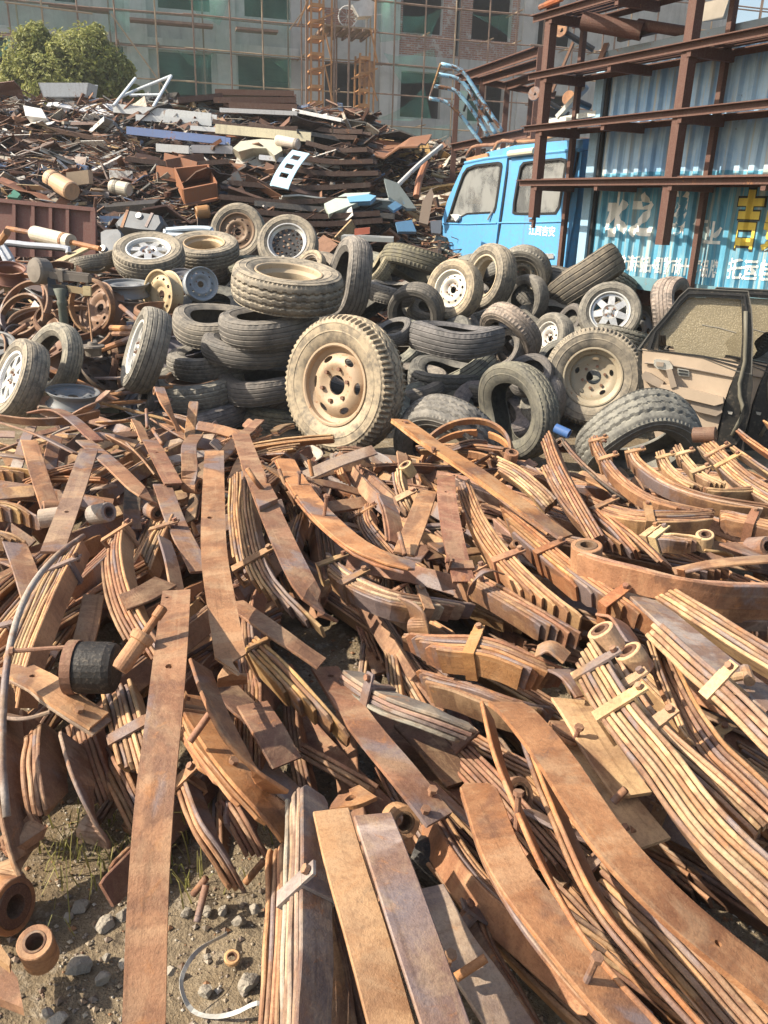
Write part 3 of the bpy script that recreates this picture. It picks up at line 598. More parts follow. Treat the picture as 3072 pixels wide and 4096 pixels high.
def piece(key, kind, pos, L, yaw, pit, rol, ci, where, wsc=1.0):
    c, cn = PCOL[ci]; me = srnd.choice(PRO[kind])
    if not shows(*key): return
    Mx = Matrix.Translation(pos) @ Matrix.Rotation(yaw, 4, 'Z') @ Matrix.Rotation(pit, 4, 'Y') @ Matrix.Rotation(rol, 4, 'X') @ Matrix.Diagonal((L, wsc, wsc, 1) if 'sheet' in kind and kind[0] == 'f' else ((L, L * wsc, L * .6, 1) if kind[0] == 'c' else (L, wsc, wsc, 1)))
    o = filled(*key, inst(kind, me, None, Mx, jit(c, .25))); return tag(o, '%s %s %s %s' % ('long' if L > (1.4 if 'layered' in where else .9 if 'tall' in where else .5) else 'short', cn, NOUN[kind], near(pos, LOWMARKS if 'low' in where else HEAPMARKS)), NOUN[kind].split()[-1], 'scrap pieces ' + where)
for i in range(150):   # layered sheets, right side of the tall heap
    x = srnd.uniform(-4.6, .3); y = srnd.uniform(9.4, 14.6); z = heap_z(x, y)
    if z < .2: continue
    if x < -3.2 and srnd.random() < .6: continue
    piece(('h1', i), srnd.choice(('flanged_sheet', 'flanged_sheet', 'crumpled_sheet', 'angle_bar', 'flat_bar')), (x, y, z + srnd.uniform(-.02, .16)), srnd.uniform(.8, 2.0), srnd.gauss(-.05, .22), srnd.gauss(.07, .08), srnd.gauss(0, .35), srnd.choice((0, 0, 0, 2, 2, 1, 1, 0, 0, 2, 0, 1, 3, 4)), 'in the layered side of the tall heap', srnd.uniform(.45, 1.1))
for i in range(170):   # tangle, left side
    x = srnd.uniform(-7.8, -2.6); y = srnd.uniform(9.2, 14.6); z = heap_z(x, y)
    if z < .2: continue
    piece(('h2', i), srnd.choice(('angle_bar', 'steel_pipe', 'steel_pipe', 'flat_bar', 'crumpled_sheet', 'flanged_sheet')), (x, y, z + srnd.uniform(0, .16)), srnd.uniform(.4, 1.3), srnd.gauss(0, .7), srnd.gauss(0, .3), srnd.gauss(0, .8), srnd.choice((0, 0, 1, 1, 2, 2, 0, 3, 3, 4, 6)), 'in the tangled side of the tall heap', srnd.uniform(.5, 1.1))
for i in range(70):
    x = srnd.uniform(-.3, 3.0); y = srnd.uniform(9.8, 15); z = heap2_z(x, y)
    if z < .2: continue
    piece(('h3', i), srnd.choice(('angle_bar', 'steel_pipe', 'flat_bar', 'crumpled_sheet')), (x, y, z + srnd.uniform(0, .14)), srnd.uniform(.25, .7), srnd.gauss(0, .9), srnd.gauss(0, .4), srnd.gauss(0, .8), srnd.choice((0, 1, 1, 6, 6, 3, 4, 2)), 'on the low heap beside the cab', srnd.uniform(.6, 1.2))
# the pieces one can point at
HN = Vector((0, -.452, 1)).normalized(); HP0 = Vector((0, 8.3, 0))
def ph(x, y, off=.15, reg='A'):
    p = PP(reg, x, y, HP0 + HN * off, HN)
    if p.y > 14.6 or p.y < 0: p = PY(reg, x, y, 14.3)
    return p
def strip(label, cat, a, b, w, h, col, mat=SCRAPM, name=None, off=.2, sag=0.):
    p, q = ph(*a, off), ph(*b, off); P = catmull([p, (p + q) / 2 - Vector((0, 0, sag)), q], 8); F = frames_(P)
    vs, fs = [], []
    for pt, (s, u) in zip(P, F):
        for x, y in ((-w, -h), (w, -h), (w, h), (w * .9, h), (w * .88, -h * .6), (-w * .88, -h * .6), (-w * .9, h), (-w, h)): vs.append(pt + s * x / 2 + u * y / 2)
    for i in range(7):
        for k in range(8): k2 = (k + 1) % 8; fs.append((i * 8 + k, i * 8 + k2, (i + 1) * 8 + k2, (i + 1) * 8 + k))
    fs += [tuple(range(8))[::-1], tuple(56 + k for k in range(8))]
    o = mesh(name or ('steel_' + cat.replace('panel', 'sheet')), vs, fs, mat, None, col); return tag(o, label, cat)
def frames_(P):
    out = []
    for i in range(len(P)):
        t = P[min(i + 1, len(P) - 1)] - P[max(i - 1, 0)]; out.append(frame_of(t))
    return out
Wt = (.5, .52, .53); strip('long white painted beam lying across the top of the tall heap', 'beam', (505, 470), (925, 512), .25, .12, Wt, SCRAPM)
strip('blue painted beam below the long white beam', 'beam', (560, 565), (985, 610), .2, .10, (.12, .18, .36), SCRAPM, off=.3)
strip('yellow-and-white painted beam with rusty chips at mid heap', 'beam', (940, 558), (1350, 595), .2, .12, (.60, .54, .38), SCRAPM, off=.3)
strip('white strip under the long white beam', 'strip', (600, 510), (925, 535), .25, .08, Wt, PAINTED, off=.15)
strip('white-edged long sheet sloping down the right shoulder of the heap', 'sheet', (1290, 482), (1500, 525), .4, .05, (.55, .55, .56), SCRAPM)
strip('pale long sheet in the upper right stack of the heap', 'sheet', (960, 480), (1290, 495), .35, .06, (.5, .5, .5), SCRAPM)
strip('white-grey sheet lying in the middle of the heap', 'sheet', (835, 555), (960, 565), .25, .06, (.55, .57, .58), PAINTED)
strip('white block-like panel under the blue beam', 'panel', (690, 640), (830, 650), .3, .1, (.55, .56, .55), PAINTED)
strip('bluish white panel standing under the white block', 'panel', (835, 645), (1010, 650), .25, .1, (.36, .36, .38), SCRAPM)
for k, (a, b, c) in enumerate([((740, 690), (880, 730), (.22, .09, .045)), ((700, 745), (850, 770), (.28, .11, .05)), ((710, 720), (870, 690), (.16, .07, .04))]):
    strip('rust-red channel %s in the heap middle' % ('pointing up right', 'lying lowest of three', 'crossing the other two')[k], 'channel', a, b, .3, .16, c)
for k, (a, b) in enumerate([((940, 405), (1275, 412)), ((930, 440), (1280, 440)), ((1000, 462), (1290, 470)), ((760, 440), (950, 420))]):
    strip('dark rusty plate, %s of the stack on the right heap top' % ('topmost', 'second', 'third', 'left-pointing one')[k], 'plate', a, b, .5, .08, (.09, .042, .028))
for k, (a, b) in enumerate([((1280, 530), (1585, 575)), ((1100, 540), (1560, 600)), ((1340, 620), (1600, 650)), ((1250, 670), (1620, 700)), ((1200, 720), (1640, 750)), ((1000, 790), (1600, 800)), ((960, 850), (1500, 860)), ((1080, 910), (1640, 920)), ((1100, 945), (1650, 950)), ((560, 690), (1000, 700)), ((940, 530), (1300, 560))]):
    strip('long dark sheet %s' % ('on the right shoulder of the heap', 'under the shoulder sheet', 'low on the right shoulder', 'above the blue slotted strip', 'right of the blue slotted strip', 'low in the heap middle', 'under the open tray', 'second from the bottom of the heap', 'at the very bottom of the heap', 'below the white block', 'between two painted beams')[k], 'sheet', a, b, .45, .06, (.055, .028, .021), sag=.05)
# pale blue slotted strip
pts = [(1300, 655), (1262, 700), (1225, 760), (1205, 808)]; T = None
P3 = catmull([ph(*p, .45) for p in pts], 9); sd_ = (ph(1330, 660, .45) - ph(1285, 650, .45)).normalized() * .13
vs, fs = [], []
for p in P3:
    for s in (-1, -.45, .45, 1): vs += [p + sd_ * s]
nb = len(vs)
for i in range(8):
    for k in range(3):
        if k == 1 and i in (1, 3, 5): continue
        b = i * 4 + k; fs.append((b, b + 1, b + 5, b + 4))
off = Vector((0, .02, -.01)); vs += [v + off for v in vs]; fs += [tuple(k + nb for k in f[::-1]) for f in fs]
o = mesh('slotted_strip', vs, fs, PAINTED, None, (.42, .62, .72)); tag(o, 'pale blue curved strip with square slots hanging on the heap', 'strip')
# white trough, tanks, tray, drum
p = ph(280, 420, .2); d = (ph(390, 425, .2) - ph(170, 425, .2)) / 2; back = Vector((0, .4, 0)); upv = Vector((0, 0, .2))
g = join(prism([p - d * .85, p + d * .85, p + d + upv, p - d + upv], back * .06), prism([p - d * .85 + back, p + d * .85 + back, p + d + upv * 1.1 + back, p - d + upv * 1.1 + back], back * .06), prism([p - d * .85, p - d + upv, p - d + upv + back, p - d * .85 + back], d * .04), prism([p + d * .85, p + d + upv, p + d + upv + back, p + d * .85 + back], -d * .04), prism([p - d * .85, p + d * .85, p + d * .85 + back, p - d * .85 + back], upv * .05))
tag(mesh('trough', *g, SCRAPM, None, Wt), 'white metal trough standing on top of the heap under the tree', 'trough')
def cyl(name, label, cat, a, b, r, col, mat=SCRAPM, bands=(), group=None):
    a, b = Vector(a), Vector(b); T = thing(name, label, cat, (a + b) / 2, group); L = (b - a).length; Mx = Matrix.Translation(a) @ rotz_to(b - a)
    mesh('shell', *lathe([(.001, .012), (r * .82, .012), (r * .88, 0), (r, .02), (r, L - .02), (r * .88, L), (r * .82, L - .012), (.001, L - .012)], 20, False, Mx), mat, T, col, smooth=False)
    for f in bands: mesh('band', *lathe([(r * 1.002, L * f - .02), (r * 1.05, L * f - .02), (r * 1.05, L * f + .02), (r * 1.002, L * f + .02)], 20, True, Mx), mat, T, tuple(x * .4 for x in col[:3]))
    return T
cyl('air_tank', 'tan cylindrical tank with a strap on the left slope of the heap', 'tank', ph(215, 770, .35), ph(312, 828, .35), .112, (.50, .31, .18), SCRAPM, (.25,))
cyl('silencer', 'rusty and white silencer drum right of the tan tank', 'silencer', ph(480, 805, .3), ph(560, 820, .3), .082, (.5, .45, .36), SCRAPM, (.3,))
cyl('small_can', 'small ochre can at the foot of the heap', 'can', ph(845, 920, .3), ph(905, 912, .3), .075, (.34, .17, .06), SCRAPM)
cyl('white_roll', 'cream roll lying right of the cream car panel', 'roll', ph(1195, 605, .4), ph(1290, 625, .4), .07, (.58, .5, .42), SCRAPM, (.9,))
tr = [ph(x, y, .25) for x, y in ((760, 785), (905, 768), (945, 850), (800, 880))]
g = join(*[prism([tr[i], tr[(i + 1) % 4], tr[(i + 1) % 4] + Vector((0, -.06, .16)), tr[i] + Vector((0, -.06, .16))], (sum(tr, Vector()) / 4 - tr[i]).normalized() * .03) for i in range(4)], prism([t - Vector((0, 0, .02)) for t in tr], (0, 0, -.02)))
tag(mesh('steel_tray', *g, SCRAPM, None, (.27, .11, .05)), 'open rusty rectangular tray tilted towards the viewer on the heap', 'tray')
CR = m_paint('cream_body_paint', (.46, .44, .34), .4, .6)
c0 = [(1005, 640), (1040, 610), (1130, 600), (1205, 605), (1220, 650), (1185, 672), (1150, 640), (1090, 640), (1030, 655)]
g = prism([ph(x, y, .35) for x, y in c0], Vector((0, .25, -.12))); tag(mesh('car_bodywork', *g, CR), 'cream car body panel with a window cutout in the heap', 'car panel')
def pipes(label, seq, r, col, name='pipework', mat=PAINTED, off=.3):
    T = thing(name, label, 'pipe frame', ph(*seq[0][0], off))
    for a, b in seq: mesh('tube', *tube([ph(*a, off), ph(*b, off)], r, 8), mat, T, col)
    return T
pipes('white pipe frame sticking up from the heap top right of the tree', [((585, 338), (490, 458)), ((740, 328), (662, 462)), ((740, 328), (575, 395)), ((575, 395), (520, 420)), ((690, 410), (560, 412))], .022, (.62, .66, .68))
bl = [ph(x, y, .3) for x, y in ((1400, 880), (1490, 835), (1600, 830), (1560, 870), (1420, 925))]; tag(mesh('bent_sheet', *prism(bl, (0, .06, -.05)), PAINTED, None, (.42, .48, .42)), 'pale green and white bent panel low right in the heap', 'panel')
bl = [ph(x, y, .32) for x, y in ((1500, 850), (1590, 838), (1625, 845), (1600, 868), (1510, 872))]; tag(mesh('bent_sheet', *prism(bl, (0, .06, -.05)), PAINTED, None, (.14, .33, .50)), 'sky blue bent panel at the right foot of the heap', 'panel')
tag(mesh('brick_block', *box(ph(345, 770, .3), (.14, 0, .02), (0, .08, 0), (0, 0, .08)), SCRAPM, None, (.4, .3, .2)), 'tan block stuck in the left heap slope', 'block')
gp = [ph(x, y, .35) for x, y in ((30, 850), (60, 818), (88, 838), (75, 855))]; tag(mesh('plastic_sheet', *prism(gp, (0, .04, -.04)), m_plain('green_plastic', (.05, .16, .11), .5)), 'scrap of green plastic at the left edge of the heap', 'plastic')
tag(mesh('white_lump', *prism([ph(x, y, .3) for x, y in ((100, 455), (180, 470), (200, 510), (110, 500))], (0, .2, -.1)), PAINTED, None, (.6, .6, .58)), 'white crumpled casing below the trough', 'casing')
# ---- foot of the heap: steel gate panel, roller, fuel tanks, door frame
gq = lambda x, y, f=0.: PP('A', x, y, Vector((0, 8.7, 0)), Vector((0, -1, .18)).normalized()) + Vector((0, -1, .18)).normalized() * f
GATE = m_paint('maroon_steel', (.14, .055, .045), .3, .7, .65, 0., 5., (.24, .16, .13))
b = gq(200, 1080); T = thing('ribbed_gate', 'maroon ribbed steel panel standing at the left foot of the heap', 'steel panel', (b.x, b.y, 0))
mesh('sheet', *prism([gq(x, y) for x, y in ((-160, 848), (415, 905), (420, 1110), (-160, 1110))], (0, .02, 0)), GATE, T)
for x in (-70, 68, 150, 225, 298): mesh('rib', *prism([gq(x - 7, 872 + x * .1, .045), gq(x + 7, 873 + x * .1, .045), gq(x + 7, 1110, .045), gq(x - 7, 1110, .045)], (0, .04, 0)), GATE, T)
mesh('top_rail', *prism([gq(-160, 845, .05), gq(418, 902, .05), gq(418, 918, .05), gq(-160, 861, .05)], (0, .045, 0)), GATE, T); mesh('end_post', *prism([gq(398, 918, .052), gq(420, 918, .052), gq(420, 1110, .052), gq(398, 1110, .052)], (0, .045, 0)), GATE, T)
a, b = PD('Q', 280, 275, 7.4), PD('Q', 590, 350, 7.2); T = thing('roller', 'cream conveyor roller on a rusty shaft in front of the maroon panel', 'roller', (a + b) / 2); d = (b - a).normalized()
mesh('drum', *lathe([(.001, 0), (.062, 0), (.066, .01), (.066, (b - a).length), (.001, (b - a).length)], 18, False, Matrix.Translation(a) @ rotz_to(d)), m_paint('cream_enamel', (.52, .47, .38), .3, .5, .6), T)
mesh('shaft', *tube([PD('Q', 60, 235, 7.55), a - d * .02, b + d * .02, PD('Q', 830, 405, 7.0)], .022, 8), RUST, T, TINT['o']); mesh('collar', *lathe([(.03, 0), (.07, 0), (.07, .03), (.03, .03)], 16, True, Matrix.Translation(a + d * ((b - a).length * .8)) @ rotz_to(d)), RUST, T, TINT['b'])
FT = m_plain('grey_blue_tank', (.10, .11, .125), .5, .2, .4, 7)
def tank(label, reg, quad, dep, depth, cap, strapx):
    n = Vector((-.15, -.8, .55)).normalized(); p0 = PD(reg, quad[0][0], quad[0][1], dep); q = lambda x, y, f=0.: PP(reg, x, y, p0, n) + n * f
    bt_ = q(*quad[3]); T = thing('fuel_tank', label, 'fuel tank', bt_, 'dismantled fuel tanks')
    m = len(quad); cx, cy = sum(a for a, _ in quad) / m, sum(b for _, b in quad) / m; sh = [(cx + (a - cx) * .9, cy + (b - cy) * .88) for a, b in quad]
    vs = [q(*p, f) for lp, f in ((sh, .0), (quad, -.03), (quad, -depth), (sh, -depth - .03)) for p in lp]; fs = [tuple(range(m))[::-1], tuple(3 * m + k for k in range(m))]
    for l in range(3):
        for k in range(m): fs.append((l * m + k, l * m + (k + 1) % m, (l + 1) * m + (k + 1) % m, (l + 1) * m + k))
    mesh('tank_body', vs, fs, FT, T)
    c = q(*cap, .0); mesh('filler_cap', *lathe([(.001, .02), (.03, .02), (.035, 0), (.045, -.005)], 16, False, Matrix.Translation(c) @ rotz_to(n)), CHROME0, T)
    for x0, y0, x1, y1 in strapx: mesh('strap', *beam(q(x0, y0, .004), q(x1, y1, .004), .03, .006, n), RUST, T, TINT['b'])
CHROME0 = m_plain('dull_chrome', (.5, .5, .5), .35, .5, .3, 20)
tank('grey-blue fuel tank lying on the foot of the heap', 'Q', [(945, 185), (1040, 75), (1200, 100), (1330, 120), (1350, 190), (1300, 260), (1150, 250), (960, 220)], 8.2, .22, (1155, 135), [(1010, 230, 1060, 85), (1210, 225, 1265, 110)])
tank('upright grey fuel tank above the flat worn tyre', 'Q', [(825, 260), (870, 235), (980, 230), (1010, 270), (1010, 430), (980, 470), (830, 430)], 7.4, .16, (855, 408), [])
for (seq, lab, col, d) in ((((20, 365), (110, 520), (60, 520), (20, 365), (250, 375), (540, 400), (570, 440)), 'silver-grey car door frame lying in front of the maroon panel', (.42, .45, .5), 7.0), (((1380, 250), (1600, 235), (1750, 245), (1720, 290), (1400, 290), (1380, 250)), 'pale blue bent frame behind the open tyre', (.5, .58, .66), 7.8)):
    T = thing('door_surround', lab, 'door frame', PD('Q', *seq[0], d)); mesh('frame_bar', *tube(catmull([PD('Q', x, y, d) for x, y in seq], 28), .028, 6), PAINTED, T, col); mesh('seal', *tube(catmull([PD('Q', x + 8, y + 22, d) for x, y in seq], 28), .012, 6), BLACKM, T)
tag(mesh('cast_bracket', *join(prism([PD('Q', x, y, 6.5) for x, y in ((150, 545), (330, 540), (400, 700), (350, 770), (240, 730), (170, 640))], (.02, .05, 0))), m_plain('purple_grey_iron', (.17, .13, .13), .7)), 'grey cast bracket behind the counterweight of the scale', 'bracket')
tag(mesh('plank', *beam(PD('Q', 480, 520, 6.9), PD('Q', 720, 400, 7.1), .10, .02), m_plain('raw_wood', (.42, .33, .2), .85)), 'pale wooden board behind the scale beam', 'board')
for (a, b, r, lab) in (((1000, 880), (1180, 1030), .016, 'grey bar slanting between rims and leaning wheel'), ((920, 1060), (1150, 1070), .02, 'orange bar lying behind the leaning wheel'), ((800, 1260), (1110, 1140), .022, 'grey-brown pipe crossing under the scale pan'), ((940, 1110), (1130, 1110), .018, 'brown bar under the orange bar'), ((0, 1190), (230, 1030), .018, 'tan pipe above the left wheels'), ((0, 350), (60, 265), .025, 'rusty stick at the left frame edge')):
    tag(mesh('steel_rod', *tube([PD('Q', *a, 5.9), PD('Q', *b, 5.7)], r, 8), RUST, None, jit(TINT[rnd.choice('obpg')])), lab, 'rod')
tag(mesh('red_lamp', *box(PD('C', 1565, 135, 8.2), (.075, 0, .01), (0, .05, 0), (0, 0, .03)), m_plain('faded_red', (.45, .13, .08), .5)), 'small faded red lamp on the grey sheet behind the tyres', 'lamp')
tag(mesh('grey_sheet', *beam(PD('C', 1480, 160, 8.3), PD('C', 1700, 170, 8.3), .5, .04), PAINTED, None, (.3, .31, .3)), 'flat grey sheet lying behind the back tyres', 'sheet')
# low heap: a few clear pieces
for (a, b, r, c, lab) in (((60, 800), (250, 630), .03, (.45, .45, .44), 'long grey pole leaning on the low heap'), ((140, 850), (180, 705), .045, (.30, .12, .06), 'rusty bent pipe standing on the low heap')):
    tag(mesh('steel_pole', *tube(catmull([PY('B', *a, 11.3), PY('B', (a[0] + b[0]) / 2 - 8, (a[1] + b[1]) / 2, 11.5), PY('B', *b, 11.8)], 8), r, 8), SCRAPM, None, c), lab, 'pole')
for (q, c, lab) in ((((150, 960), (165, 870), (205, 810), (215, 840), (190, 970)), (.40, .30, .23), 'pinkish curved blade of sheet beside the cab'), (((15, 890), (75, 850), (90, 880), (40, 910)), (.16, .34, .55), 'small blue box at the foot of the low heap'), (((50, 960), (120, 950), (140, 1000), (60, 1000)), (.15, .33, .55), 'blue crumpled panel behind the tyres'), (((200, 955), (250, 950), (245, 1010), (205, 1005)), (.2, .22, .26), 'grey casing beside the cab front'), (((0, 770), (60, 790), (140, 900), (100, 900), (20, 850)), (.26, .30, .30), 'slatted grey grille lying on the low heap')):
    tag(mesh('sheet_piece', *prism([PY('B', x, y, 10.4) for x, y in q], (0, .12, -.03)), PAINTED, None, c), lab, 'sheet')

# ================================================================== TRUCK: cab, container box, racks
DV = Vector((.45, -.893, 0)).normalized(); NV = Vector((-DV.y * -1, 0, 0)); NV = Vector((DV.y, -DV.x, 0)); P0 = PY('K', 1345, 700, 9.1); P0.z = 0
def TW(s, q, z): return P0 + DV * s + NV * q + Vector((0, 0, z))
def TS(reg, x, y, q=0.): p = PP(reg, x, y, TW(0, q, 0), NV) - TW(0, q, 0); return p.dot(DV), p.z
BLUE = m_paint('sky_blue_cab_paint', (.095, .32, .60), .14, .7, .35, 0., 1.8); CABDARK = m_plain('cab_interior', (.05, .05, .05), .8)
T = thing('blue_truck_cab', 'sky blue crew cab of an old truck parked behind the tyres', 'truck cab', TW(-1.3, -.85, 0))
K = lambda pts, q=0.: [TS('K', x, y, q) for x, y in pts]
side = K([(275, 352), (245, 400), (150, 600), (90, 740), (55, 880), (38, 1050), (34, 1160)]); zlow = .42
side += [(side[-1][0] + .02, zlow), (TS('K', 1180, 1400)[0], zlow)] + K([(1235, 1200), (1310, 800), (1345, 500), (1372, 240), (1378, 135), (1000, 165), (730, 195), (480, 255)])
W1 = K([(110, 912), (140, 830), (200, 640), (262, 470), (300, 415), (380, 385), (590, 360), (622, 372), (628, 400), (600, 600), (572, 780), (555, 828), (300, 842), (245, 870), (220, 915)])
W2 = K([(740, 830), (745, 740), (775, 560), (808, 400), (840, 360), (1000, 340), (1190, 322), (1235, 335), (1240, 370), (1205, 600), (1175, 780), (1140, 838), (900, 845), (760, 842)])
def plate_sz(outer, holes, q0, q1):
    p2, tr = plate2d(outer, holes); return thicken(p2, tr, None, lambda p: TW(p[0], q0, p[1]), lambda p: TW(p[0], q1, p[1]))
WID = 1.75
sc1 = lambda lp, k: [((sum(a for a, _ in lp) / len(lp)) + (s - sum(a for a, _ in lp) / len(lp)) * k, (sum(b for _, b in lp) / len(lp)) + (z - sum(b for _, b in lp) / len(lp)) * k) for s, z in lp]
mesh('side_panel', *plate_sz(side, [W1, W2], 0, -.03), BLUE, T); mesh('side_panel', *plate_sz(side, [W1, W2], -WID, -WID - .03), BLUE, T)
door1 = K([(262, 385), (300, 360), (480, 330), (680, 312), (660, 480), (600, 900), (568, 1155)]); d0 = K([(60, 1160), (62, 900), (110, 720), (180, 560)])
front_door = [(d0[0][0], zlow + .12)] + d0 + door1 + [(door1[-1][0] + .005, zlow + .12)]
rear = K([(700, 335), (1000, 285), (1330, 258), (1300, 420), (1240, 700), (1190, 1050), (1160, 1400)])
rear_door = [(K([(590, 1155)])[0][0], zlow + .12)] + K([(590, 1150), (640, 850), (690, 480)]) + rear + [(rear[-1][0], zlow + .12)]
for dn, ol, wn_ in (('front_door', front_door, W1), ('rear_door', rear_door, W2)):
    d = mesh(dn, *plate_sz(ol, [sc1(wn_, 1.03)], .028, .004), BLUE, T)
    lp = sc1(wn_, 1.04); lp2 = sc1(wn_, .955); m = len(lp)
    vs = [TW(s, .034, z) for s, z in lp] + [TW(s, .034, z) for s, z in lp2] + [TW(s, -.01, z) for s, z in lp2]
    mesh('window_seal', vs, [(i, (i + 1) % m, (i + 1) % m + m, i + m) for i in range(m)] + [(i + m, (i + 1) % m + m, (i + 1) % m + 2 * m, i + 2 * m) for i in range(m)], BLACKM, d)
    mesh('window_glass', *plate_sz(sc1(wn_, .98), [], .008, .003), GLASSD, d)
    mesh('window_glass', *plate_sz(sc1(wn_, .99), [], -WID - .012, -WID - .018), GLASSD, d)
    if dn == 'rear_door':
        hs = K([(1035, 1235), (1050, 1218), (1120, 1218), (1132, 1240), (1130, 1265), (1045, 1268)]); h = mesh('handle', *prism([TW(s, .045, z) for s, z in hs], -NV * .018), CHROME0, d)
    else:
        h0, h1 = TS('K', 545, 822), TS('K', 512, 900); mesh('handle', *tube([TW(h0[0], .04, h0[1]), TW(h1[0], .055, h1[1])], .012, 6), CHROME0, d)
        m0 = K([(170, 850), (215, 848), (250, 862), (245, 885), (215, 915), (205, 885), (185, 870)]); mesh('mirror_bracket', *prism([TW(s, .075, z) for s, z in m0], -NV * .05), m_plain('white_bracket', (.7, .7, .66), .5), d)
# shell across: windscreen gap on the sloping front
ch = side[::-1]; n = len(side)
roofc = [side[i] for i in (12, 13, 14, 15, 16, 0) if i < n] if n > 16 else side[-4:] + side[:1]
roofc = side[-5:] + [side[0]]
def across(name, chain, mat, q0=0., q1=-WID - .03, bulge=0.):
    k = 9; vs, fs = [], []
    for s, z in chain:
        for j in range(k): f = j / (k - 1); vs.append(TW(s, q0 + (q1 - q0) * f, z + bulge * math.sin(math.pi * f) ** .6))
    for i in range(len(chain) - 1):
        for j in range(k - 1): fs.append((i * k + j, i * k + j + 1, (i + 1) * k + j + 1, (i + 1) * k + j))
    return mesh(name, vs, fs, mat, T, smooth=True)
across('roof', roofc, BLUE, bulge=.05); across('windscreen', side[0:4], GLASSD); across('front_panel', side[3:8], BLUE); across('floor', side[7:9], CABDARK); across('rear_wall', side[8:-4] if len(side[8:-4]) > 1 else side[8:], BLUE)
gut = K([(275, 362), (480, 320), (740, 290), (1050, 265), (1372, 235)]); mesh('rain_gutter', *tube([TW(s, .02, z) for s, z in gut], .02, 6), BLUE, T)
for s0 in (-1.5, -.5): mesh('seat', *join(box(TW(s0, -WID / 2, 1.05), DV * .22, NV * .72, (0, 0, .10)), box(TW(s0 + .25, -WID / 2, 1.35), DV * .07, NV * .72, (0, 0, .32))), CABDARK, T)
mesh('steering_wheel', *tube([TW(-2.0 + .08 * math.cos(a * .42), -.5 + .19 * math.cos(a * .42) * 0 + .19 * math.sin(a * .42), 1.45 + .17 * math.cos(a * .42)) for a in range(15)], .014, 6, closed=True), BLACKM, T)
for pts in ([(686, 318), (655, 500), (600, 900), (570, 1160)], [(1335, 258), (1300, 430), (1240, 700), (1190, 1050), (1158, 1390)], [(700, 340), (690, 480), (640, 850), (592, 1150)]):
    sz = [TS('K', x, y, .02) for x, y in pts]
    for (a0, b0), (a1, b1) in zip(sz[:-1], sz[1:]): mesh('door_seam', *beam(TW(a0, .018, b0), TW(a1, .018, b1), .018, .014, NV), BLACKM, T)
mesh('pillar_rust', *prism([TW(s, .012, z) for s, z in K([(640, 880), (650, 880), (622, 1150), (606, 1150)])], -NV * .008), RUST, T, TINT['s'])
mesh('side_moulding', *tube([TW(*p[:1], .034, p[1]) for p in K([(75, 935), (300, 940), (585, 930)])], .008, 6), BLUE, T); mesh('side_moulding', *tube([TW(*p[:1], .034, p[1]) for p in K([(600, 928), (900, 925), (1215, 915)])], .008, 6), BLUE, T)
# cab roof carrier
T2 = thing('roof_carrier', 'rusty bent tube carrier lying on the cab roof', 'roof carrier', TW(-1.5, -.5, 2.1)); kq = lambda x, y, q: (lambda s: TW(s[0], q, s[1]))(TS('K', x, y, q))
for pts, q, c in (([(275, 300), (330, 215), (420, 195), (560, 185), (600, 150), (730, 160)], -.1, 'p'), ([(510, 300), (540, 230), (580, 160)], -.1, 'b'), ([(665, 280), (690, 215), (740, 165), (940, 150), (1130, 95)], -.15, 'b'), ([(360, 190), (620, 150), (900, 120), (1130, 100)], -.7, 'p')):
    mesh('tube', *tube(catmull([kq(x, y, q) for x, y in pts], 14), .022, 8), RUST, T2, TINT[c], smooth=True)
mesh('board', *prism([kq(x, y, .03) for x, y in ((270, 315), (470, 265), (480, 320), (275, 360))], -NV * .05), RUST, T2, TINT['b'])
mesh('cream_pipe', *tube([kq(680, 275, .06), kq(920, 245, .06)], .035, 10), m_paint('cream_pipe', (.55, .5, .38), .3, .5), T2)
# ---- lettering
def glyphs(txt, bold=.0):
    cu = bpy.data.curves.new('lettering', 'FONT'); cu.body = txt; cu.fill_mode = 'FRONT'; cu.offset = bold; cu.resolution_u = 4
    ob = bpy.data.objects.new('lettering', cu); COL.objects.link(ob); bpy.context.view_layer.update()
    me = bpy.data.meshes.new_from_object(ob.evaluated_get(bpy.context.evaluated_depsgraph_get())); bpy.data.objects.remove(ob)
    bm = bmesh.new(); bm.from_mesh(me); bpy.data.meshes.remove(me); return bm
def letter(name, txt, quad_s, zf, q_of, mat, parent, cuts=(), bold=.012, lift=.004):
    """text fitted between s0..s1; zf(s) -> (bottom, top); laid on the surface q_of(s)"""
    bm = glyphs(txt, bold)
    if not bm.verts: bm.free(); return
    x0, x1 = min(v.co.x for v in bm.verts), max(v.co.x for v in bm.verts); y0, y1 = min(v.co.y for v in bm.verts), max(v.co.y for v in bm.verts); s0, s1 = quad_s
    for v in bm.verts:
        s = s0 + (v.co.x - x0) / (x1 - x0) * (s1 - s0); b, t = zf(s); v.co = Vector((s, 0, b + (v.co.y - y0) / (y1 - y0) * (t - b)))
    for c in cuts:
        if s0 < c < s1: bmesh.ops.bisect_plane(bm, geom=bm.verts[:] + bm.edges[:] + bm.faces[:], plane_co=(c, 0, 0), plane_no=(1, 0, 0))
    vs = [TW(v.co.x, q_of(v.co.x) + lift, v.co.z) for v in bm.verts]; bm.verts.index_update(); fs = [tuple(v.index for v in f.verts) for f in bm.faces]; bm.free()
    return mesh(name, vs, fs, mat, parent)
WHITEP = m_paint('white_lettering', (.78, .77, .72), .42, .35, .6, 0., 5., (.05, .24, .31)); YELP = m_paint('yellow_lettering', (.66, .50, .07), .36, .4, .6, 0., 5., (.10, .22, .22)); BLKP = m_plain('black_outline', (.03, .03, .02), .6)
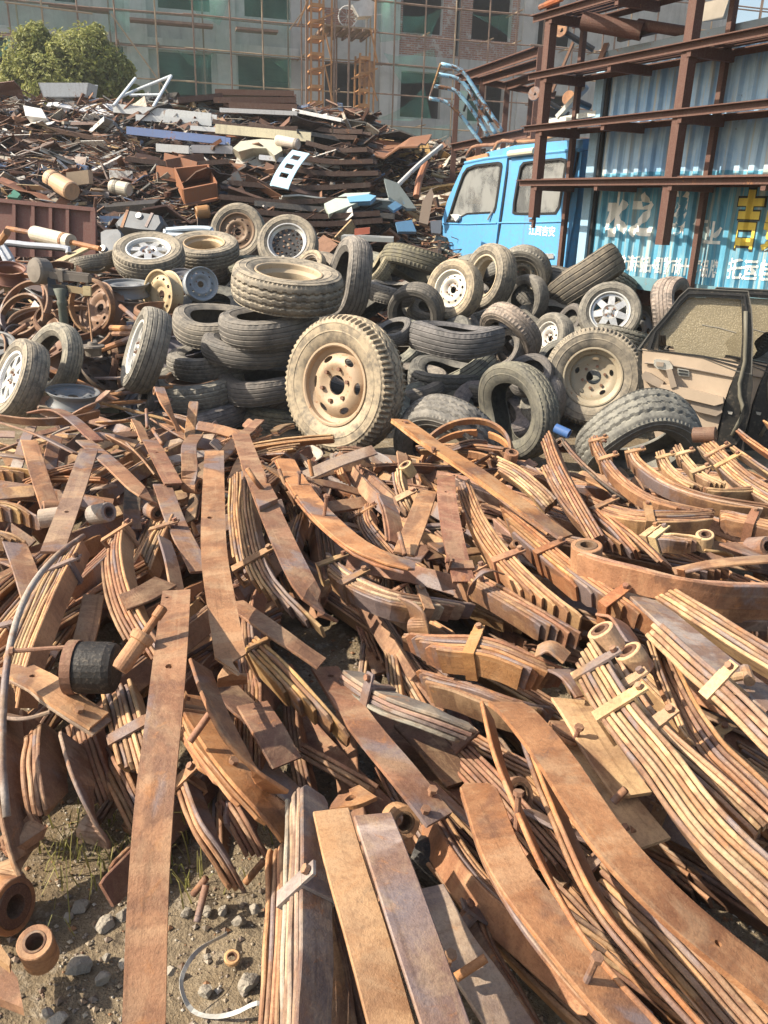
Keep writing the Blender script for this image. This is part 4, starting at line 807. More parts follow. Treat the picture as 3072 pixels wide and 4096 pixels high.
def fit(reg, x0, y0, x1, y1):
    ym = (y0 + y1) / 2; s0, s1 = TS(reg, x0, ym)[0], TS(reg, x1, ym)[0]; b, t = TS(reg, (x0 + x1) / 2, y1)[1], TS(reg, (x0 + x1) / 2, y0)[1]; return (s0, s1), (lambda s: (b, t))
a, b = fit('K', 888, 955, 1138, 1052); letter('lettering', '江西吉安', a, b, lambda s: .028, WHITEP, T, (), .02)
# ---- corrugated container box
PER, DPT = .148, .036
S0, S1 = .22, 4.2; ZB, ZT = TS('L', 800, 890)[1], TS('N', 650, 345)[1]; ZT = max(ZT, 2.6)
def corr(s):
    f = ((s - S0) / PER) % 1
    return -DPT * (sst_(.0, .12, f) - sst_(.5, .62, f))
def sst_(a, b, x): return max(0., min(1., (x - a) / (b - a)))
cuts = []; i = 0
while S0 + i * PER < S1:
    for f in (0, .12, .5, .62): cuts.append(S0 + (i + f) * PER)
    i += 1
def m_box():
    t = NT('faded_blue_container_paint'); sp = t.n('SeparateXYZ'); g = t.n('NewGeometry'); t.l(g.outputs['Position'], sp.inputs[0])
    a = t.noise(2.2, 6, .65, .6); st = t.noise(3, 5, .65, 0, t.mapping((7, 7, .35))); f = t.noise(30, 4, .7)
    low = t.math('LESS_THAN', t.math('ADD', sp.outputs[2], t.math('MULTIPLY', a, .05)), TS('N', 900, 1195)[1] + .05)
    c = t.mix(low, t.mix(t.ramp(a, .35, .65), (.20, .37, .58), (.36, .53, .68)), t.mix(t.ramp(a, .3, .7), (.045, .20, .32), (.11, .34, .47)))
    c = t.mix(t.ramp(st, .47, .68, 0, .8), c, (.42, .41, .33)); c = t.mix(t.ramp(st, .44, .3, 0, .4), c, (.10, .16, .22))
    r = t.math('ADD', t.math('MULTIPLY', a, .6), t.math('MULTIPLY', f, .4)); c = t.mix(t.ramp(r, .63, .68), c, (.14, .055, .025)); return t.fin(c, .55, 0, f, .15, .004)
BOXP = m_box()
b = TW(1.8, -.9, 0); T = thing('container_box', 'corrugated blue container box with white and yellow Chinese lettering', 'container', b)
ss = sorted(set(cuts + [S0, S1])); vs, fs = [], []; zz = [ZB, (ZB * 2 + ZT) / 3, (ZB + ZT * 2) / 3, ZT - .10]
for s in ss:
    for z in zz: vs.append(TW(s, corr(s), z))
n = len(zz)
for i in range(len(ss) - 1):
    for j in range(n - 1): fs.append((i * n + j, (i + 1) * n + j, (i + 1) * n + j + 1, i * n + j + 1))
mesh('corrugated_side', vs, fs, BOXP, T)
mesh('top_rail', *beam(TW(S0 - .1, -.03, ZT - .05), TW(S1, -.03, ZT - .05), .11, .13), m_paint('rusty_blue_rail', (.20, .26, .30), .6, .7), T)
mesh('bottom_rail', *beam(TW(S0 - .1, -.03, ZB - .05), TW(S1, -.03, ZB - .05), .13, .11), m_paint('rusty_blue_rail2', (.12, .25, .30), .5, .6), T)
mesh('corner_post', *beam(TW(S0 - .06, -.02, ZB - .1), TW(S0 - .06, -.02, ZT), .11, .12, DV), m_paint('pale_blue_post', (.28, .46, .60), .25, .5), T)
mesh('corner_post', *beam(TW(S0 - .01, -.01, ZB - .1), TW(S0 - .01, -.01, ZT - .14), .03, .10, DV), BLACKM, T)
mesh('front_wall', *prism([TW(S0 - .1, -.1, ZB), TW(S0 - .1, -2.0, ZB), TW(S0 - .1, -2.0, ZT), TW(S0 - .1, -.1, ZT)], DV * .04), BOXP, T)
mesh('roof', *prism([TW(S0 - .1, -.02, ZT - .03), TW(S1, -.02, ZT - .03), TW(S1, -2.0, ZT - .03), TW(S0 - .1, -2.0, ZT - .03)], (0, 0, -.03)), BOXP, T)
mesh('far_side', *prism([TW(S0 - .1, -2.0, ZB), TW(S1, -2.0, ZB), TW(S1, -2.0, ZT), TW(S0 - .1, -2.0, ZT)], NV * .03), BOXP, T); mesh('floor', *prism([TW(S0 - .1, -.1, ZB), TW(S1, -.1, ZB), TW(S1, -1.96, ZB), TW(S0 - .1, -1.96, ZB)], (0, 0, .04)), BOXP, T)
for x0, y0, x1, y1, ch, mt in ((150, 60, 360, 482, '水', WHITEP), (395, 60, 620, 490, '之', WHITEP), (748, 45, 912, 525, '慈', WHITEP), (940, 295, 1070, 537, '管', WHITEP), (1055, 332, 1210, 542, '业', WHITEP), (1330, 18, 1600, 612, '吉', YELP), (1585, 150, 1850, 640, '安', YELP)):
    a, bf = fit('L', x0, y0, x1, y1)
    if mt is YELP:
        letter('lettering_outline', ch, a, bf, corr, BLKP, T, cuts, .055, .003)
        e = (a[1] - a[0]) * .025; b0_, t0_ = bf(0); letter('lettering', ch, (a[0] + e, a[1] - e), lambda s, b0_=b0_, t0_=t0_: (b0_ + .02, t0_ - .02), corr, mt, T, cuts, .03, .006)
    else: letter('lettering', ch, a, bf, corr, mt, T, cuts, .06 if x0 < 800 else .03, .005)
def slant(reg, xl, yl0, yl1, xr, yr0, yr1):
    (sl, tl), bl_ = TS(reg, xl, yl0), TS(reg, xl, yl1)[1]; (sr, tr_), br_ = TS(reg, xr, yr0), TS(reg, xr, yr1)[1]
    return (sl, sr), (lambda s: (bl_ + (br_ - bl_) * (s - sl) / (sr - sl), tl + (tr_ - tl) * (s - sl) / (sr - sl)))
a, bf = slant('L', 230, 635, 785, 1182, 685, 862); letter('lettering', '名标·申请专利产品·中国管材市场十大著名品牌', a, bf, corr, WHITEP, T, cuts, .02, .005)
a, bf = slant('L', 1282, 668, 868, 1860, 700, 900); letter('lettering', '托运电话', a, bf, corr, WHITEP, T, cuts, .02, .005)
# chassis below the box and the drums under it
mesh('chassis_rail', *beam(TW(-2.2, -.6, ZB - .28), TW(S1, -.6, ZB - .28), .08, .2), BLACKM, T); mesh('chassis_rail', *beam(TW(-2.2, -1.3, ZB - .28), TW(S1, -1.3, ZB - .28), .08, .2), BLACKM, T)
for i, (x, y, r) in enumerate(((270, 900, .12), (385, 920, .14), (500, 960, .15))):
    s, z = TS('L', x, y, -.05); cyl('air_tank', ('leftmost', 'middle', 'rightmost')[i] + ' of the dark air tanks under the container edge', 'tank', TW(s, -.08, max(z, .2)), TW(s + .1, -.6, max(z, .2)), r, (.12, .05, .04), SCRAPM, (), 'air tanks under the container')
# ---- steel rack in front of the container
RK = m_paint('rusty_brown_angle_steel', (.088, .038, .028), .45, .5, .75, 0., 6., (.13, .055, .032))
QF, QB = .46, .07
sp1, sp2 = TS('N', 85, 1225, QF)[0], TS('N', 1000, 1225, QF)[0]
shelves = [TS('N', 85, 1232, QF)[1], TS('N', 125, 858, QF)[1], TS('N', 165, 492, QF)[1], TS('N', 95, 118, QF)[1]]
zb1, zb2 = TS('K', 910, 878, QF)[1], TS('L', 660, 548, QF)[1]
T = thing('steel_rack', 'rusty four-tier slatted steel rack standing against the container side', 'rack', TW((sp1 + sp2) / 2, QF / 2, 0))
for s, q, z0 in ((sp1, QF, zb1), (sp2, QF, zb2), (sp1, QB, .35), (sp2, QB, .35), (sp2 + (sp2 - sp1), QF, zb2), (sp2 + (sp2 - sp1), QB, .35)):
    mesh('post', *beam(TW(s, q, z0), TW(s, q, shelves[3] + .75), *((.085, .085) if q > .3 else (.05, .05)), DV), RK, T)
SE = sp2 + (sp2 - sp1) + .2; ST = sp1 - .22
for k, z in enumerate(shelves + [shelves[3] + .62]):
    for q in (QF + .055, QB - .02): mesh('side_rail', *angle_beam(TW(ST, q, z), TW(SE, q, z), .05, .008, Vector((0, 0, 1)), 1 if q > .5 else -1), RK, T)
    for i in range(5): q = QB + .04 + i * .078; mesh('slat', *beam(TW(ST, q, z + .012), TW(SE, q, z + .012), .064, .012), RK, T)
    s = sp1; 
    while s < SE: mesh('cross_arm', *beam(TW(s + .045, QB - .03, z - .055), TW(s + .045, QF + .05, z - .055), .045, .08), RK, T); s += (sp2 - sp1) / 2.0
for s in (sp1, sp2): mesh('foot_bracket', *join(beam(TW(s, QF, zb1 - .1), TW(s, QF, zb1), .03, .03, DV), beam(TW(s - .06, QF, zb1 - .03), TW(s + .02, QF, zb1 - .03), .03, .03)), RK, T) if s == sp1 else None
# loads on the rack
nq = lambda x, y, q: (lambda s: TW(s[0], q, s[1]))(TS('N', x, y, q))
def hollow(name, label, cat, a, b, r, col, tk=.008, mat=RUST, group=None):
    L = (b - a).length; o = mesh(name, *lathe([(r - tk, 0), (r, 0), (r, L), (r - tk, L)], 24, True, Matrix.Translation(a) @ rotz_to(b - a)), mat, None, col, smooth=False)
    return tag(o, label, cat, group)
hollow('steel_pipe', 'big rusty pipe with open end on the top of the rack', 'pipe', nq(392, 142, .45), nq(800, 215, .1), .075, None, .008, RK)
hollow('steel_pipe', 'slimmer brown pipe right of the big rusty pipe', 'pipe', nq(770, 165, .1), nq(1110, 220, -.1), .045, None, .008, RK)
for a, b, r, lab in (((245, 205), (470, 340), .03, 'upper roller bar with a rusty end disc behind the rack post'), ((300, 670), (440, 730), .035, 'roller bar with an orange end disc behind the rack post'), ((65, 640), (300, 780), .025, 'roller bar with a disc end left of the rack post')):
    A_, B_ = nq(*a, -.2), nq(*b, -.5); T2 = thing('roller_bar', lab, 'roller bar', A_, 'roller bars behind the rack'); mesh('bar', *tube([A_, B_], r, 10), BLACKM, T2); mesh('end_disc', *lathe([(.001, -.015), (.07, -.015), (.075, 0), (.07, .015), (.001, .015)], 20, False, Matrix.Translation(A_) @ rotz_to(Vector((-.5, -.8, .1)))), RUST, T2, TINT['b'])
for a, b, w, c, lab in (((225, 800), (420, 590), .07, (.45, .47, .45), 'grey diagonal brace beam behind the first rack post'), ((165, 835), (500, 775), .08, (.55, .57, .52), 'whitish plank lying on the second rack tier'), ((185, 630), (330, 290), .04, (.16, .08, .05), 'rusty thin bar crossing behind the rack post'), ((510, 420), (560, 300), .05, (.2, .1, .06), 'short rusty bar beside the container corner'), ((640, 270), (900, 210), .06, (.07, .05, .04), 'dark bundle of scrap on the container roof edge')):
    tag(mesh('steel_bar', *beam(nq(*a, .1), nq(*b, .0), w, w * .6), SCRAPM, None, c), lab, 'bar')
tag(mesh('orange_pole', *tube([nq(105, 50, QF + .05), nq(250, -10, QF + .1)], .028, 8), RUST, None, (.5, .16, .06)), 'short orange pole end at the top left of the rack', 'pole')
tag(mesh('wooden_board', *prism([nq(x, y, -.8) for x, y in ((1250, 20), (1420, -20), (1370, 130), (1230, 150))], NV * .04), m_plain('grey_timber', (.30, .26, .21), .85)), 'grey timber board standing on the container roof', 'board')
# ---- gantry frame and bent blue pipes behind the cab
T = thing('gantry', 'rusty angle-steel frame standing behind the cab', 'steel frame', PY('O', 1300, 1100, 13)); oy = lambda x, y, Y: PY('O', x, y, Y)
fp = [((1078, 482), (1052, 915), 13.0), ((1235, 490), (1205, 900), 12.8), ((1392, 522), (1365, 880), 12.6), ((1548, 545), (1520, 860), 12.4)]
for a, b, Y in fp: p = oy(*a, Y); mesh('post', *beam(p, Vector((p.x, p.y, .3)), .07, .07, Vector((1, 0, 0))), RK, T)
for a, b, Ya, Yb in (((1078, 484), (1600, 300), 13.0, 10.6), ((1235, 492), (1660, 362), 12.8, 10.8), ((1392, 524), (1700, 430), 12.6, 10.8), ((1052, 915), (1520, 818), 13., 10.8), ((1078, 484), (1235, 492), 13., 12.8), ((1235, 492), (1392, 524), 12.8, 12.6), ((1392, 524), (1700, 580), 12.6, 12.2), ((1545, 550), (1700, 500), 12.4, 11.)):
    mesh('beam', *angle_beam(oy(*a, Ya), oy(*b, Yb), .08, .012), RK, T)
for x in (1600, 1660): p = oy(x, 300 + (x - 1600), 10.6); mesh('post', *beam(p, Vector((p.x, p.y, .3)), .06, .06, Vector((1, 0, 0))), RK, T)
T = thing('bent_pipework', 'four bent pipes with flaking blue paint above the low heap', 'pipe frame', oy(1200, 900, 11.6)); BP = m_paint('flaking_blue_pipe', (.28, .52, .68), .85, .5, .5, 0., 9., (.035, .03, .03))
for k, pts in enumerate([[(970, 405), (1070, 430), (1130, 480), (1240, 650), (1360, 835)], [(950, 470), (1070, 495), (1140, 560), (1220, 700), (1320, 850)], [(925, 545), (1040, 565), (1100, 610), (1190, 730), (1270, 860)], [(895, 622), (990, 640), (1050, 682), (1120, 760), (1225, 905)]]):
    mesh('bent_pipe', *tube(catmull([oy(x, y, 11.4 + .12 * k) for x, y in pts], 18), .024, 8), BP, T, smooth=True)
mesh('tie_bar', *tube([oy(968, 402, 11.38), oy(895, 625, 11.8)], .016, 6), RUST, T, TINT['t']); mesh('cross_bar', *tube([oy(1160, 560, 11.5), (oy(1115, 700, 11.8))], .016, 6), BLACKM, T); mesh('cross_bar', *tube([oy(1240, 640, 11.45), oy(1195, 840, 11.8)], .016, 6), BP, T)
# ================================================================== TYRES AND WHEELS
def tri(x): x = x % 1; return 4 * abs(x - .5) - 1
def tyre_mesh(kind, Wd=.52, rim=.60, seg=150, sag=0.):
    """unit tyre: outer radius 1, axis z, width Wd; tread cut as real grooves"""
    h = Wd / 2
    out = [(rim, -h * .72), (rim + .03, -h * .80), (rim + .09, -h * .93), (.742, -h * .975), (.748, -h * 1.005), (.762, -h * 1.005), (.768, -h * .985), (.81, -h * 1.0), (.862, -h * .99), (.868, -h * 1.01), (.882, -h * 1.005), (.888, -h * .975), (.915, -h * .95), (.94, -h * .93), (.945, -h * .915)]
    nt = 30; tread = []
    for i in range(nt + 1):
        u = -1 + 2 * i / nt; tread.append((u, 1 - .035 * u * u - .02 * abs(u) ** 8, h * .88 * u))
    inner = [(.93, h * .70), (.935, 0), (.93, -h * .70), (.80, -h * .86), (rim + .06, -h * .80), (rim + .005, -h * .66)]
    dep = {'rib': .022, 'block': .022, 'zig': .03, 'lug': .045, 'bald': .008}[kind]
    vs, fs = [], []; prof_n = None
    for k in range(seg):
        th = k / seg; c, s = math.cos(2 * math.pi * th), math.sin(2 * math.pi * th); pr = []
        for r, z in out: pr.append((r, z))
        for i, (u, r, z) in enumerate(tread):
            d = 0; au = abs(u)
            if kind in ('rib', 'bald'):
                if min(abs(au - .2), abs(au - .62)) < .04: d = dep
                if kind == 'rib' and au > .72 and (th * 50) % 1 < .34: d = dep * .6
            elif kind == 'block':
                if min(abs(au - .22), abs(au - .60)) < .045: d = dep
                if au > .66 and (th * 50) % 1 < .34: d = dep * .8
                if au < .6 and au > .25 and ((th * 50 + u * 2) % 1) < .3: d = dep * .6
            elif kind == 'zig':
                z0 = .07 * tri(th * 37.5)
                if min(abs(u - z0), abs(u - z0 - .42), abs(u - z0 + .42)) < .05: d = dep
                if au > .86 and (th * 75) % 1 < .5: d = dep * .7
            elif kind == 'lug':
                if au > .52 and (th * 70) % 1 < .4: d = dep
                if abs(u - .10 * tri(th * 35) - .25) < .045 or abs(u + .10 * tri(th * 35) + .25) < .045: d = dep * .8
            pr.append((r - d, z))
        for r, z in reversed(out):
            if kind == 'lug' and r > .90 and (th * 70) % 1 < .4: r -= .025
            pr.append((r, -z))
        if kind == 'lug' and (th * 70) % 1 < .4:
            for q in range(len(out)):
                if pr[q][0] > .90: pr[q] = (pr[q][0] - .025, pr[q][1])
        pr += inner; prof_n = len(pr); ph_ = 2 * math.pi * th
        fr = 1 + sag * (.045 * math.cos(2 * ph_) + .02 * math.cos(3 * ph_ + 1)); fz = sag * (.055 * math.cos(2 * ph_ + .6) + .03 * math.cos(3 * ph_))
        for r, z in pr: vs.append((r * c * fr, r * s * fr, z * (1 - .12 * sag * (.5 + .5 * math.cos(ph_ + 2))) + fz))
    n = prof_n
    for k in range(seg):
        k2 = (k + 1) % seg
        for i in range(n):
            j = (i + 1) % n; fs.append((k * n + i, k2 * n + i, k2 * n + j, k * n + j))
    me = bpy.data.meshes.new('tyre_' + kind); me.from_pydata(vs, [], fs); me.materials.append(RUBBER)
    me.polygons.foreach_set('use_smooth', [True] * len(fs)); me.set_sharp_from_angle(angle=R(38))
    return me
TY = {'rib': tyre_mesh('rib', .60, .62), 'block': tyre_mesh('block', .62, .60), 'zig': tyre_mesh('zig', .58, .58), 'lug': tyre_mesh('lug', .54, .57, 280), 'bald': tyre_mesh('bald', .62, .60), 'slim': tyre_mesh('rib', .46, .62)}
TYS = {k: [tyre_mesh(k, *{'rib': (.60, .62), 'block': (.62, .60), 'zig': (.58, .58), 'bald': (.62, .60)}[k], 150, s) for s in (.6, 1., -.9)] for k in ('rib', 'block', 'zig', 'bald')}
TYW = {'rib': (.60, .62), 'block': (.62, .60), 'zig': (.58, .58), 'lug': (.54, .57), 'bald': (.62, .60), 'slim': (.46, .62)}
def disc_mesh(name, r0, holes, zf, thick, mat, extra_r=()):
    ex = []
    for rr in [.2, .3, .4, .5, .6, .7, .8, .9] + list(extra_r):
        k = max(8, int(40 * rr)); ex += [(rr * r0 * math.cos(2 * math.pi * i / k + rr), rr * r0 * math.sin(2 * math.pi * i / k + rr)) for i in range(k)]
    p2, tr = plate2d(circ(0, 0, r0, 56), holes, ex)
    g = thicken(p2, tr, None, lambda p: Vector((p[0], p[1], zf(math.hypot(p[0], p[1])))), lambda p: Vector((p[0], p[1], zf(math.hypot(p[0], p[1])) - thick)))
    me = bpy.data.meshes.new(name); me.from_pydata([tuple(v) for v in g[0]], [], g[1]); me.materials.append(mat)
    me.polygons.foreach_set('use_smooth', [True] * len(me.polygons)); me.set_sharp_from_angle(angle=R(35)); return me
def geo_mesh(name, g, mat, smooth=False, ang=35):
    me = bpy.data.meshes.new(name); me.from_pydata([tuple(v) for v in g[0]], [], g[1]); me.materials.append(mat)
    if smooth: me.polygons.foreach_set('use_smooth', [True] * len(me.polygons)); me.set_sharp_from_angle(angle=R(ang))
    return me
def star_hole(a, ri, ro, half, n=5):
    pts = [(ri * math.cos(a), ri * math.sin(a))]
    for i in range(n): b = a - half + 2 * half * i / (n - 1); pts.append((ro * math.cos(b), ro * math.sin(b)))
    return pts
# all wheel parts in units of the rim radius, outward face +z
BARREL = geo_mesh('rim_barrel', lathe([(1.03, .42), (1.06, .44), (1.05, .47), (1.0, .47), (.97, .44), (.96, .30), (.84, .20), (.82, -.05), (.92, -.30), (.96, -.42), (1.04, -.46), (1.06, -.43), (1.0, -.40), (.94, -.24), (.86, -.05), (.88, .18), (.99, .28), (1.0, .42)], 48, True), WHEELSTEEL, True)
BARREL_A = geo_mesh('rim_barrel_alloy', lathe([(1.03, .42), (1.06, .44), (1.05, .47), (1.0, .47), (.97, .44), (.96, .30), (.84, .20), (.82, -.05), (.92, -.30), (.96, -.42), (1.04, -.46), (1.06, -.43), (1.0, -.40), (.94, -.24), (.86, -.05), (.88, .18), (.99, .28), (1.0, .42)], 48, True), ALLOY, True)
dish = lambda z0, z1: (lambda r: z0 + (z1 - z0) * max(0, min(1, (r - .35) / .5)) ** 1.3)
DISC = {
 'star': disc_mesh('disc_star', .95, [star_hole(2 * math.pi * i / 7, .42, .86, .27) for i in range(7)] + [circ(0, 0, .10, 14)], lambda r: .36 + .05 * math.cos(r * 3) - .10 * (r < .34) * (r > .11), .07, ALLOY),
 'steel': disc_mesh('disc_steel', .93, [circ(.70 * math.cos(2 * math.pi * i / 6), .70 * math.sin(2 * math.pi * i / 6), .155, 14, .075, 2 * math.pi * i / 6) for i in range(6)] + [circ(0, 0, .255, 20)], lambda r: .30 + .12 * math.exp(-((r - .55) / .16) ** 2) - .10 * (r > .82), .05, WHEELSTEEL, (.55, .62)),
 'deep': disc_mesh('disc_deep', .86, [circ(.64 * math.cos(2 * math.pi * i / 5 + .3), .64 * math.sin(2 * math.pi * i / 5 + .3), .12, 14, .075, 2 * math.pi * i / 5 + .3) for i in range(5)] + [circ(0, 0, .27, 20)], lambda r: -.12 + .10 * (r > .5) * min(1, (r - .5) * 6), .05, WHEELSTEEL, (.48, .52)),
 'small': disc_mesh('disc_small', .90, [circ(.70 * math.cos(2 * math.pi * i / 10), .70 * math.sin(2 * math.pi * i / 10), .085, 10, .055, 2 * math.pi * i / 10) for i in range(10)] + [circ(0, 0, .20, 16)], lambda r: .20 + .14 * math.exp(-((r - .60) / .15) ** 2) - .08 * (r < .4), .05, WHEELSTEEL, (.55, .65)),
 'mesh': disc_mesh('disc_mesh', .93, [circ(rr * math.cos(2 * math.pi * (i + o) / 14), rr * math.sin(2 * math.pi * (i + o) / 14), s, 6) for rr, o, s in ((.76, 0, .10), (.56, .5, .075)) for i in range(14)] + [circ(0, 0, .10, 12)], lambda r: .12 + .1 * r * r, .06, BLACKM),
}
def clean(o, rcol):
    if sum(rcol) > 1.35:
        s = o.material_slots[0]; s.link = 'OBJECT'; s.material = WHEELPAINT
WHEELPAINT = m_paint('pale_wheel_paint', None, .22, .5, .5, .1, 7.)
NUT = geo_mesh('wheel_nut', tube([(0, 0, 0), (0, 0, .10)], .055, 6), WHEELSTEEL)
HUB = geo_mesh('hub_cap', lathe([(.001, .12), (.10, .11), (.13, .06), (.14, 0)], 18), ALLOY, True)
NUTS = {'star': (4, .24, .30), 'steel': (6, .42, .36), 'deep': (6, .40, -.12), 'small': (5, .34, .22), 'mesh': (5, .26, .10)}
DUST = {'tan': (.39, .315, .215, 1.35), 'grey': (.25, .228, .188, 1.2), 'mid': (.31, .265, .20, 1.2), 'dark': (.205, .19, .165, 1.1), 'moss': (.23, .20, .13, 1.0)}
def wheel(label, reg, cx, cy, rpx, Rm, axis, kind='rib', rim=None, dust='mid', rcol=(.3, .28, .25), spin=None, wd=1.0, dep=None, sink=.02):
    if dep: Rm = dep * rpx * REG[reg][2] / FPX
    d = dep or Rm * FPX / (rpx * REG[reg][2]); c = PD(reg, cx, cy, d); axis = Vector(axis).normalized()
    sp = rnd.uniform(0, 6.28) if spin is None else spin
    Wd, rr = TYW[kind]; hw = Wd * Rm * wd / 2
    # never below the ground
    low = c.z - Rm * math.sqrt(max(0, 1 - axis.z ** 2)) - hw * abs(axis.z)
    if low < -sink: c.z += -sink - low
    Mx = Matrix.Translation(c) @ rotz_to(axis, sp) @ Matrix.Diagonal((Rm, Rm * (1 if rim else rnd.uniform(.93, 1)), Rm * wd, 1))
    if not rim:
        dc = DUST[dust]; o = inst('tyre', rnd.choice(TYS[kind]) if kind in TYS else TY[kind], None, Mx, (*jit(dc, .25), dc[3] * rnd.uniform(.85, 1.12))); tag(o, label, 'tyre', 'worn tyres heaped behind the springs'); return o
    T = thing('wheel', label, 'wheel', c, 'wheels with their rims in the tyre heap')
    inst('tyre', TY[kind], T, Mx, DUST[dust], world=True)
    rs = Rm * rr * .985; zs = hw * .86 / .46
    Mr = Matrix.Translation(c) @ rotz_to(axis, sp) @ Matrix.Diagonal((rs, rs, zs, 1))
    r_ = inst('rim', BARREL_A if rim in ('star', 'mesh') else BARREL, T, Mr, rcol, world=True)
    if rim == 'barrel': return T
    Md = Matrix.Translation(c) @ rotz_to(axis, sp) @ Matrix.Diagonal((rs, rs, zs, 1))
    clean(r_, rcol); clean(inst('disc', DISC[rim], T, Md, rcol, world=True), rcol if rim not in ('star', 'mesh') else (0, 0, 0))
    k, rad, zz = NUTS[rim]
    for i in range(k):
        a = 2 * math.pi * i / k + .3
        inst('wheel_nut', NUT, T, Md @ Matrix.Translation((rad * math.cos(a), rad * math.sin(a), zz)), (.16, .08, .05), world=True)
    if rim == 'star': inst('hub_cap', HUB, T, Md @ Matrix.Translation((0, 0, .33)), rcol, world=True)
    return T
def bare_rim(label, reg, cx, cy, rpx, Rm, axis, disc='small', col=(.3, .25, .18), wd=.5, dep=None):
    if dep: Rm = dep * rpx * REG[reg][2] / FPX
    d = Rm * FPX / (rpx * REG[reg][2]); c = PD(reg, cx, cy, d)
    T = thing('wheel', label, 'wheel', c, 'bare rims among the tyres')
    Mr = Matrix.Translation(c) @ rotz_to(axis, rnd.uniform(0, 6)) @ Matrix.Diagonal((Rm / 1.06, Rm / 1.06, Rm * wd, 1))
    inst('barrel', BARREL, T, Mr, col, world=True)
    if disc:
        inst('disc', DISC[disc], T, Mr, col, world=True)
    return T
def hoop(label, reg, cx, cy, rpx, Rm, axis, tk=.012, col='p', h=1.6, dep=None, arc=6.0, group='rusty lock rings from truck wheels', name='lock_ring', z=None):
    if dep: Rm = dep * rpx * REG[reg][2] / FPX
    d = dep or Rm * FPX / (rpx * REG[reg][2]); c = PD(reg, cx, cy, d); a0 = rnd.uniform(0, 6)
    Mx = Matrix.Translation(c) @ rotz_to(axis); pts = [Mx @ Vector((Rm * math.cos(a0 + arc * i / 40), Rm * math.sin(a0 + arc * i / 40), 0)) for i in range(41)]
    vs, fs = [], []; ax = (Mx.to_3x3() @ Vector((0, 0, 1)))
    sec = [(-tk, -tk * h), (tk * .3, -tk * h), (tk, -tk * h * .5), (tk * .6, tk * h * .6), (tk * .2, tk * h), (-tk, tk * h)]
    for i, p in enumerate(pts):
        ra = (p - c).normalized()
        for x, y in sec: vs.append(p + ra * x + ax * y)
    n = 6
    for i in range(40):
        for k in range(n): k2 = (k + 1) % n; fs.append((i * n + k, i * n + k2, (i + 1) * n + k2, (i + 1) * n + k))
    fs += [tuple(range(n))[::-1], tuple(40 * n + k for k in range(n))]
    o = mesh(name, vs, fs, RUST, None, jit(TINT[col], .2)); tag(o, label, 'ring', group); return o
UP = (0, 0, 1)
# -- the stack behind the big wheel
wheel('top tyre of the tallest stack, dusty with zigzag tread and pale bead', 'C', 1243, 372, 242, .36, (.10, -.16, 1), 'zig', 'barrel', 'mid', (.42, .33, .22), wd=1.05)
wheel('second tyre from the top of the tallest stack, dark', 'C', 1165, 535, 228, .345, (-.10, -.12, 1), 'rib', None, 'grey', wd=.9)
wheel('third tyre down the tallest stack, ribbed and dark', 'C', 1085, 640, 208, .32, (.06, -.05, 1), 'rib', None, 'grey', wd=.8)
wheel('fourth tyre down the tallest stack, smooth dark band', 'C', 1150, 790, 205, .32, (-.02, -.05, 1), 'rib', None, 'dark', wd=.85)
wheel('pale sand-coloured tyre at the foot of the tallest stack', 'C', 1200, 940, 190, .31, (.02, -.1, 1), 'zig', None, 'tan', wd=.8)
wheel('lowest sand-coloured tyre under the tallest stack', 'C', 1180, 1045, 200, .33, (.02, -.05, 1), 'zig', None, 'tan', wd=.6)
wheel('big truck wheel with lug tread and rusty six-slot disc facing the viewer', 'C', 1485, 800, 298, .395, (-.66, -.86, .16), 'lug', 'steel', 'tan', (.36, .26, .17), spin=.4, wd=.98)
# -- second stack, left
wheel('top tyre of the left stack, open and grey', 'C', 952, 545, 203, .3, (.05, -.10, 1), 'rib', None, 'grey', wd=.85, dep=5.8)
wheel('second tyre of the left stack with grooved tread', 'C', 930, 692, 204, .27, (-.10, -.05, 1), 'block', None, 'grey', wd=.85, dep=5.75)
wheel('third tyre of the left stack with a rusty rim inside', 'C', 848, 800, 210, .315, (-.08, -.14, 1), 'block', 'barrel', 'grey', (.22, .13, .08), wd=.8, dep=5.6)
wheel('bottom tyre of the left stack, dark', 'C', 855, 925, 214, .33, (-.04, -.05, 1), 'rib', None, 'grey', wd=.8, dep=5.6)
wheel('tyre sunk behind the bottom of the left stack', 'C', 690, 985, 110, .28, (-.2, -.4, .9), 'rib', None, 'dark')
wheel('dark tyre leaning low between the silver wheel and the left stack', 'C', 640, 835, 85, .27, (-.75, -.5, .2), 'block', None, 'dark', dep=5.4)
# -- upper left
wheel('wheel with seven-spoke silver alloy lying on top of bare rims', 'C', 645, 245, 152, .29, (.06, -.42, .9), 'block', 'star', 'mid', (.7, .7, .68), wd=1.0)
wheel('open tyre with a beige bead lying right of the silver alloy wheel', 'C', 885, 215, 148, .31, (.02, -.30, .95), 'zig', 'barrel', 'mid', (.45, .33, .2), wd=.9)
wheel('upright wheel with a rusty dished disc in the back row', 'C', 1030, 140, 122, .31, (-.10, -.92, .25), 'rib', 'small', 'mid', (.16, .10, .06), wd=.8)
wheel('back-row wheel with a black mesh alloy facing the viewer', 'C', 1245, 195, 132, .31, (-.05, -.84, .50), 'rib', 'mesh', 'mid', (.2, .2, .2))
wheel('dark wheel with a glossy black steel disc behind the mesh alloy', 'C', 1400, 150, 98, .30, (-.12, -.92, .4), 'rib', 'small', 'mid', (.06, .06, .06))
wheel('tall dark tyre standing on edge right of the stack top', 'C', 1500, 345, 178, .33, (-.88, -.42, .22), 'rib', None, 'grey')
wheel('tyre half hidden behind the tall upright tyre', 'C', 1345, 285, 70, .28, (-.5, -.7, .5), 'rib', 'barrel', 'tan', (.3, .25, .2), dep=6.8)
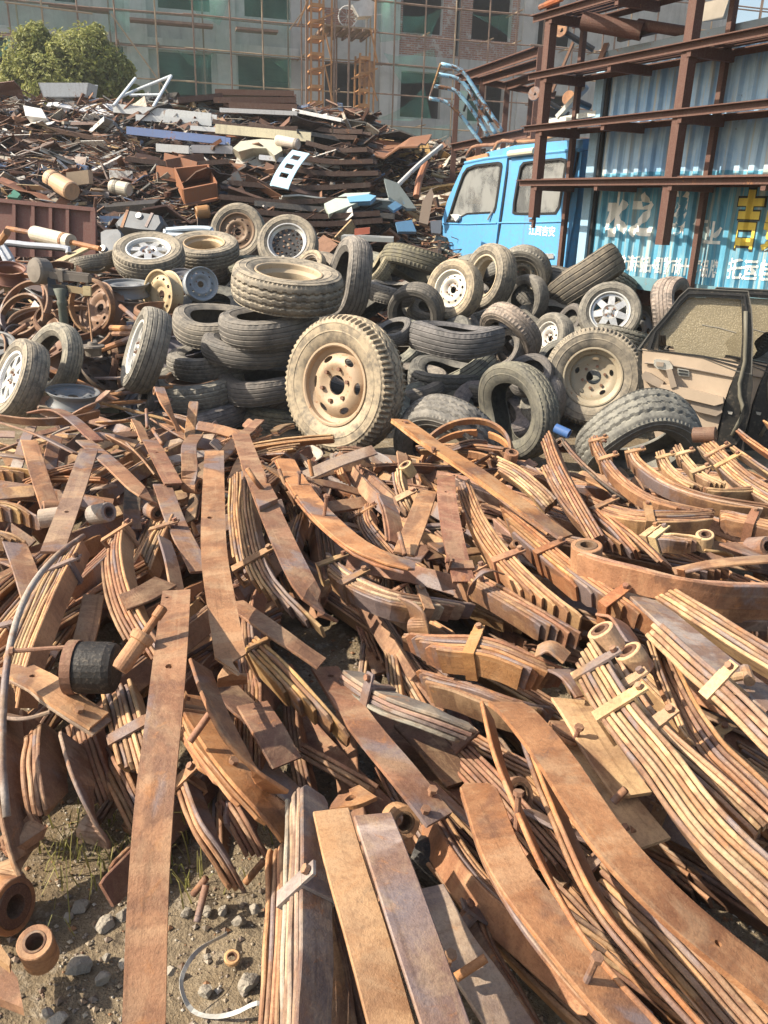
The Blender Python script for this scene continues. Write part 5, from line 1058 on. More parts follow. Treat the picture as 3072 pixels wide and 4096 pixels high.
wheel('flat worn tyre lying beyond the weighing scale', 'C', 405, 270, 100, .28, (-.25, .1, .95), 'block', None, 'mid', dep=6.9)
wheel('wheel leaning left with its silver alloy half turned away', 'C', 630, 650, 188, .31, (-.87, -.38, .36), 'rib', 'star', 'grey', (.6, .6, .58), dep=5.25)
wheel('black upright tyre behind the leftmost white-rimmed wheel', 'C', 235, 690, 168, .315, (-.60, -.76, .30), 'rib', None, 'mid', dep=5.25, wd=.85)
wheel('leftmost wheel with a bright white alloy cut by the frame', 'C', 85, 780, 182, .31, (-.72, -.60, .46), 'rib', 'star', 'mid', (.8, .8, .8), dep=4.95)
wheel('tan tyre peeping out behind the left stack top', 'C', 950, 410, 95, .28, (-.2, -.2, .9), 'block', None, 'mid')
# -- right part of the heap
wheel('dark tyre lying flat in the middle of the right heap', 'D', 315, 600, 212, .33, (.02, .05, 1), 'rib', None, 'dark', wd=.85)
wheel('open-topped tyre lying under the flat dark one', 'D', 270, 768, 166, .285, (.04, -.12, 1), 'zig', None, 'dark', wd=1.0)
wheel('zigzag-tread tyre lying on the coil rings right of the big wheel', 'D', 275, 1050, 235, .36, (-.35, -.72, -.52), 'zig', None, 'grey', wd=1.05, dep=4.65, sink=.18)
wheel('tall zigzag-tread tyre standing with its opening to the left', 'D', 575, 915, 212, .34, (-.80, -.58, .05), 'zig', None, 'grey', wd=1.05, dep=5.05, sink=.1)
wheel('smooth tyre standing behind the tall zigzag-tread tyre', 'D', 665, 920, 130, .29, (-.70, -.6, .1), 'bald', None, 'grey', dep=5.8)
wheel('deep-dished truck wheel with rusty hub right of centre', 'D', 905, 765, 212, .37, (-.30, -.93, .16), 'lug', 'deep', 'mid', (.33, .28, .20), wd=.95, dep=5.7)
wheel('wide block-tread tyre leaning over at the front right', 'D', 1095, 1048, 262, .36, (.14, -.76, -.60), 'zig', None, 'grey', wd=1.2, dep=4.75, sink=.15)
wheel('wheel with a dull seven-spoke star alloy near the blue container', 'D', 975, 490, 134, .285, (-.22, -.88, .35), 'rib', 'star', 'grey', (.5, .5, .48), dep=6.7)
wheel('pale-treaded tyre leaning high against the container', 'D', 870, 332, 168, .33, (-.54, .17, .82), 'rib', None, 'mid', wd=1.15, dep=7.3)
wheel('pale tyre with a white steel wheel turned to the left', 'D', 305, 390, 132, .29, (-.62, -.74, .22), 'bald', 'small', 'tan', (.62, .58, .5), dep=6.7)
wheel('smooth grey tyre standing right of the white steel wheel', 'D', 455, 335, 142, .31, (-.82, -.50, .18), 'rib', 'barrel', 'mid', (.5, .42, .3), dep=7.2)
wheel('dark arched tyre with brown sidewall below the truck door', 'D', 605, 315, 120, .31, (-.35, -.80, -.35), 'block', 'small', 'grey', (.2, .18, .14), dep=7.6)
wheel('worn open tyre under the dark arched one', 'D', 615, 430, 108, .29, (-.75, -.62, .10), 'bald', None, 'grey', dep=7.2)
wheel('dusty tyre leaning over the flat dark tyre', 'D', 545, 585, 150, .31, (-.55, -.50, -.45), 'block', None, 'mid', dep=6.2)
wheel('tyre with a bright rim edge sunk right of the dusty one', 'D', 725, 600, 112, .29, (-.82, -.45, .2), 'bald', 'small', 'grey', (.5, .48, .44), dep=6.6)
wheel('dark tyre squeezed behind the flat dark tyre', 'D', 525, 650, 95, .28, (-.6, -.5, .4), 'rib', None, 'dark', dep=6.2)
wheel('dark tyre lying on its side above the big wheel', 'D', 140, 475, 130, .30, (-.35, -.72, -.40), 'rib', None, 'grey', dep=6.7)
wheel('mossy tyre lying tilted in the back row', 'D', 135, 280, 150, .32, (.25, .30, .85), 'block', None, 'moss', dep=7.2)
wheel('tyre end poking up at the back between heap and cab', 'D', 30, 200, 85, .29, (-.7, .1, .6), 'bald', None, 'mid')
wheel('sand-coloured tyre at the back in front of the cab corner', 'D', 190, 210, 95, .29, (-.1, -.45, .85), 'bald', None, 'tan')
wheel('small pale tyre with white rim low in the back rows', 'D', 140, 350, 72, .27, (-.6, -.6, .5), 'bald', 'small', 'tan', (.6, .58, .55))
wheel('tyre crest showing just under the cab door', 'D', 350, 245, 82, .29, (-.25, .35, .85), 'rib', None, 'grey')
wheel('mud-streaked tyre standing behind the car door', 'D', 1235, 480, 148, .33, (.80, -.52, .12), 'block', None, 'mid', dep=6.0)
wheel('dark tyre in the gap left of the star alloy wheel', 'D', 800, 530, 80, .28, (-.6, -.4, .5), 'rib', None, 'dark', dep=7.0)
wheel('dark tyre filling the gap behind the big truck wheel', 'D', 40, 570, 90, .29, (-.3, -.3, .9), 'rib', None, 'dark', dep=5.6)
wheel('flat tyre band above the big truck wheel', 'D', 30, 400, 110, .29, (.1, -.1, 1), 'block', None, 'grey', dep=7.0)
wheel('dark tyre deep under the dusty leaning one', 'D', 630, 760, 110, .30, (-.3, -.5, .8), 'rib', None, 'dark', dep=5.7)
wheel('dark tyre deep behind the open-topped one', 'D', 460, 800, 120, .31, (-.2, -.2, .95), 'rib', None, 'dark', dep=5.9)
wheel('tyre leaning deep behind the deep-dished wheel', 'D', 760, 690, 110, .30, (-.6, -.3, .6), 'rib', None, 'dark', dep=6.3)
wheel('buried tyre between the two stacks and the back row', 'C', 1130, 330, 130, .31, (0, 0, 1), 'rib', None, 'dark', dep=6.6)
wheel('light tyre tread at the back behind the upright dark tyre', 'C', 1640, 300, 90, .30, (-.7, -.2, .6), 'block', None, 'tan', dep=7.2)
wheel('back-row tyre lying under the mesh alloy wheel', 'C', 1180, 300, 120, .31, (0, .1, 1), 'rib', None, 'dark', dep=7.3)
# -- tyres the heap stands on, seen only in its gaps
brnd = random.Random(3); nb_ = 0
y = 5.7
while y < 8.6:
    x = -.225 * y + .12
    while x < .27 * y:
        xx, yy = x + brnd.uniform(-.1, .1), y + brnd.uniform(-.1, .1); z = min(.92, .06 + .30 * (yy - 5.3)) - brnd.uniform(.05, .16)
        Rm = brnd.uniform(.26, .31); ax = Vector((brnd.gauss(-.1, .35), brnd.gauss(-.1, .3), .85)).normalized(); kd = brnd.choice(('rib', 'block', 'bald', 'zig')); dc = DUST[brnd.choice(('dark', 'grey', 'grey', 'mid'))]
        nb_ += 1; tm, sp_ = brnd.choice(TYS[kd]), brnd.uniform(0, 6); x += .47
        if not shows('t', nb_): continue
        o = inst('tyre', tm, None, Matrix.Translation((xx, yy, max(.1, z))) @ rotz_to(ax, sp_) @ Matrix.Diagonal((Rm, Rm, Rm * .9, 1)), (*jit(dc, .2), dc[3])); filled('t', nb_, o); tag(o, '%s tyre wedged between others %s' % ('grooved' if kd in ('rib', 'block') else 'worn', near((xx, yy, z), TYREMARKS)), 'tyre', 'tyres wedged between others in the heap')
    y += .42
# -- bare rims
bare_rim('tan steel rim with small windows below the silver alloy wheel', 'C', 705, 410, 105, .215, (-.62, -.76, .12), 'small', (.44, .34, .20), .62, dep=6.2)
bare_rim('grey steel rim lying flat under the silver alloy wheel', 'C', 545, 385, 100, .21, (.02, -.08, 1), 'small', (.16, .17, .18), .6, dep=6.2)
bare_rim('second grey rim lying flat at the foot of the grey one', 'C', 560, 450, 98, .21, (.1, -.02, 1), 'small', (.12, .10, .09), .5, dep=6.2)
bare_rim('blue-grey rim with rusty face right of the tan rim', 'C', 865, 365, 72, .19, (.45, -.85, .2), 'small', (.3, .33, .36), .9, dep=6.4)
bare_rim('dark rim behind the blue-grey one', 'C', 790, 335, 60, .19, (.1, -.3, .9), 'small', (.1, .1, .11), .6, dep=6.6)
bare_rim('dark grey rim lying flat above the left end of the springs', 'C', 315, 855, 112, .22, (.12, -.04, 1), 'small', (.13, .14, .15), .6, dep=4.9)
bare_rim('rusty brown drum-like rim at the left edge', 'C', 40, 320, 70, .21, (.2, -.3, 1), None, (.15, .06, .04), .9, dep=6.3)
bare_rim('rusty rim buried behind the scale post', 'C', 440, 470, 110, .24, (-.5, -.7, .4), 'small', (.18, .10, .06), .6, dep=6.1)
bare_rim('pale bare rim lying flat under the big truck wheel', 'E', 1230, 260, 165, .24, (.02, -.04, 1), 'small', (.48, .42, .34), .45, dep=4.5)
# -- lock rings
for i, (x, y, r, Rr, ax, lab) in enumerate([
        (110, 470, 130, .30, (-.35, -.75, .55), 'rusty channel ring leaning at the left edge behind the scale'), (95, 520, 120, .30, (-.3, -.8, .5), 'second ring nested under the left-edge channel ring'),
        (130, 590, 145, .31, (-.2, -.62, .75), 'flat-lying dark ring above the black upright tyre'), (395, 460, 112, .27, (-.35, -.92, .1), 'thin black ring standing behind the scale rod'),
        (330, 560, 150, .30, (.1, -.5, .85), 'ring lying behind the scale column'), (300, 520, 140, .29, (.15, -.4, .9), 'rust-red ring lying under the scale beam'),
        (470, 720, 90, .26, (-.8, -.5, .3), 'pale ring standing between scale rod and leaning wheel'), (480, 830, 95, .28, (-.7, -.6, .3), 'dark ring leaning behind the leaning silver wheel'),
        (700, 480, 112, .25, (.05, -.12, 1), 'flat rusty ring under the tan steel rim'), (700, 495, 115, .25, (.0, -.1, 1), 'lower flat ring under the tan steel rim'),
        (270, 310, 78, .22, (.2, -.3, .95), 'orange ring end behind the scale beam'), (60, 450, 150, .32, (-.2, -.7, .6), 'wide ring at the far left below the brown drum rim'),
        (200, 640, 120, .30, (.3, -.5, .7), 'ring in the gap between the two left wheels'), (390, 620, 120, .30, (-.1, -.35, .9), 'low ring by the foot of the scale rod')]):
    hoop(lab, 'C', x, y, r, Rr, ax, .012, 'pddb'[i % 4], 2.0, dep=6.0 if i < 9 else 6.2)
for i, (x, y, r, Rr, ax, lab) in enumerate([
        (345, 240, 205, .285, (-.30, -.50, .80), 'uppermost of the rusty rings right of the big truck wheel'), (355, 275, 205, .285, (-.22, -.42, .88), 'second of the rusty rings right of the big truck wheel'),
        (360, 320, 205, .285, (-.16, -.36, .92), 'third of the rusty rings right of the big truck wheel'), (330, 350, 215, .285, (-.08, -.30, .95), 'lowest of the rusty rings right of the big truck wheel'),
        (-110, 300, 150, .25, (.0, -.22, .97), 'grey ring lying under the big truck wheel'), (-100, 325, 165, .26, (-.05, -.25, .97), 'rust-red ring lying in front of the big truck wheel'),
        (-80, 352, 160, .26, (.02, -.2, .98), 'lower rust-red ring in front of the big truck wheel')]):
    hoop(lab, 'F', x, y, r, Rr, ax, .011, 'oopbgoo'[i], 1.8, dep=4.2 if i < 4 else 4.3)

# ================================================================== PLATFORM SCALE
DEP = 5.5
def qp(x, y, d=DEP): return PD('Q', x, y, d)
base = PZ('Q', 515, 1080, 0); base = qp(515, 1100); base.z = 0
T = thing('platform_scale', 'green cast-iron platform scale with beam head behind the black tyre', 'scale', base)
CI = m_paint('green_cast_iron', (.07, .085, .07), .35, .7, .7); GI = m_plain('grey_iron', (.19, .165, .14), .6, .2, .4, 12)
top = qp(510, 800); px = (qp(610, 800) - qp(510, 800)).length / 100
mesh('column', *lathe([(.001, 0), (.09, 0), (.09, .03), (40 * px, .08), (36 * px, top.z - .06), (42 * px, top.z - .05), (42 * px, top.z - .03), (36 * px, top.z - .02), (60 * px, top.z + .05), (.001, top.z + .055)], 18, False, Matrix.Translation((top.x, top.y, 0))), CI, T, smooth=True)
hd = qp(500, 640)
mesh('yoke', *join(beam(qp(440, 800), qp(430, 640), .05, .05), beam(qp(545, 800), qp(540, 690), .04, .04), beam(qp(420, 730), qp(560, 740), .04, .05)), BLACKM, T)
b1, b2 = qp(375, 612), qp(745, 655)
bm = mesh('beam', *join(beam(b1, b2, .07, .045), beam(b1 + Vector((0, 0, .03)), b2 + Vector((0, 0, .028)), .03, .012)), GI, T)
mesh('poise', *beam(qp(500, 625), qp(540, 629), .09, .075), GI, bm)
wc = qp(335, 590)
mesh('counterweight', *lathe([(.001, -.05), (.075, -.05), (.085, -.035), (.085, .035), (.075, .05), (.03, .055), (.001, .055)], 24, False, Matrix.Translation(wc) @ rotz_to((-.55, -.8, .1))), GI, T, smooth=False)
mesh('stirrup', *tube([qp(655, 670), qp(640, 740), qp(690, 800), qp(735, 770), qp(720, 680)], .010, 8), GI, T)
mesh('hook_block', *beam(qp(725, 720), qp(725, 800), .05, .04), m_plain('worn_brass', (.42, .33, .18), .5, .4), T)
mesh('hanger_rod', *tube([qp(730, 800), qp(765, 1190)], .006, 8), RUST, T, TINT['b'])
pan = qp(770, 1215)
mesh('weight_pan', *lathe([(.001, .03), (.03, .03), (.035, .012), (.075, .008), (.078, -.004), (.055, -.01), (.05, -.06), (.001, -.062)], 20, False, Matrix.Translation(pan)), GI, T)
mesh('platform', *box((base.x + .1, base.y + .35, .09), (.22, 0, 0), (0, .3, 0), (0, 0, .05)), CI, T)
mesh('beam_bracket', *beam(qp(550, 730), qp(735, 765), .03, .04), m_plain('ochre_iron', (.4, .3, .17), .6), T)

# ================================================================== CAR DOORS
BEIGE = m_plain('beige_door_trim', (.40, .31, .225), .7, 0, .25, 5); BEIGE2 = m_plain('taupe_trim', (.27, .215, .165), .6, 0, .3, 8); DRUB = m_plain('door_black_paint', (.022, .021, .019), .35, 0, .5, 5)
CHROME = m_plain('dusty_chrome', (.55, .52, .46), .3, .6, .3, 20)
def m_frost():
    t = NT('shattered_dusty_glass'); v = t.n('TexVoronoi'); v.inputs['Scale'].default_value = 110; t.l(t.co, v.inputs['Vector']); a = t.noise(4, 5, .6)
    c = t.mix(t.ramp(v.outputs['Distance'], .05, .5), (.44, .38, .26), (.25, .21, .135)); c = t.mix(t.ramp(a, .3, .7, .4, 0), c, (.16, .135, .09))
    m = t.n('MixShader'); tr = t.n('BsdfTransparent'); m.inputs[0].default_value = .86
    t.l(tr.outputs[0], m.inputs[1]); t.l(t.b.outputs[0], m.inputs[2]); t.l(m.outputs[0], t.out.inputs[0])
    t.fin(c, .3, 0, v.outputs['Distance'], .5, .004, .6); return t.m
FROST = m_frost()
def car_door(label, dx, dist, yaw, lean, with_panel=True):
    n = Vector((math.sin(R(yaw)), -math.cos(R(yaw)), lean)).normalized(); p0 = PD('M', 800, 900, dist); off = (PP('M', 900, 900, p0, n) - PP('M', 800, 900, p0, n)) * dx / 100
    def q(x, y, f=0.): return PP('M', x, y, p0, n) + off + n * f
    b = q(700, 1950); T = thing('car_door', label, 'car door', (b.x, b.y, 0), 'dismantled car doors')
    def loopg(outer, inner, f0, f1):
        m = len(outer); vs = [q(*p, f) for f in (f0, f1) for lp in (outer, inner) for p in lp]; fs = []
        for i in range(m):
            j = (i + 1) % m; o0, i0, o1, i1 = 0, m, 2 * m, 3 * m
            fs += [(o0 + i, o0 + j, i0 + j, i0 + i), (o1 + i, i1 + i, i1 + j, o1 + j), (o0 + i, o1 + i, o1 + j, o0 + j), (i0 + i, i0 + j, i1 + j, i1 + i)]
        return vs, fs
    # window frame: outer channel and inner lip
    out = [(150, 860), (300, 660), (480, 450), (640, 240), (740, 150), (1000, 165), (1300, 180), (1430, 185), (1470, 400), (1485, 650), (1475, 1000), (1470, 1150), (1310, 1120), (900, 960), (500, 900), (300, 880)]
    inn = [(385, 850), (395, 660), (520, 520), (640, 360), (735, 262), (900, 255), (1150, 268), (1345, 285), (1355, 420), (1360, 700), (1340, 1000), (1330, 1040), (1300, 1010), (900, 930), (500, 885), (420, 870)]
    fr = mesh('window_frame', *loopg(out, inn, -.03, .03), DRUB, T)
    mid = [((a[0] * .55 + b[0] * .45), (a[1] * .55 + b[1] * .45)) for a, b in zip(out, inn)]
    mid2 = [((a[0] * .35 + b[0] * .65), (a[1] * .35 + b[1] * .65)) for a, b in zip(out, inn)]
    mesh('weather_strip', *loopg(mid, mid2, .028, .042), BLACKM, fr)
    mesh('outer_lip', *loopg([((a[0] * 1.02 + b[0] * -.02), (a[1] * 1.02 + b[1] * -.02)) for a, b in zip(out, inn)], [((a[0] * .9 + b[0] * .1), (a[1] * .9 + b[1] * .1)) for a, b in zip(out, inn)], -.05, .038), m_plain('grey_seal', (.10, .095, .085), .6), fr)
    # glass with a broken lower edge
    gl = [(395, 665), (520, 520), (640, 365), (735, 265), (900, 257), (1345, 288), (1358, 660), (1290, 665), (1180, 760), (1165, 800), (1200, 880), (1150, 955), (1080, 980), (900, 935), (580, 905), (560, 830), (480, 815), (470, 700), (410, 700)]
    p2, tr = plate2d([(x, -y) for x, y in gl])
    g = thicken(p2, [t[::-1] for t in tr], None, lambda p: q(p[0], -p[1], -.004), lambda p: q(p[0], -p[1], -.010))
    mesh('window_glass', *g, FROST, T)
    mesh('crack', *tube([q(890, 575, 0), q(960, 592, 0), q(1090, 612, 0), q(1180, 640, 0), q(1290, 668, 0)], .0015, 5), CHROME, T)
    mesh('quarter_trim', *prism([q(200, 850, .03), q(380, 660, .03), q(385, 880, .03)], -n * .03), BEIGE, T)
    # door skin behind and inner panel
    sk = [(150, 870), (1480, 1150), (1440, 1500), (1400, 1750), (1350, 2030), (1060, 2030), (300, 2030), (170, 1500), (140, 1100)]
    mesh('door_skin', *prism([q(x, y, -.02) for x, y in sk], -n * .05), DRUB, T)
    pan = [(205, 845), (420, 885), (900, 945), (1320, 1030), (1290, 1120), (1210, 1300), (1150, 1480), (1110, 1650), (1060, 1830), (1060, 2030), (400, 2030), (250, 1500), (200, 1100)]
    mesh('inner_panel', *prism([q(x, y, .02) for x, y in pan], -n * .035), BEIGE, T)
    mesh('upper_pad', *prism([q(x, y, .034) for x, y in [(205, 850), (420, 888), (900, 948), (1318, 1034), (1262, 1172), (900, 1100), (540, 1035), (240, 1008)]], -n * .03), BEIGE, T); mesh('trim_seam', *tube([q(235, 1015, .036), q(540, 1042, .036), q(900, 1107, .036), q(1255, 1180, .03)], .006, 6), BEIGE2, T)
    mesh('door_edge', *prism([q(x, y, .035) for x, y in [(1310, 1060), (1480, 1080), (1480, 1300), (1440, 1600), (1400, 1780), (1290, 1960), (1060, 1980), (1110, 1760), (1160, 1500), (1230, 1280)]], -n * .09), DRUB, T)
    mesh('edge_seal', *tube([q(1400, 420, .04), q(1400, 700, .045), q(1390, 1000, .05), q(1330, 1250, .055), q(1330, 1400, .06), q(1360, 1500, .06), q(1320, 1700, .055), q(1240, 1850, .05)], .012, 8), m_plain('olive_seal', (.13, .12, .09), .6), T, smooth=True)
    hb = mesh('handle_bezel', *prism([q(x, y, .062) for x, y in [(345, 980), (370, 968), (520, 990), (560, 1050), (565, 1080), (500, 1100), (380, 1080), (345, 1040)]], -n * .03), CHROME, T)
    mesh('inside_handle', *prism([q(x, y, .075) for x, y in [(375, 1000), (460, 1008), (455, 1055), (375, 1050)]], -n * .012), BEIGE2, hb)
    mesh('pull_strap', *prism([q(x, y, .10) for x, y in [(490, 1090), (555, 1080), (615, 1280), (545, 1300)]], -n * .05), BEIGE2, T)
    sw = mesh('switch_plate', *prism([q(x, y, .034) for x, y in [(612, 1078), (740, 1098), (752, 1130), (745, 1178), (630, 1165), (612, 1130)]], -n * .014), CHROME, T)
    mesh('switch', *join(prism([q(x, y, .042) for x, y in [(625, 1090), (735, 1108), (735, 1128), (625, 1112)]], -n * .008), prism([q(x, y, .042) for x, y in [(625, 1128), (735, 1142), (735, 1165), (630, 1152)]], -n * .008)), BLACKM, sw)
    mesh('speaker_pod', *prism([q(x, y, .075) for x, y in [(205, 1150), (240, 1115), (300, 1130), (460, 1230), (430, 1310), (320, 1260), (215, 1200)]], -n * .07), BEIGE2, T)
    mesh('armrest', *prism([q(x, y, .09) for x, y in [(430, 1260), (560, 1270), (850, 1330), (1140, 1410), (1145, 1470), (1040, 1500), (700, 1420), (420, 1310)]], -n * .08), BEIGE, T)
    mesh('door_pocket', *prism([q(x, y, .065) for x, y in [(770, 1450), (1120, 1510), (1130, 1580), (1060, 1625), (850, 1575), (770, 1530)]], -n * .06), BEIGE2, T)
    mesh('latch', *prism([q(x, y, .05) for x, y in [(1190, 1570), (1250, 1580), (1240, 1610), (1200, 1600)]], -n * .02), CHROME, T)
    return T
car_door('beige-lined car door with shattered window standing at the right', 0, 5.0, -22, .10)
car_door('second car door leaning behind, cut by the right frame edge', 320, 5.35, -22, .10)
# ================================================================== LEAF SPRINGS
XR = CM @ Vector((1, 0, 0))
def frames(P, phi, phi2=None):
    n = len(P); F = []; sgn = None
    for i in range(n):
        t = (P[min(i + 1, n - 1)] - P[max(i - 1, 0)]).normalized(); u = Vector((0, 0, 1)) - t * t.z; u.normalize(); r = t.cross(u)
        if sgn is None:
            tm = (P[-1] - P[0]).normalized(); rm = tm.cross(Vector((0, 0, 1)))
            sgn = 1 if rm.x + .6 * rm.y > 0 else -1      # a positive tilt leans to the right / away
        r = r * sgn; a = R(phi if phi2 is None else phi + (phi2 - phi) * i / (n - 1))
        N = u * math.cos(a) + r * math.sin(a); B = t.cross(N); F.append((t, N.normalized(), B.normalized()))
    return F
LCO = []
def sweep(P, F, w, t, c0=(0, 0), bev=.0022, tip=0.):
    """rectangular bar with broken edges along a path; c0 = shift along (normal, width)"""
    h, b = t / 2, w / 2; e = min(bev, h * .7)
    sec = [(-h + e, -b), (h - e, -b), (h, -b + e), (h, b - e), (h - e, b), (-h + e, b), (-h, b - e), (-h, -b + e)]
    vs, fs = [], []; LCO.clear()
    if tip:      # cut corners at the ends
        P = [P[0], P[0] + F[0][0] * w * .25] + list(P[1:-1]) + [P[-1] - F[-1][0] * w * .25, P[-1]]; F = [F[0], F[0]] + list(F[1:-1]) + [F[-1], F[-1]]
    arc = 0.
    for i, (p, (tt, N, B)) in enumerate(zip(P, F)):
        q = 1 - tip if tip and i in (0, len(P) - 1) else 1
        if i: arc += (p - P[i - 1]).length
        for x, y in sec: vs.append(p + N * (x + c0[0]) + B * (y * q + c0[1])); LCO.append((arc, y, x))
    m = len(P)
    for i in range(m - 1):
        for k in range(8):
            k2 = (k + 1) % 8; fs.append((i * 8 + k, (i + 1) * 8 + k, (i + 1) * 8 + k2, i * 8 + k2))
    fs.append(tuple(range(8))); fs.append(tuple((m - 1) * 8 + k for k in range(7, -1, -1)))
    return vs, fs
def leaf_plate(P, F, w, t, holes):
    """flat leaf with real bolt holes, laid out along the path"""
    m = len(P); L = sum((P[i + 1] - P[i]).length for i in range(m - 1))
    outer = [(L * i / (m - 1), -w / 2) for i in range(m)] + [(L * i / (m - 1), w / 2) for i in range(m - 1, -1, -1)]
    hl = [circ(s * L, b, r, 12) for s, b, r in holes]
    p2, tr = plate2d(outer, hl, [(L * (i + .5) / (m - 1), 0) for i in range(m - 1)])
    def at(p, h):
        x = p[0] / L * (m - 1); i = max(0, min(m - 2, int(x))); f = x - i
        q = P[i].lerp(P[i + 1], f); N = F[i][1].lerp(F[i + 1][1], f); B = F[i][2].lerp(F[i + 1][2], f)
        return q + B * p[1] + N * h
    LCO[:] = [(p[0], p[1], t / 2) for p in p2] + [(p[0], p[1], -t / 2) for p in p2]
    return thicken(p2, tr, None, lambda p: at(p, t / 2), lambda p: at(p, -t / 2))
def ring(c, ax, ro, ri, ln, seg=22):
    Mx = Matrix.Translation(c) @ rotz_to(ax); e = min(.002, (ro - ri) * .3)
    return lathe([(ri, -ln / 2), (ro - e, -ln / 2), (ro, -ln / 2 + e), (ro, ln / 2 - e), (ro - e, ln / 2), (ri, ln / 2)], seg, True, Mx)
def bolt_geo(p, ax, L, r=.006):
    ax = ax.normalized(); s, u = frame_of(ax); hx = []
    for h in (0, 1):
        hx += [p + ax * (L - .009 + .009 * h) + (s * math.cos(k * math.pi / 3) + u * math.sin(k * math.pi / 3)) * r * 1.8 for k in range(6)]
    hd = (hx, [tuple(range(6))[::-1], tuple(range(6, 12))] + [(k, (k + 1) % 6, (k + 1) % 6 + 6, k + 6) for k in range(6)])
    return join(tube([p - ax * .01, p + ax * (L - .008)], r, 8), hd)
def mixc(a, b, f): return tuple(x * (1 - f) + y * f for x, y in zip(a, b))
def spring(label, reg, pts, n=1, phi=0, w=.08, t=.011, col='o', sa=.06, sb=.06, eyeA=0, eyeB=0, clips=(), bolts=(), holes=(), phi2=None, group=None, world=False, flat=None, lift=0., seg=None, wob=.004):
    w *= .80; t *= .80; eyeA *= .84; eyeB *= .84
    P3 = [Vector(p) for p in pts] if world else [PZ(reg, x, y, z + lift) for x, y, z in pts]
    m = seg or (26 if n == 1 else 22)
    P = catmull(P3, m); F = frames(P, phi, phi2)
    L = sum((P[i + 1] - P[i]).length for i in range(m - 1)); th = t + .0018
    base = Vector(P[m // 2]); base.z = max(0, min(p.z for p in P) - .05)
    T = thing('leaf_spring' if n > 1 else 'spring_leaf', label, 'leaf spring' if n > 1 else 'spring leaf', base, group)
    tint = TINT[col] if isinstance(col, str) else col
    # the drawn path is the middle of what one sees: the leaf edges when the pack lies on its side, else the top face
    shN = (n - 1) * th / 2; bz = F[m // 2][2].z; shB = -(w / 2) * (1 if bz > 0 else -1) * min(1, abs(bz) * 1.1) if (n > 1 or abs(bz) > .5) else 0
    if n > 1 and abs(bz) < .5: shN = 0
    for k in range(n):
        a, b = k * sa + rnd.uniform(0, .008), 1 - k * sb - rnd.uniform(0, .008)
        if b - a < .12: c = (a + b) / 2; a, b = c - .07, c + .07
        i0, i1 = a * (m - 1), b * (m - 1)
        def smp(x):
            i = max(0, min(m - 2, int(x))); f = x - i
            return P[i].lerp(P[i + 1], f), (F[i][0].lerp(F[i + 1][0], f), F[i][1].lerp(F[i + 1][1], f), F[i][2].lerp(F[i + 1][2], f))
        q = max(4, int(round((i1 - i0) * (1 if n == 1 else .8)))) + 1
        S = [smp(i0 + (i1 - i0) * j / (q - 1)) for j in range(q)]
        ww = w * rnd.uniform(.985, 1.015); j1, j2 = rnd.uniform(-1, 1) * wob, rnd.uniform(-1, 1) * wob
        Pk = [s[0] + s[1][1] * (shN - k * th) + s[1][2] * (shB + (j1 + (j2 - j1) * i / (q - 1)) * (n > 1)) for i, s in enumerate(S)]
        Fk = [s[1] for s in S]
        if n > 1:
            sd = rnd.uniform(0, 99); Pk = [p + f[1] * (.0016 * noise.noise(Vector((i * .35, sd, 0)))) + f[2] * (.006 * noise.noise(Vector((i * .22, sd, 7)))) for i, (p, f) in enumerate(zip(Pk, Fk))]
        g = leaf_plate(Pk, Fk, ww, t, holes) if (holes and k == 0) else sweep(Pk, Fk, ww, t, tip=rnd.choice((0, .12, .3)) if n > 1 else rnd.choice((0, 0, .1)))
        mesh('leaf', *g, RUST, T, jit(mixc(tint, TINT[rnd.choice('obptgobptk')], rnd.uniform(0, .6 if n > 1 else .4)), .24 if n > 1 else .12), co=LCO)
    for end, er in ((0, eyeA), (m - 1, eyeB)):
        if er:
            tt, N, B = F[end]; r = abs(er); c = P[end] + N * (shN + math.copysign(r - t / 2, er)) + B * shB + tt * (-.004 if end == 0 else .004)
            e = mesh('eye', *ring(c, B, r, r - t, w), RUST, T, jit(tint), smooth=False)
            mesh('bushing', *ring(c, B, r - t - .001, r * .42, w * 1.04), RUST, e, jit(TINT['d']))
    for cf in clips:
        i = min(m - 2, max(1, int(cf * (m - 1)))); tt, N, B = F[i]; p = P[i] + B * shB
        hi, lo = shN + t / 2 + .004, shN - (n - 1) * th - t / 2 - .004; cw = w / 2 + .004; ln = .016; tk = .0032
        gs = [box(p + N * hi, tt * ln, N * tk, B * (cw + tk)), box(p + N * lo, tt * ln, N * tk, B * (cw + tk))]
        for s in (-1, 1): gs.append(box(p + N * (hi + lo) / 2 + B * s * cw, tt * ln * .98, N * ((hi - lo) / 2 - tk), B * tk))
        s = 1 if B.z > 0 else -1
        gs.append(box(p + N * (hi + .016) + B * s * cw * .99, tt * ln * .9, N * .019, B * tk * .95))
        cl = mesh('clip', *join(*gs), RUST, T, jit(tint, .25))
        mesh('rivet', *bolt_geo(p + N * (hi + .022) + B * s * (cw - .004), B * s, .018, .005), RUST, cl, jit(TINT['p']))
    for bf, bb, bl in bolts:
        i = min(m - 2, max(1, int(bf * (m - 1)))); tt, N, B = F[i]
        mesh('bolt', *bolt_geo(P[i] + N * (shN + t / 2) + B * (shB + bb), N + tt * rnd.uniform(-.2, .2), bl), RUST, T, jit(TINT['p'], .3))
    return T
g1 = 'rusty leaf springs and spring leaves dumped in a heap'
def S(label, reg, pts, *a, **k): k.setdefault('group', g1); return spring(label, reg, pts, *a, **k)

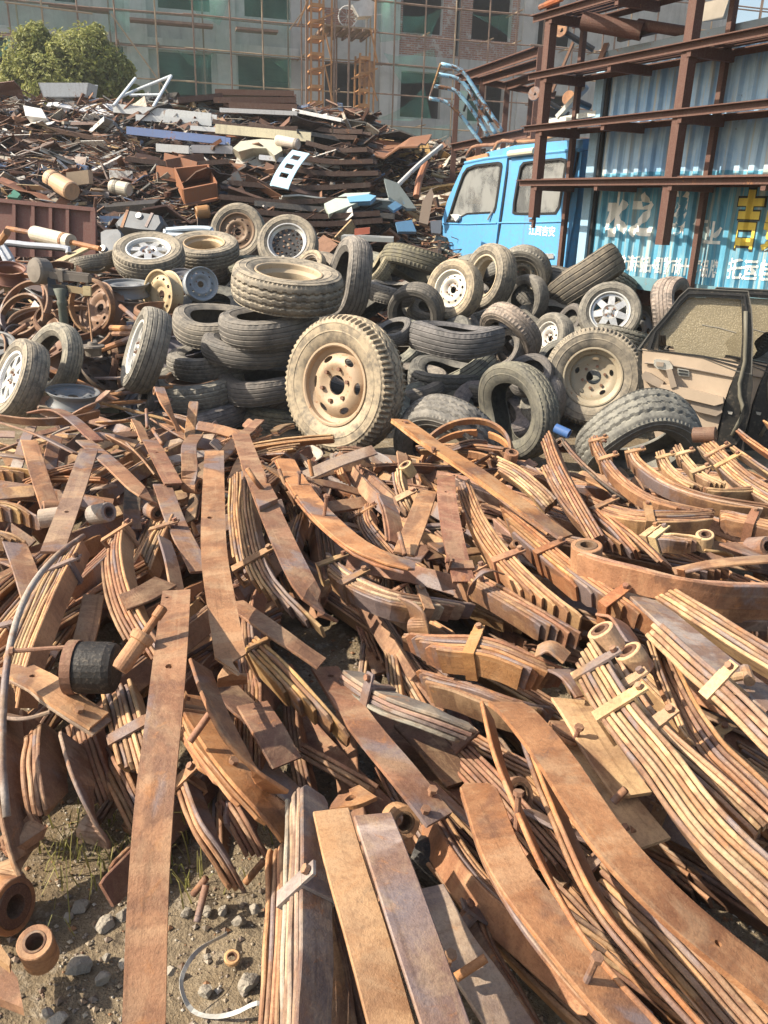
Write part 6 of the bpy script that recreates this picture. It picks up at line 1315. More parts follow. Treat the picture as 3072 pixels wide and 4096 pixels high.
# ---- upper left of the pile
S('long straight flat leaf crossing the left edge under the two wheels', 'E', [(-60, 80, .44), (160, 150, .42), (335, 235, .37)], 1, 25, .075, col='t')
S('leaf on edge lying along the top of the pile below the grey rim', 'E', [(-40, 60, .36), (130, 80, .40), (300, 72, .42), (432, 46, .43)], 1, 55, .07, col='b')
S('curved brown leaf with a rounded top below the leftmost wheels', 'E', [(140, 55, .38), (230, 42, .43), (310, 80, .42), (420, 178, .37)], 1, 8, .085, col='p')
S('short plate-like leaf leaning up against the grey rim', 'E', [(330, 62, .38), (400, 20, .46), (470, -40, .52)], 1, 10, .07, col='b')
S('orange stub of leaf pointing right beside the tyre stack', 'E', [(430, 100, .40), (500, 95, .42), (560, 88, .43)], 1, 20, .085, col='o')
S('small bluish leaf stub wedged under the rounded brown leaf', 'E', [(225, 150, .36), (265, 130, .38), (300, 118, .39)], 1, 12, .085, col='g')
S('wide upright leaf running down from the left pile top to a bushing', 'E', [(125, 175, .40), (165, 310, .38), (225, 490, .31)], 1, 8, .09, col='b', eyeB=.035)
S('purple leaf leaning to the left with a pale heat stain', 'E', [(385, 215, .47), (310, 430, .45), (225, 660, .42)], 1, 4, .088, col='p', holes=[(.7, 0, .009)])
S('brown curved leaf ending in a curled eye left of the tall leaf', 'E', [(360, 175, .43), (480, 275, .46), (600, 390, .43), (680, 455, .37)], 1, 6, .088, col='b', eyeB=-.036)
S('dark short leaf standing among the scraps under the tyre stack', 'E', [(650, 175, .40), (700, 270, .43), (750, 365, .41)], 1, 4, .085, col='p', holes=[(.42, 0, .008)])
S('tall leaf leaning on the left tyre stack with its top curled over', 'C', [(690, 815, .62), (715, 880, .58), (775, 1000, .46)], 1, 10, .062, col='b', eyeA=-.024)
S('narrow upright leaf against the bottom tyres of the left stack', 'C', [(838, 872, .55), (826, 960, .48), (815, 1040, .42)], 1, 0, .058, col='o')
S('dark thin leaf lying under the curled-over leaf', 'C', [(650, 945, .44), (720, 990, .43), (810, 1040, .41)], 1, 40, .05, col='d')
S('short leaf with wavy bend and an open curl at its foot', 'E', [(850, 150, .44), (818, 200, .48), (820, 290, .46), (815, 365, .40)], 1, 3, .08, col='b', eyeB=-.04)
S('flat leaf passing under the tall straight leaf at upper left', 'E', [(700, 365, .40), (765, 540, .38), (870, 745, .34)], 1, 6, .09, col='b')
S('grey-topped stub leaf beside the curled eye', 'E', [(400, 385, .36), (450, 375, .37), (505, 370, .37)], 1, 10, .085, col='g')
S('dark leaf hidden under the eye of the curved leaf', 'E', [(575, 380, .34), (570, 470, .32), (575, 560, .28)], 1, 10, .08, col='k')
S('thin strip of leaf standing by the tall upright leaf', 'E', [(545, 185, .38), (610, 250, .38), (670, 325, .35)], 1, 45, .06, col='b')
S('pack end with ribbed ochre leaf tips at the left frame edge, upper', 'E', [(-90, 290, .34), (30, 300, .35), (140, 318, .34)], 5, 82, .085, col='y', sa=0, sb=.16)
S('pack end with ribbed ochre leaf tips at the left frame edge, lower', 'E', [(-90, 440, .36), (40, 455, .36), (150, 520, .33)], 5, 82, .085, col='y', sa=0, sb=.15)
S('ribbed pack tip sticking out under the ochre pack ends', 'E', [(-90, 560, .30), (20, 580, .30), (110, 625, .27)], 4, 80, .08, col='t', sa=0, sb=.13)
S('broad leaf lying flat under the left frame-edge packs', 'E', [(60, 610, .27), (110, 740, .26), (160, 900, .22)], 1, 10, .1, col='t')
S('leaf sloping off the left frame edge below the ochre packs', 'E', [(-60, 690, .24), (30, 700, .25), (110, 735, .25)], 1, 15, .07, col='b')
S('flat plate leaf behind the ochre pack ends', 'E', [(-40, 232, .36), (40, 240, .37), (110, 252, .36)], 1, 10, .08, col='t')
# ---- centre left
S('tall straight leaf standing out in the middle left with a bent-down foot', 'E', [(926, 222, .53), (922, 430, .53), (925, 660, .51), (960, 900, .47), (1000, 1130, .43), (1005, 1185, .39), (1003, 1232, .345)], 1, 0, .092, col='b', holes=[(.47, .01, .009)], seg=40)
S('broad leaf with a square plate, bolt and blackened bent end', 'E', [(1040, 150, .50), (1105, 330, .52), (1200, 560, .50), (1310, 790, .46), (1395, 910, .40), (1420, 950, .36)], 1, 4, .092, col='b', bolts=[(.5, -.022, .045)], holes=[(.44, .012, .009)], seg=34)
S('big dusty pack of nine leaves standing on its side in the middle', 'E', [(1035, 300, .40), (1040, 520, .43), (1110, 780, .40), (1340, 1030, .33)], 9, 62, .075, .0115, 't', sa=.004, sb=.042, clips=(.72,))
S('wide sweeping two-leaf spring with two pins below the big truck wheel', 'E', [(1225, 255, .45), (1330, 430, .48), (1530, 620, .48), (1700, 700, .47), (1800, 722, .46)], 2, 4, .1, col='o', bolts=[(.34, 0, .05), (.62, .0, .075)], sa=.0, sb=.02)
S('tan pack whose stepped ends face the viewer under the sweeping leaf', 'E', [(1375, 660, .36), (1500, 770, .38), (1690, 850, .38), (1900, 880, .35), (2065, 905, .32)], 6, 76, .078, .011, 't', sa=.05, sb=.05, clips=(.18, .42, .8))
S('pack with clamp and orange stepped side left of the tall leaf', 'E', [(500, 545, .42), (480, 690, .43), (530, 900, .42), (660, 1120, .36), (740, 1260, .30)], 7, 58, .085, .011, 'b', sa=.05, sb=.035, clips=(.1,))
S('short dusty pack bound with a strap behind the orange stepped pack', 'E', [(715, 505, .38), (668, 600, .38), (610, 740, .34)], 6, 72, .075, .011, 't', sa=.01, sb=.05, clips=(.3,))
S('narrow dark leaf stamped with faint marks between two packs', 'E', [(690, 590, .40), (720, 690, .41), (745, 820, .38)], 1, 35, .065, col='p')
S('clipped-corner leaf tip lying across the pack at left', 'G', [(715, 30, .44), (620, 85, .45), (530, 120, .44)], 1, 12, .09, col='d')
S('large pack at the left edge fanning down towards the corner', 'E', [(300, 620, .40), (215, 770, .42), (120, 970, .41), (55, 1150, .36), (20, 1330, .28)], 8, 68, .08, .0115, 't', sa=.0, sb=.02, clips=(.32,))
S('leaf running off behind the black canister', 'G', [(405, 90, .34), (380, 220, .34), (350, 330, .30)], 1, 8, .075, col='t')
S('pale leaf pointing at the lower right from the left edge, stepped tip', 'G', [(40, 395, .36), (160, 465, .37), (300, 560, .36), (420, 640, .33)], 2, 6, .092, col='t', sa=.0, sb=-.04, holes=[(.3, 0, .008)], bolts=[(.9, .01, .01)])
S('thin leaf on edge curving under the pale stepped leaf', 'G', [(-20, 600, .28), (100, 620, .30), (225, 590, .31)], 1, 30, .07, col='g')
S('three-leaf pack hanging down over the grass at far left', 'G', [(150, 660, .28), (140, 830, .27), (160, 1000, .22), (185, 1130, .14)], 4, 55, .115, .014, 'b', sa=0, sb=.02)
S('dark blue-grey leaf on edge ending above the grass', 'G', [(265, 680, .27), (320, 870, .25), (400, 1050, .18), (470, 1180, .10)], 1, 55, .115, col='g')
S('long leaf at the very left edge with a huge open eye', 'G', [(-60, 420, .30), (-40, 700, .30), (5, 1000, .24), (70, 1260, .15), (110, 1330, .11)], 1, 48, .135, .014, 'o', eyeB=-.066)
S('long straight leaf reaching from mid pile to the bottom edge at left', 'G', [(763, 72, .50), (745, 260, .53), (715, 560, .50), (670, 960, .42), (640, 1400, .30), (622, 1960, .16)], 1, 0, .088, .012, 'b', holes=[(.385, 0, .008), (.05, .02, .006)], seg=46)
S('dusty pack in shade directly left of the long straight leaf', 'G', [(500, 480, .30), (540, 640, .32), (585, 800, .29), (620, 920, .24)], 7, 66, .08, .012, 't', sa=.0, sb=.03, clips=(.62,))
S('two-leaf strip hanging over the gravel right of the long leaf', 'G', [(780, 880, .22), (850, 1080, .21), (950, 1230, .16), (1040, 1390, .08)], 3, 50, .07, .012, 'b', sa=.0, sb=.04, clips=(.08,))
S('curved leaf arching with its edge lit over orange stepped plates', 'G', [(830, 370, .40), (890, 540, .42), (985, 720, .40), (1110, 850, .36), (1240, 940, .30)], 1, 42, .085, .012, 'o')
S('orange stepped pack face up below the arching leaf', 'G', [(800, 520, .28), (880, 690, .32), (1020, 880, .31), (1180, 1060, .26), (1260, 1170, .22)], 5, 20, .1, .012, 'o', sa=.0, sb=.11, bolts=[(.65, 0, .012)], clips=(.2,))
S('leaf tapering down to the right from behind the tall leaf foot', 'G', [(1010, 120, .36), (1110, 190, .38), (1230, 275, .37), (1390, 385, .32)], 1, 5, .078, col='b')
S('strapped pack with glowing orange stepped side in mid pile', 'G', [(1060, 270, .30), (1180, 385, .35), (1330, 545, .33), (1480, 715, .28)], 5, 70, .1, .012, 'y', sa=.03, sb=.09, clips=(.22,))
S('short purplish leaf pointing down in the middle of the pile', 'G', [(1090, 560, .27), (1165, 680, .28), (1240, 815, .24)], 1, 3, .1, col='p')
S('long dark brown leaf slanting through the middle to a bolted clamp', 'G', [(1400, 400, .24), (1560, 640, .29), (1740, 860, .29), (1900, 1060, .25)], 1, 6, .095, .012, 'p', bolts=[(.93, -.02, .02), (.96, .025, .015)], holes=[(.1, 0, .009)])
S('grey four-leaf pack with squared ends in the shadowed hollow', 'G', [(1500, 420, .28), (1660, 520, .31), (1850, 590, .31), (2050, 670, .26)], 4, 20, .085, .013, 'g', sa=.0, sb=.02, clips=(.36,))
S('three-leaf block lying low in the dark hollow', 'G', [(1290, 750, .17), (1440, 830, .20), (1620, 935, .17)], 3, 45, .06, .013, 'p', sa=0, sb=.01)
S('stub of leaf in shadow under the strapped orange pack', 'G', [(960, 480, .24), (1040, 560, .26), (1100, 620, .24)], 1, 10, .1, col='d')
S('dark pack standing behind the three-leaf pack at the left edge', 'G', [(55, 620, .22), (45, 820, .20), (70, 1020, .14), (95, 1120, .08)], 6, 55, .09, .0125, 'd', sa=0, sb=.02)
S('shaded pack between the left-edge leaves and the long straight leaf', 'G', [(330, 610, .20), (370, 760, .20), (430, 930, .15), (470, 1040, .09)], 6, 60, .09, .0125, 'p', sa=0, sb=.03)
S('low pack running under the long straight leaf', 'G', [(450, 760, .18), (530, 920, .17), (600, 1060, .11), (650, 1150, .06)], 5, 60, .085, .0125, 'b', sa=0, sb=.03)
S('low three-leaf strip reaching the gravel left of the strapped bottom pack', 'G', [(960, 960, .16), (1040, 1090, .15), (1120, 1240, .09)], 4, 55, .085, .012, 'p', sa=0, sb=.04)
S('broad leaf lying in the gap above the strapped bottom pack', 'G', [(1060, 800, .20), (1180, 900, .21), (1330, 1010, .18)], 2, 20, .1, .012, 'b', sa=0, sb=.05)
# ---- bottom centre
S('strapped pack standing upright on its side at the bottom centre', 'I', [(1290, 90, .30), (1288, 330, .32), (1280, 700, .30), (1268, 1200, .24)], 5, 38, .085, .0125, 'g', sa=.0, sb=.0, clips=(.56,))
S('rear three-leaf strip beside the strapped bottom pack', 'I', [(1195, 310, .22), (1190, 600, .22), (1160, 1150, .17)], 4, 52, .07, .012, 'b', sa=0, sb=.0)
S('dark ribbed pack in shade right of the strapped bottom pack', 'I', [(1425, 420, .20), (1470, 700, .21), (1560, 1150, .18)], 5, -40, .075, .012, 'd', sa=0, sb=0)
S('brown to grey leaf fanning to the bottom edge, left of a pair', 'I', [(1430, 160, .34), (1490, 390, .36), (1590, 720, .34), (1720, 1190, .28)], 1, 0, .09, .012, 'b')
S('blue-grey leaf fanning to the bottom edge, right of a pair', 'I', [(1610, 180, .36), (1690, 400, .38), (1800, 720, .36), (1960, 1190, .30)], 1, 2, .094, .012, 'g')
S('rusty bracket tip with a hole behind the bottom pair of leaves', 'I', [(1440, 130, .28), (1520, 110, .30), (1590, 80, .30)], 1, 10, .08, col='o', holes=[(.5, 0, .011)])
S('leaf half hidden under the blue-grey leaf at the bottom', 'J', [(175, 500, .22), (290, 720, .23), (420, 900, .21), (600, 1180, .17)], 1, 0, .1, .012, 'g', bolts=[(.55, .045, .05)])
S('black three-leaf strip on edge with a clip near the bottom', 'J', [(390, 570, .14), (455, 740, .15), (560, 930, .13), (720, 1180, .10)], 3, -50, .075, .012, 'k', sa=0, sb=0, clips=(.16,))
S('heavy two-leaf spring running to the bottom edge right of centre', 'J', [(400, 45, .30), (480, 260, .34), (620, 530, .34), (860, 830, .31), (1160, 1160, .26)], 2, 2, .1, .014, 'o', sa=.0, sb=.0, bolts=[(.32, -.045, .07), (.83, .02, .06)])
S('thin arching leaf on edge crossing the heavy two-leaf spring', 'H', [(420, 545, .34), (470, 760, .37), (560, 990, .37), (700, 1300, .35), (900, 1620, .32), (1200, 1960, .27)], 1, 58, .075, .012, 'o', seg=36)
S('second arching leaf on edge with its upper edge lit', 'H', [(590, 660, .32), (660, 860, .35), (740, 1060, .36), (890, 1390, .35), (1100, 1660, .32), (1420, 2020, .26)], 2, 50, .08, .012, 'o', sa=.0, sb=.02, seg=36)
S('broad brown leaf sweeping to the lower right corner', 'H', [(520, 555, .38), (590, 610, .42), (740, 800, .43), (960, 1130, .42), (1250, 1440, .39), (1720, 1830, .33)], 1, 3, .1, .014, 'o', holes=[(.87, 0, .006)], seg=40)
S('wide shadowed pack of eight leaves under the sweeping brown leaf', 'H', [(900, 1210, .22), (1080, 1370, .24), (1330, 1610, .23), (1640, 1960, .19)], 9, 60, .075, .014, 'b', sa=.02, sb=.0, clips=(.03,))
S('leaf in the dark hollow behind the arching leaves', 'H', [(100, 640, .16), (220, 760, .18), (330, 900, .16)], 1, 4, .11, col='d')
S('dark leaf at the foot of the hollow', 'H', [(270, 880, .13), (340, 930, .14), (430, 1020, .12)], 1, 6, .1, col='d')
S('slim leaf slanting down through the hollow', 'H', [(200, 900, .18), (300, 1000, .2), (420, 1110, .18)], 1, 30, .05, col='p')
S('brown leaf crossing under the arching leaves to the shadowed pack', 'J', [(620, 160, .22), (800, 250, .24), (1020, 330, .22)], 1, 25, .06, col='d')
# ---- right
S('sunlit dusty pack with a rolled eye sweeping to the right edge', 'H', [(838, 300, .44), (905, 420, .46), (1010, 590, .47), (1180, 800, .46), (1400, 1090, .44), (1750, 1420, .40)], 7, 55, .085, .0125, 's', sa=.02, sb=.0, eyeA=.042, clips=(.21, .42), seg=34)
S('slimmer pack with a black-centred eye beside the sunlit dusty pack', 'H', [(985, 380, .42), (1055, 500, .44), (1180, 670, .44), (1380, 850, .42), (1640, 1090, .38)], 4, 52, .08, .012, 's', sa=.02, sb=.0, eyeA=.042, clips=(.26, .55), seg=30)
S('five-leaf rusty pack running down between two dusty packs at right', 'H', [(1190, 350, .36), (1270, 530, .38), (1400, 740, .38), (1560, 900, .37), (1760, 1100, .34)], 6, 58, .08, .0125, 'b', sa=.01, sb=.0, seg=30)
S('thick wood-coloured three-leaf spring with a plate clip near right edge', 'H', [(1165, 235, .42), (1330, 390, .45), (1500, 540, .45), (1720, 760, .43)], 4, 40, .1, .016, 's', sa=.0, sb=.0, clips=(.66,))
S('grey-brown flat leaf carrying a loose tee bolt at right', 'H', [(1125, 105, .40), (1250, 215, .42), (1450, 380, .42), (1720, 590, .41)], 1, 8, .12, .014, 'g')
S('notch-ended pack of four dusty leaves at the right edge', 'F', [(1145, 790, .42), (1290, 880, .44), (1450, 980, .44), (1720, 1150, .42)], 5, 52, .085, .013, 's', sa=.012, sb=.0)
S('flat dusty leaf under the sunlit pack with a small cross bolt', 'H', [(800, 540, .30), (870, 640, .32), (960, 790, .32), (1080, 960, .30)], 1, 6, .12, .012, 's', bolts=[(.55, .045, .03)])
S('dusty plate leaf between the broad brown leaf and the sunlit pack', 'H', [(790, 720, .26), (900, 850, .28), (1020, 1000, .28), (1160, 1170, .26)], 1, 4, .13, .012, 's')
S('ribbed pack with rust-red stepped ends above the dark hollow', 'H', [(60, 270, .30), (250, 290, .34), (450, 310, .36), (640, 385, .35), (790, 455, .32)], 7, 78, .1, .012, 'o', sa=.05, sb=.035, clips=(.48,))
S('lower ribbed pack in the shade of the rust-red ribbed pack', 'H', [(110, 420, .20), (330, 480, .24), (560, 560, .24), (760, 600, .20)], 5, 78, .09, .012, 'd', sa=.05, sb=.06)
S('small worn stub block beside the foot of the ribbed packs', 'H', [(745, 640, .30), (790, 670, .32), (850, 705, .31)], 2, 8, .07, .014, 'o', sa=0, sb=.02)
S('grey offcut plate leaning on the rust-red ribbed pack', 'H', [(660, 330, .37), (720, 310, .39), (790, 360, .37)], 1, 4, .085, .01, 't')
S('red-brown leaf stub under the grey offcut plate', 'H', [(760, 410, .33), (820, 440, .35), (880, 520, .33)], 1, 6, .1, .01, 'b')
S('curving pack left of the long ribbed pack, thin edges up', 'F', [(335, 345, .40), (390, 490, .43), (490, 650, .44), (650, 815, .42), (830, 960, .38)], 6, 72, .085, .0115, 'b', sa=.01, sb=.03, clips=(.72,))
S('long ribbed pack with orange stepped plates in the right centre', 'F', [(470, 450, .40), (600, 560, .43), (790, 720, .43), (970, 850, .41), (1160, 985, .37)], 6, 70, .1, .0115, 'o', sa=.06, sb=.05, clips=(.55, .86))
S('five-leaf pack running under the clip in the pile centre', 'F', [(330, 735, .38), (480, 820, .40), (650, 920, .39), (830, 1030, .36)], 5, 72, .09, .0115, 'b', sa=.03, sb=.05, clips=(.12,))
S('long heavy leaf with two holes pointing at the big truck wheel', 'F', [(62, 85, .56), (230, 205, .56), (420, 330, .54), (620, 480, .50), (790, 600, .45)], 2, 6, .1, .0125, 'o', sa=.0, sb=.04, holes=[(.04, 0, .009)], bolts=[(.09, 0, .008), (.42, .05, .012)], seg=30)
S('thick two-leaf spring with a large rolled eye running off to the right', 'F', [(845, 655, .50), (960, 690, .50), (1180, 745, .49), (1420, 785, .48), (1760, 800, .46)], 2, 82, .1, .016, 'b', sa=.0, sb=.0, eyeA=.056, seg=30)
S('light flat leaf resting on the big eyed spring at the right edge', 'F', [(1250, 742, .44), (1450, 705, .48), (1760, 680, .5)], 1, 8, .085, col='b')
S('dark leaf edge below the big eyed spring', 'F', [(1330, 855, .36), (1480, 865, .37), (1760, 868, .36)], 2, 80, .09, .014, 'b', sa=0, sb=0)
S('strap piece standing against the big eyed spring', 'F', [(1280, 730, .5), (1292, 775, .46), (1305, 830, .42)], 1, 10, .03, .006, 'o')
S('pointed pack standing up behind the long heavy leaf', 'F', [(690, 140, .50), (740, 280, .49), (820, 430, .46), (920, 600, .40)], 5, 52, .085, .0115, 'b', sa=.025, sb=.0)
S('slim pack fanning out beside the pointed pack', 'F', [(690, 270, .44), (760, 400, .44), (860, 520, .42), (1010, 640, .38)], 4, 60, .08, .0115, 'b', sa=.01, sb=.03)
S('narrow leaf pair between the pointed pack and the ribbed right pack', 'F', [(900, 470, .42), (1000, 560, .42), (1090, 660, .38)], 3, 55, .075, .0115, 'b', sa=.02, sb=.02)
S('brown leaf on edge slanting right of the pointed pack', 'F', [(960, 500, .42), (1080, 590, .43), (1200, 705, .41)], 2, 35, .085, .0115, 'p', sa=0, sb=.03)
S('jagged dusty pack end behind the long heavy leaf', 'F', [(470, 265, .42), (560, 310, .43), (650, 380, .42), (720, 450, .38)], 6, 50, .08, .0115, 's', sa=.035, sb=0)
S('small eyed pack standing left of the coil rings', 'F', [(52, 300, .46), (60, 360, .44), (85, 430, .42), (130, 510, .36)], 4, 60, .07, .011, 's', sa=0, sb=.02, eyeA=.034, clips=(.72,))
S('purple-brown leaf standing upright with a strapped foot', 'F', [(268, 330, .46), (272, 430, .47), (300, 600, .45), (345, 790, .38)], 1, 2, .085, .0115, 'p', holes=[(.28, 0, .008)], clips=(.95,))
S('brown leaf leaning left beside the purple-brown upright leaf', 'F', [(190, 395, .44), (140, 530, .44), (85, 670, .40)], 1, 4, .09, .0115, 'b')
S('dark leaf stub behind the brown leaning leaf', 'F', [(-10, 410, .40), (20, 500, .40), (40, 620, .36)], 2, 25, .08, .0115, 'p', sa=0, sb=.03)
S('low brown leaf under the foot of the leaning leaf', 'F', [(120, 690, .30), (170, 640, .31), (220, 690, .29)], 1, 6, .09, .0115, 'd')
S('short leaf behind the purple-brown upright leaf', 'F', [(220, 620, .32), (300, 660, .33), (420, 650, .32)], 1, 8, .09, .0115, 'p')
S('dark leaf with a hooked tip below the blue pipe', 'F', [(775, 180, .50), (800, 215, .48), (870, 290, .46), (980, 385, .42), (1060, 440, .38)], 2, 40, .07, .0115, 'k', sa=0, sb=.02, eyeA=-.03)
S('flat brown leaf under the hooked dark leaf', 'F', [(800, 315, .38), (930, 365, .39), (1100, 445, .38)], 1, 10, .085, .0115, 'b')
S('bolt-headed pack curving right from the leaning tyre', 'F', [(900, 150, .50), (935, 225, .49), (1020, 335, .47), (1170, 430, .45), (1440, 490, .42)], 4, 70, .07, .0115, 'b', sa=.01, sb=.05, clips=(.12, .34), bolts=[(.04, 0, .03)])
S('second pack curving right, next to the bolt-headed pack', 'F', [(1060, 205, .48), (1100, 270, .47), (1230, 360, .46), (1430, 425, .44), (1700, 465, .42)], 4, 72, .075, .0115, 'b', sa=.01, sb=.03, clips=(.1,), seg=28)
S('short yellowish strapped pack under the leaning tyre', 'F', [(1190, 215, .46), (1215, 275, .45), (1280, 335, .44), (1370, 380, .42)], 4, 68, .06, .011, 's', sa=.01, sb=.03, clips=(.25,))
S('second short yellowish pack with two straps', 'F', [(1262, 190, .46), (1300, 255, .45), (1370, 320, .44), (1470, 370, .42)], 4, 68, .06, .011, 's', sa=.01, sb=.03, clips=(.3, .75))
S('wide striped tan pack with straps near the car door', 'F', [(1372, 175, .46), (1450, 250, .46), (1560, 345, .45), (1700, 430, .43)], 7, 55, .075, .0115, 't', sa=.01, sb=.0, clips=(.3, .5))
S('orange-sided leaf lying below the car door at right edge', 'F', [(1525, 130, .46), (1590, 180, .46), (1720, 270, .45)], 2, 45, .09, .012, 'o', sa=0, sb=0)
S('olive leaf under the orange-sided leaf by the car door', 'F', [(1500, 200, .42), (1600, 270, .42), (1720, 350, .41)], 2, 50, .08, .012, 't', sa=0, sb=0)
S('leaf tip with a hole poking in at the right edge by the car door', 'F', [(1640, 90, .50), (1690, 120, .50), (1760, 150, .50)], 1, 50, .08, .012, 'o')
S('long brown pack sweeping across right with ribbed orange face', 'F', [(840, 415, .40), (960, 465, .42), (1100, 495, .43), (1280, 500, .43), (1460, 490, .41)], 7, 74, .085, .0115, 'b', sa=.04, sb=.02, clips=(.28, .55))
S('rusty strapped pack running off the right edge in the middle', 'F', [(1440, 480, .42), (1560, 510, .42), (1760, 560, .41)], 6, 76, .085, .0115, 'b', sa=.02, sb=0, clips=(.5,))
S('thin leaves curving off right behind the strapped right-edge pack', 'F', [(1380, 380, .44), (1500, 388, .44), (1760, 362, .44)], 3, 74, .07, .0115, 't', sa=.02, sb=0)
S('small three-leaf pack with grey straps and an eye at right', 'F', [(1120, 575, .40), (1220, 590, .42), (1310, 598, .42), (1365, 610, .42)], 4, 70, .075, .011, 's', sa=.04, sb=.06, eyeB=.036, clips=(.1, .3))
S('bent bracket leaf hanging from the grey-strapped eye', 'F', [(1370, 640, .38), (1430, 650, .37), (1475, 670, .33)], 1, 10, .08, .011, 't')
S('brown leaf lying flat right of the grey-strapped pack', 'F', [(1480, 620, .40), (1560, 650, .40), (1700, 700, .38)], 1, 8, .12, .011, 'p')
S('slim rod-like leaf edge at the right below the brown leaf', 'F', [(1485, 945, .30), (1600, 952, .30), (1760, 955, .29)], 1, 80, .05, .014, 'g')
S('flat orange leaf behind the long ribbed pack near the big eye', 'F', [(860, 740, .36), (960, 810, .37), (1110, 880, .36)], 1, 6, .11, .0115, 'o')
S('curled strap leaf arching beside the upright purple-brown leaf', 'F', [(370, 840, .38), (400, 765, .44), (450, 735, .46), (510, 750, .44)], 1, 10, .04, .006, 'b')
S('folded leaf end hooked down in front of the tan stepped pack', 'F', [(60, 850, .38), (130, 880, .39), (175, 930, .37), (200, 1030, .30)], 1, 70, .085, .011, 't')
S('short brown leaf on edge right of the eyed dusty packs', 'H', [(940, 180, .38), (1010, 200, .39), (1080, 300, .38), (1160, 420, .34)], 1, 30, .08, .011, 'p')
S('thin leaf edge standing between the wood-coloured and rusty packs', 'H', [(1145, 280, .40), (1210, 470, .41), (1290, 660, .40), (1350, 730, .37)], 2, 60, .06, .008, 's', sa=0, sb=0)
S('straight leaf under the right-centre ribbed packs', 'H', [(520, 0, .30), (640, 110, .3), (820, 240, .28)], 2, 50, .09, .0115, 'o', sa=0, sb=.05)
S('leaf lying in the gap left of the rust-red ribbed pack', 'F', [(80, 1010, .26), (200, 1040, .26), (340, 1090, .24)], 2, 70, .08, .0115, 'b', sa=0, sb=.1)
# ---- what shows between and beneath them
def flow(x, y):
    """direction (towards the viewer) in which the springs lie at a spot, and how they curve"""
    if x > .15: return -.80 - .25 * max(0, 2.4 - y), .5
    if x > -.45: return -1.25, .35
    return -1.8, -.2
frnd = random.Random(5); CN = {'o': 'orange', 'b': 'rust-brown', 'p': 'purplish', 't': 'tan', 'd': 'dark', 'g': 'greyish', 's': 'dusty', 'k': 'black', 'y': 'ochre'}
for i in range(370):
    x = frnd.uniform(-1.7, 2.1); y = frnd.uniform(1.2, 4.15); up = i < 150
    if x < -.02 and y < 1.68: continue
    if x < .25 and y < 1.55: continue
    if abs(x) > .52 * y + .35: continue
    if up and -.2 < x < .55 and 1.6 < y < 2.25: continue      # the dark hollow in the middle
    fl, cv = flow(x, y); a = fl + frnd.uniform(-.3, .3) * (1 if up else 1.6); L = frnd.uniform(.26, .5); d = Vector((math.cos(a), math.sin(a), 0)); s = Vector((-d.y, d.x, 0))
    top = .17 + .12 * min(1, max(0, y - 1.4)) - .10 * max(0, y - 3.6); z = frnd.uniform(min(.12, top - .03), top if y > 1.9 or x > .1 else .14) if up else frnd.uniform(.02, .13); dz = frnd.uniform(-.05, .05); k = frnd.choice((3, 4, 5, 6, 7, 7) if up else (1, 1, 3, 4)); c = Vector((x, y, z)); b = cv * frnd.uniform(.0, .35) * L
    what = ('single leaf', '', '', 'three-leaf pack', 'four-leaf pack', 'five-leaf pack', 'six-leaf pack', 'seven-leaf pack')[k - 1 if k == 1 else k]
    ck = frnd.choice('obptbtp' if up else 'pdbdp'); ph = frnd.choice((58, 66, 72, -62)) if k > 1 else frnd.uniform(-35, 35); sa_, sb_ = frnd.choice((0, .03, .05)), frnd.choice((.03, .06)); cl = (frnd.uniform(.2, .8),) if k > 3 and frnd.random() < .5 else ()  # lower fill tinted darker: the shade of the hollow is put into its colour
    if not shows('s', i): continue
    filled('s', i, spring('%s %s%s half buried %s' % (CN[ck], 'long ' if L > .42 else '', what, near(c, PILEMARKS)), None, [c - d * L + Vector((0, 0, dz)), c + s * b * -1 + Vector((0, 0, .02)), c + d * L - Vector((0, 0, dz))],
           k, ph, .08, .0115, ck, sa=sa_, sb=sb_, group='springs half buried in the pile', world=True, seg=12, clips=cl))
for i in range(16):      # low packs that close the gaps in the lower right
    x = frnd.uniform(.15, 1.0); y = frnd.uniform(1.1, 1.9); z = frnd.uniform(.03, .12); a = -.95 + frnd.uniform(-.2, .2); L = frnd.uniform(.3, .5); d = Vector((math.cos(a), math.sin(a), 0)); s = Vector((-d.y, d.x, 0)); c = Vector((x, y, z)); k = frnd.choice((5, 6, 7)); ck = frnd.choice('pbdb')
    spring('%s %s lying low %s' % (CN[ck], ('five-leaf pack', 'six-leaf pack', 'seven-leaf pack')[k - 5], near(c, PILEMARKS)), None, [c - d * L, c - s * L * .12, c + d * L], k, 62, .085, .0125, ck, sa=.01, sb=.02, group='springs half buried in the pile', world=True, seg=14)
# ================================================================== ROAD WHEELS OF THE TRUCK
for s in (.9, 3.2):
    for i, q in enumerate((-.25, -1.7)):
        c = TW(s, q, .37); Tw = thing('truck_wheel', 'dark truck wheel under the container, %s axle, %s side' % ('front' if s < 2 else 'rear', 'near' if i == 0 else 'far'), 'wheel', (c.x, c.y, 0), 'road wheels of the truck')
        inst('tyre', TY['lug'], Tw, Matrix.Translation(c) @ rotz_to(NV) @ Matrix.Diagonal((.37, .37, .37, 1)), DUST['dark'], world=True); inst('disc', DISC['steel'], Tw, Matrix.Translation(c) @ rotz_to(NV) @ Matrix.Diagonal((.21, .21, .21, 1)), (.2, .2, .2), world=True)

# ================================================================== SMALL THINGS ON AND BESIDE THE SPRINGS
BLK = m_plain('burnt_black_steel', (.022, .019, .017), .6, 0, .6, 14, .4)
a, b = PZ('G', 395, 500, .40), PZ('G', 425, 330, .52)
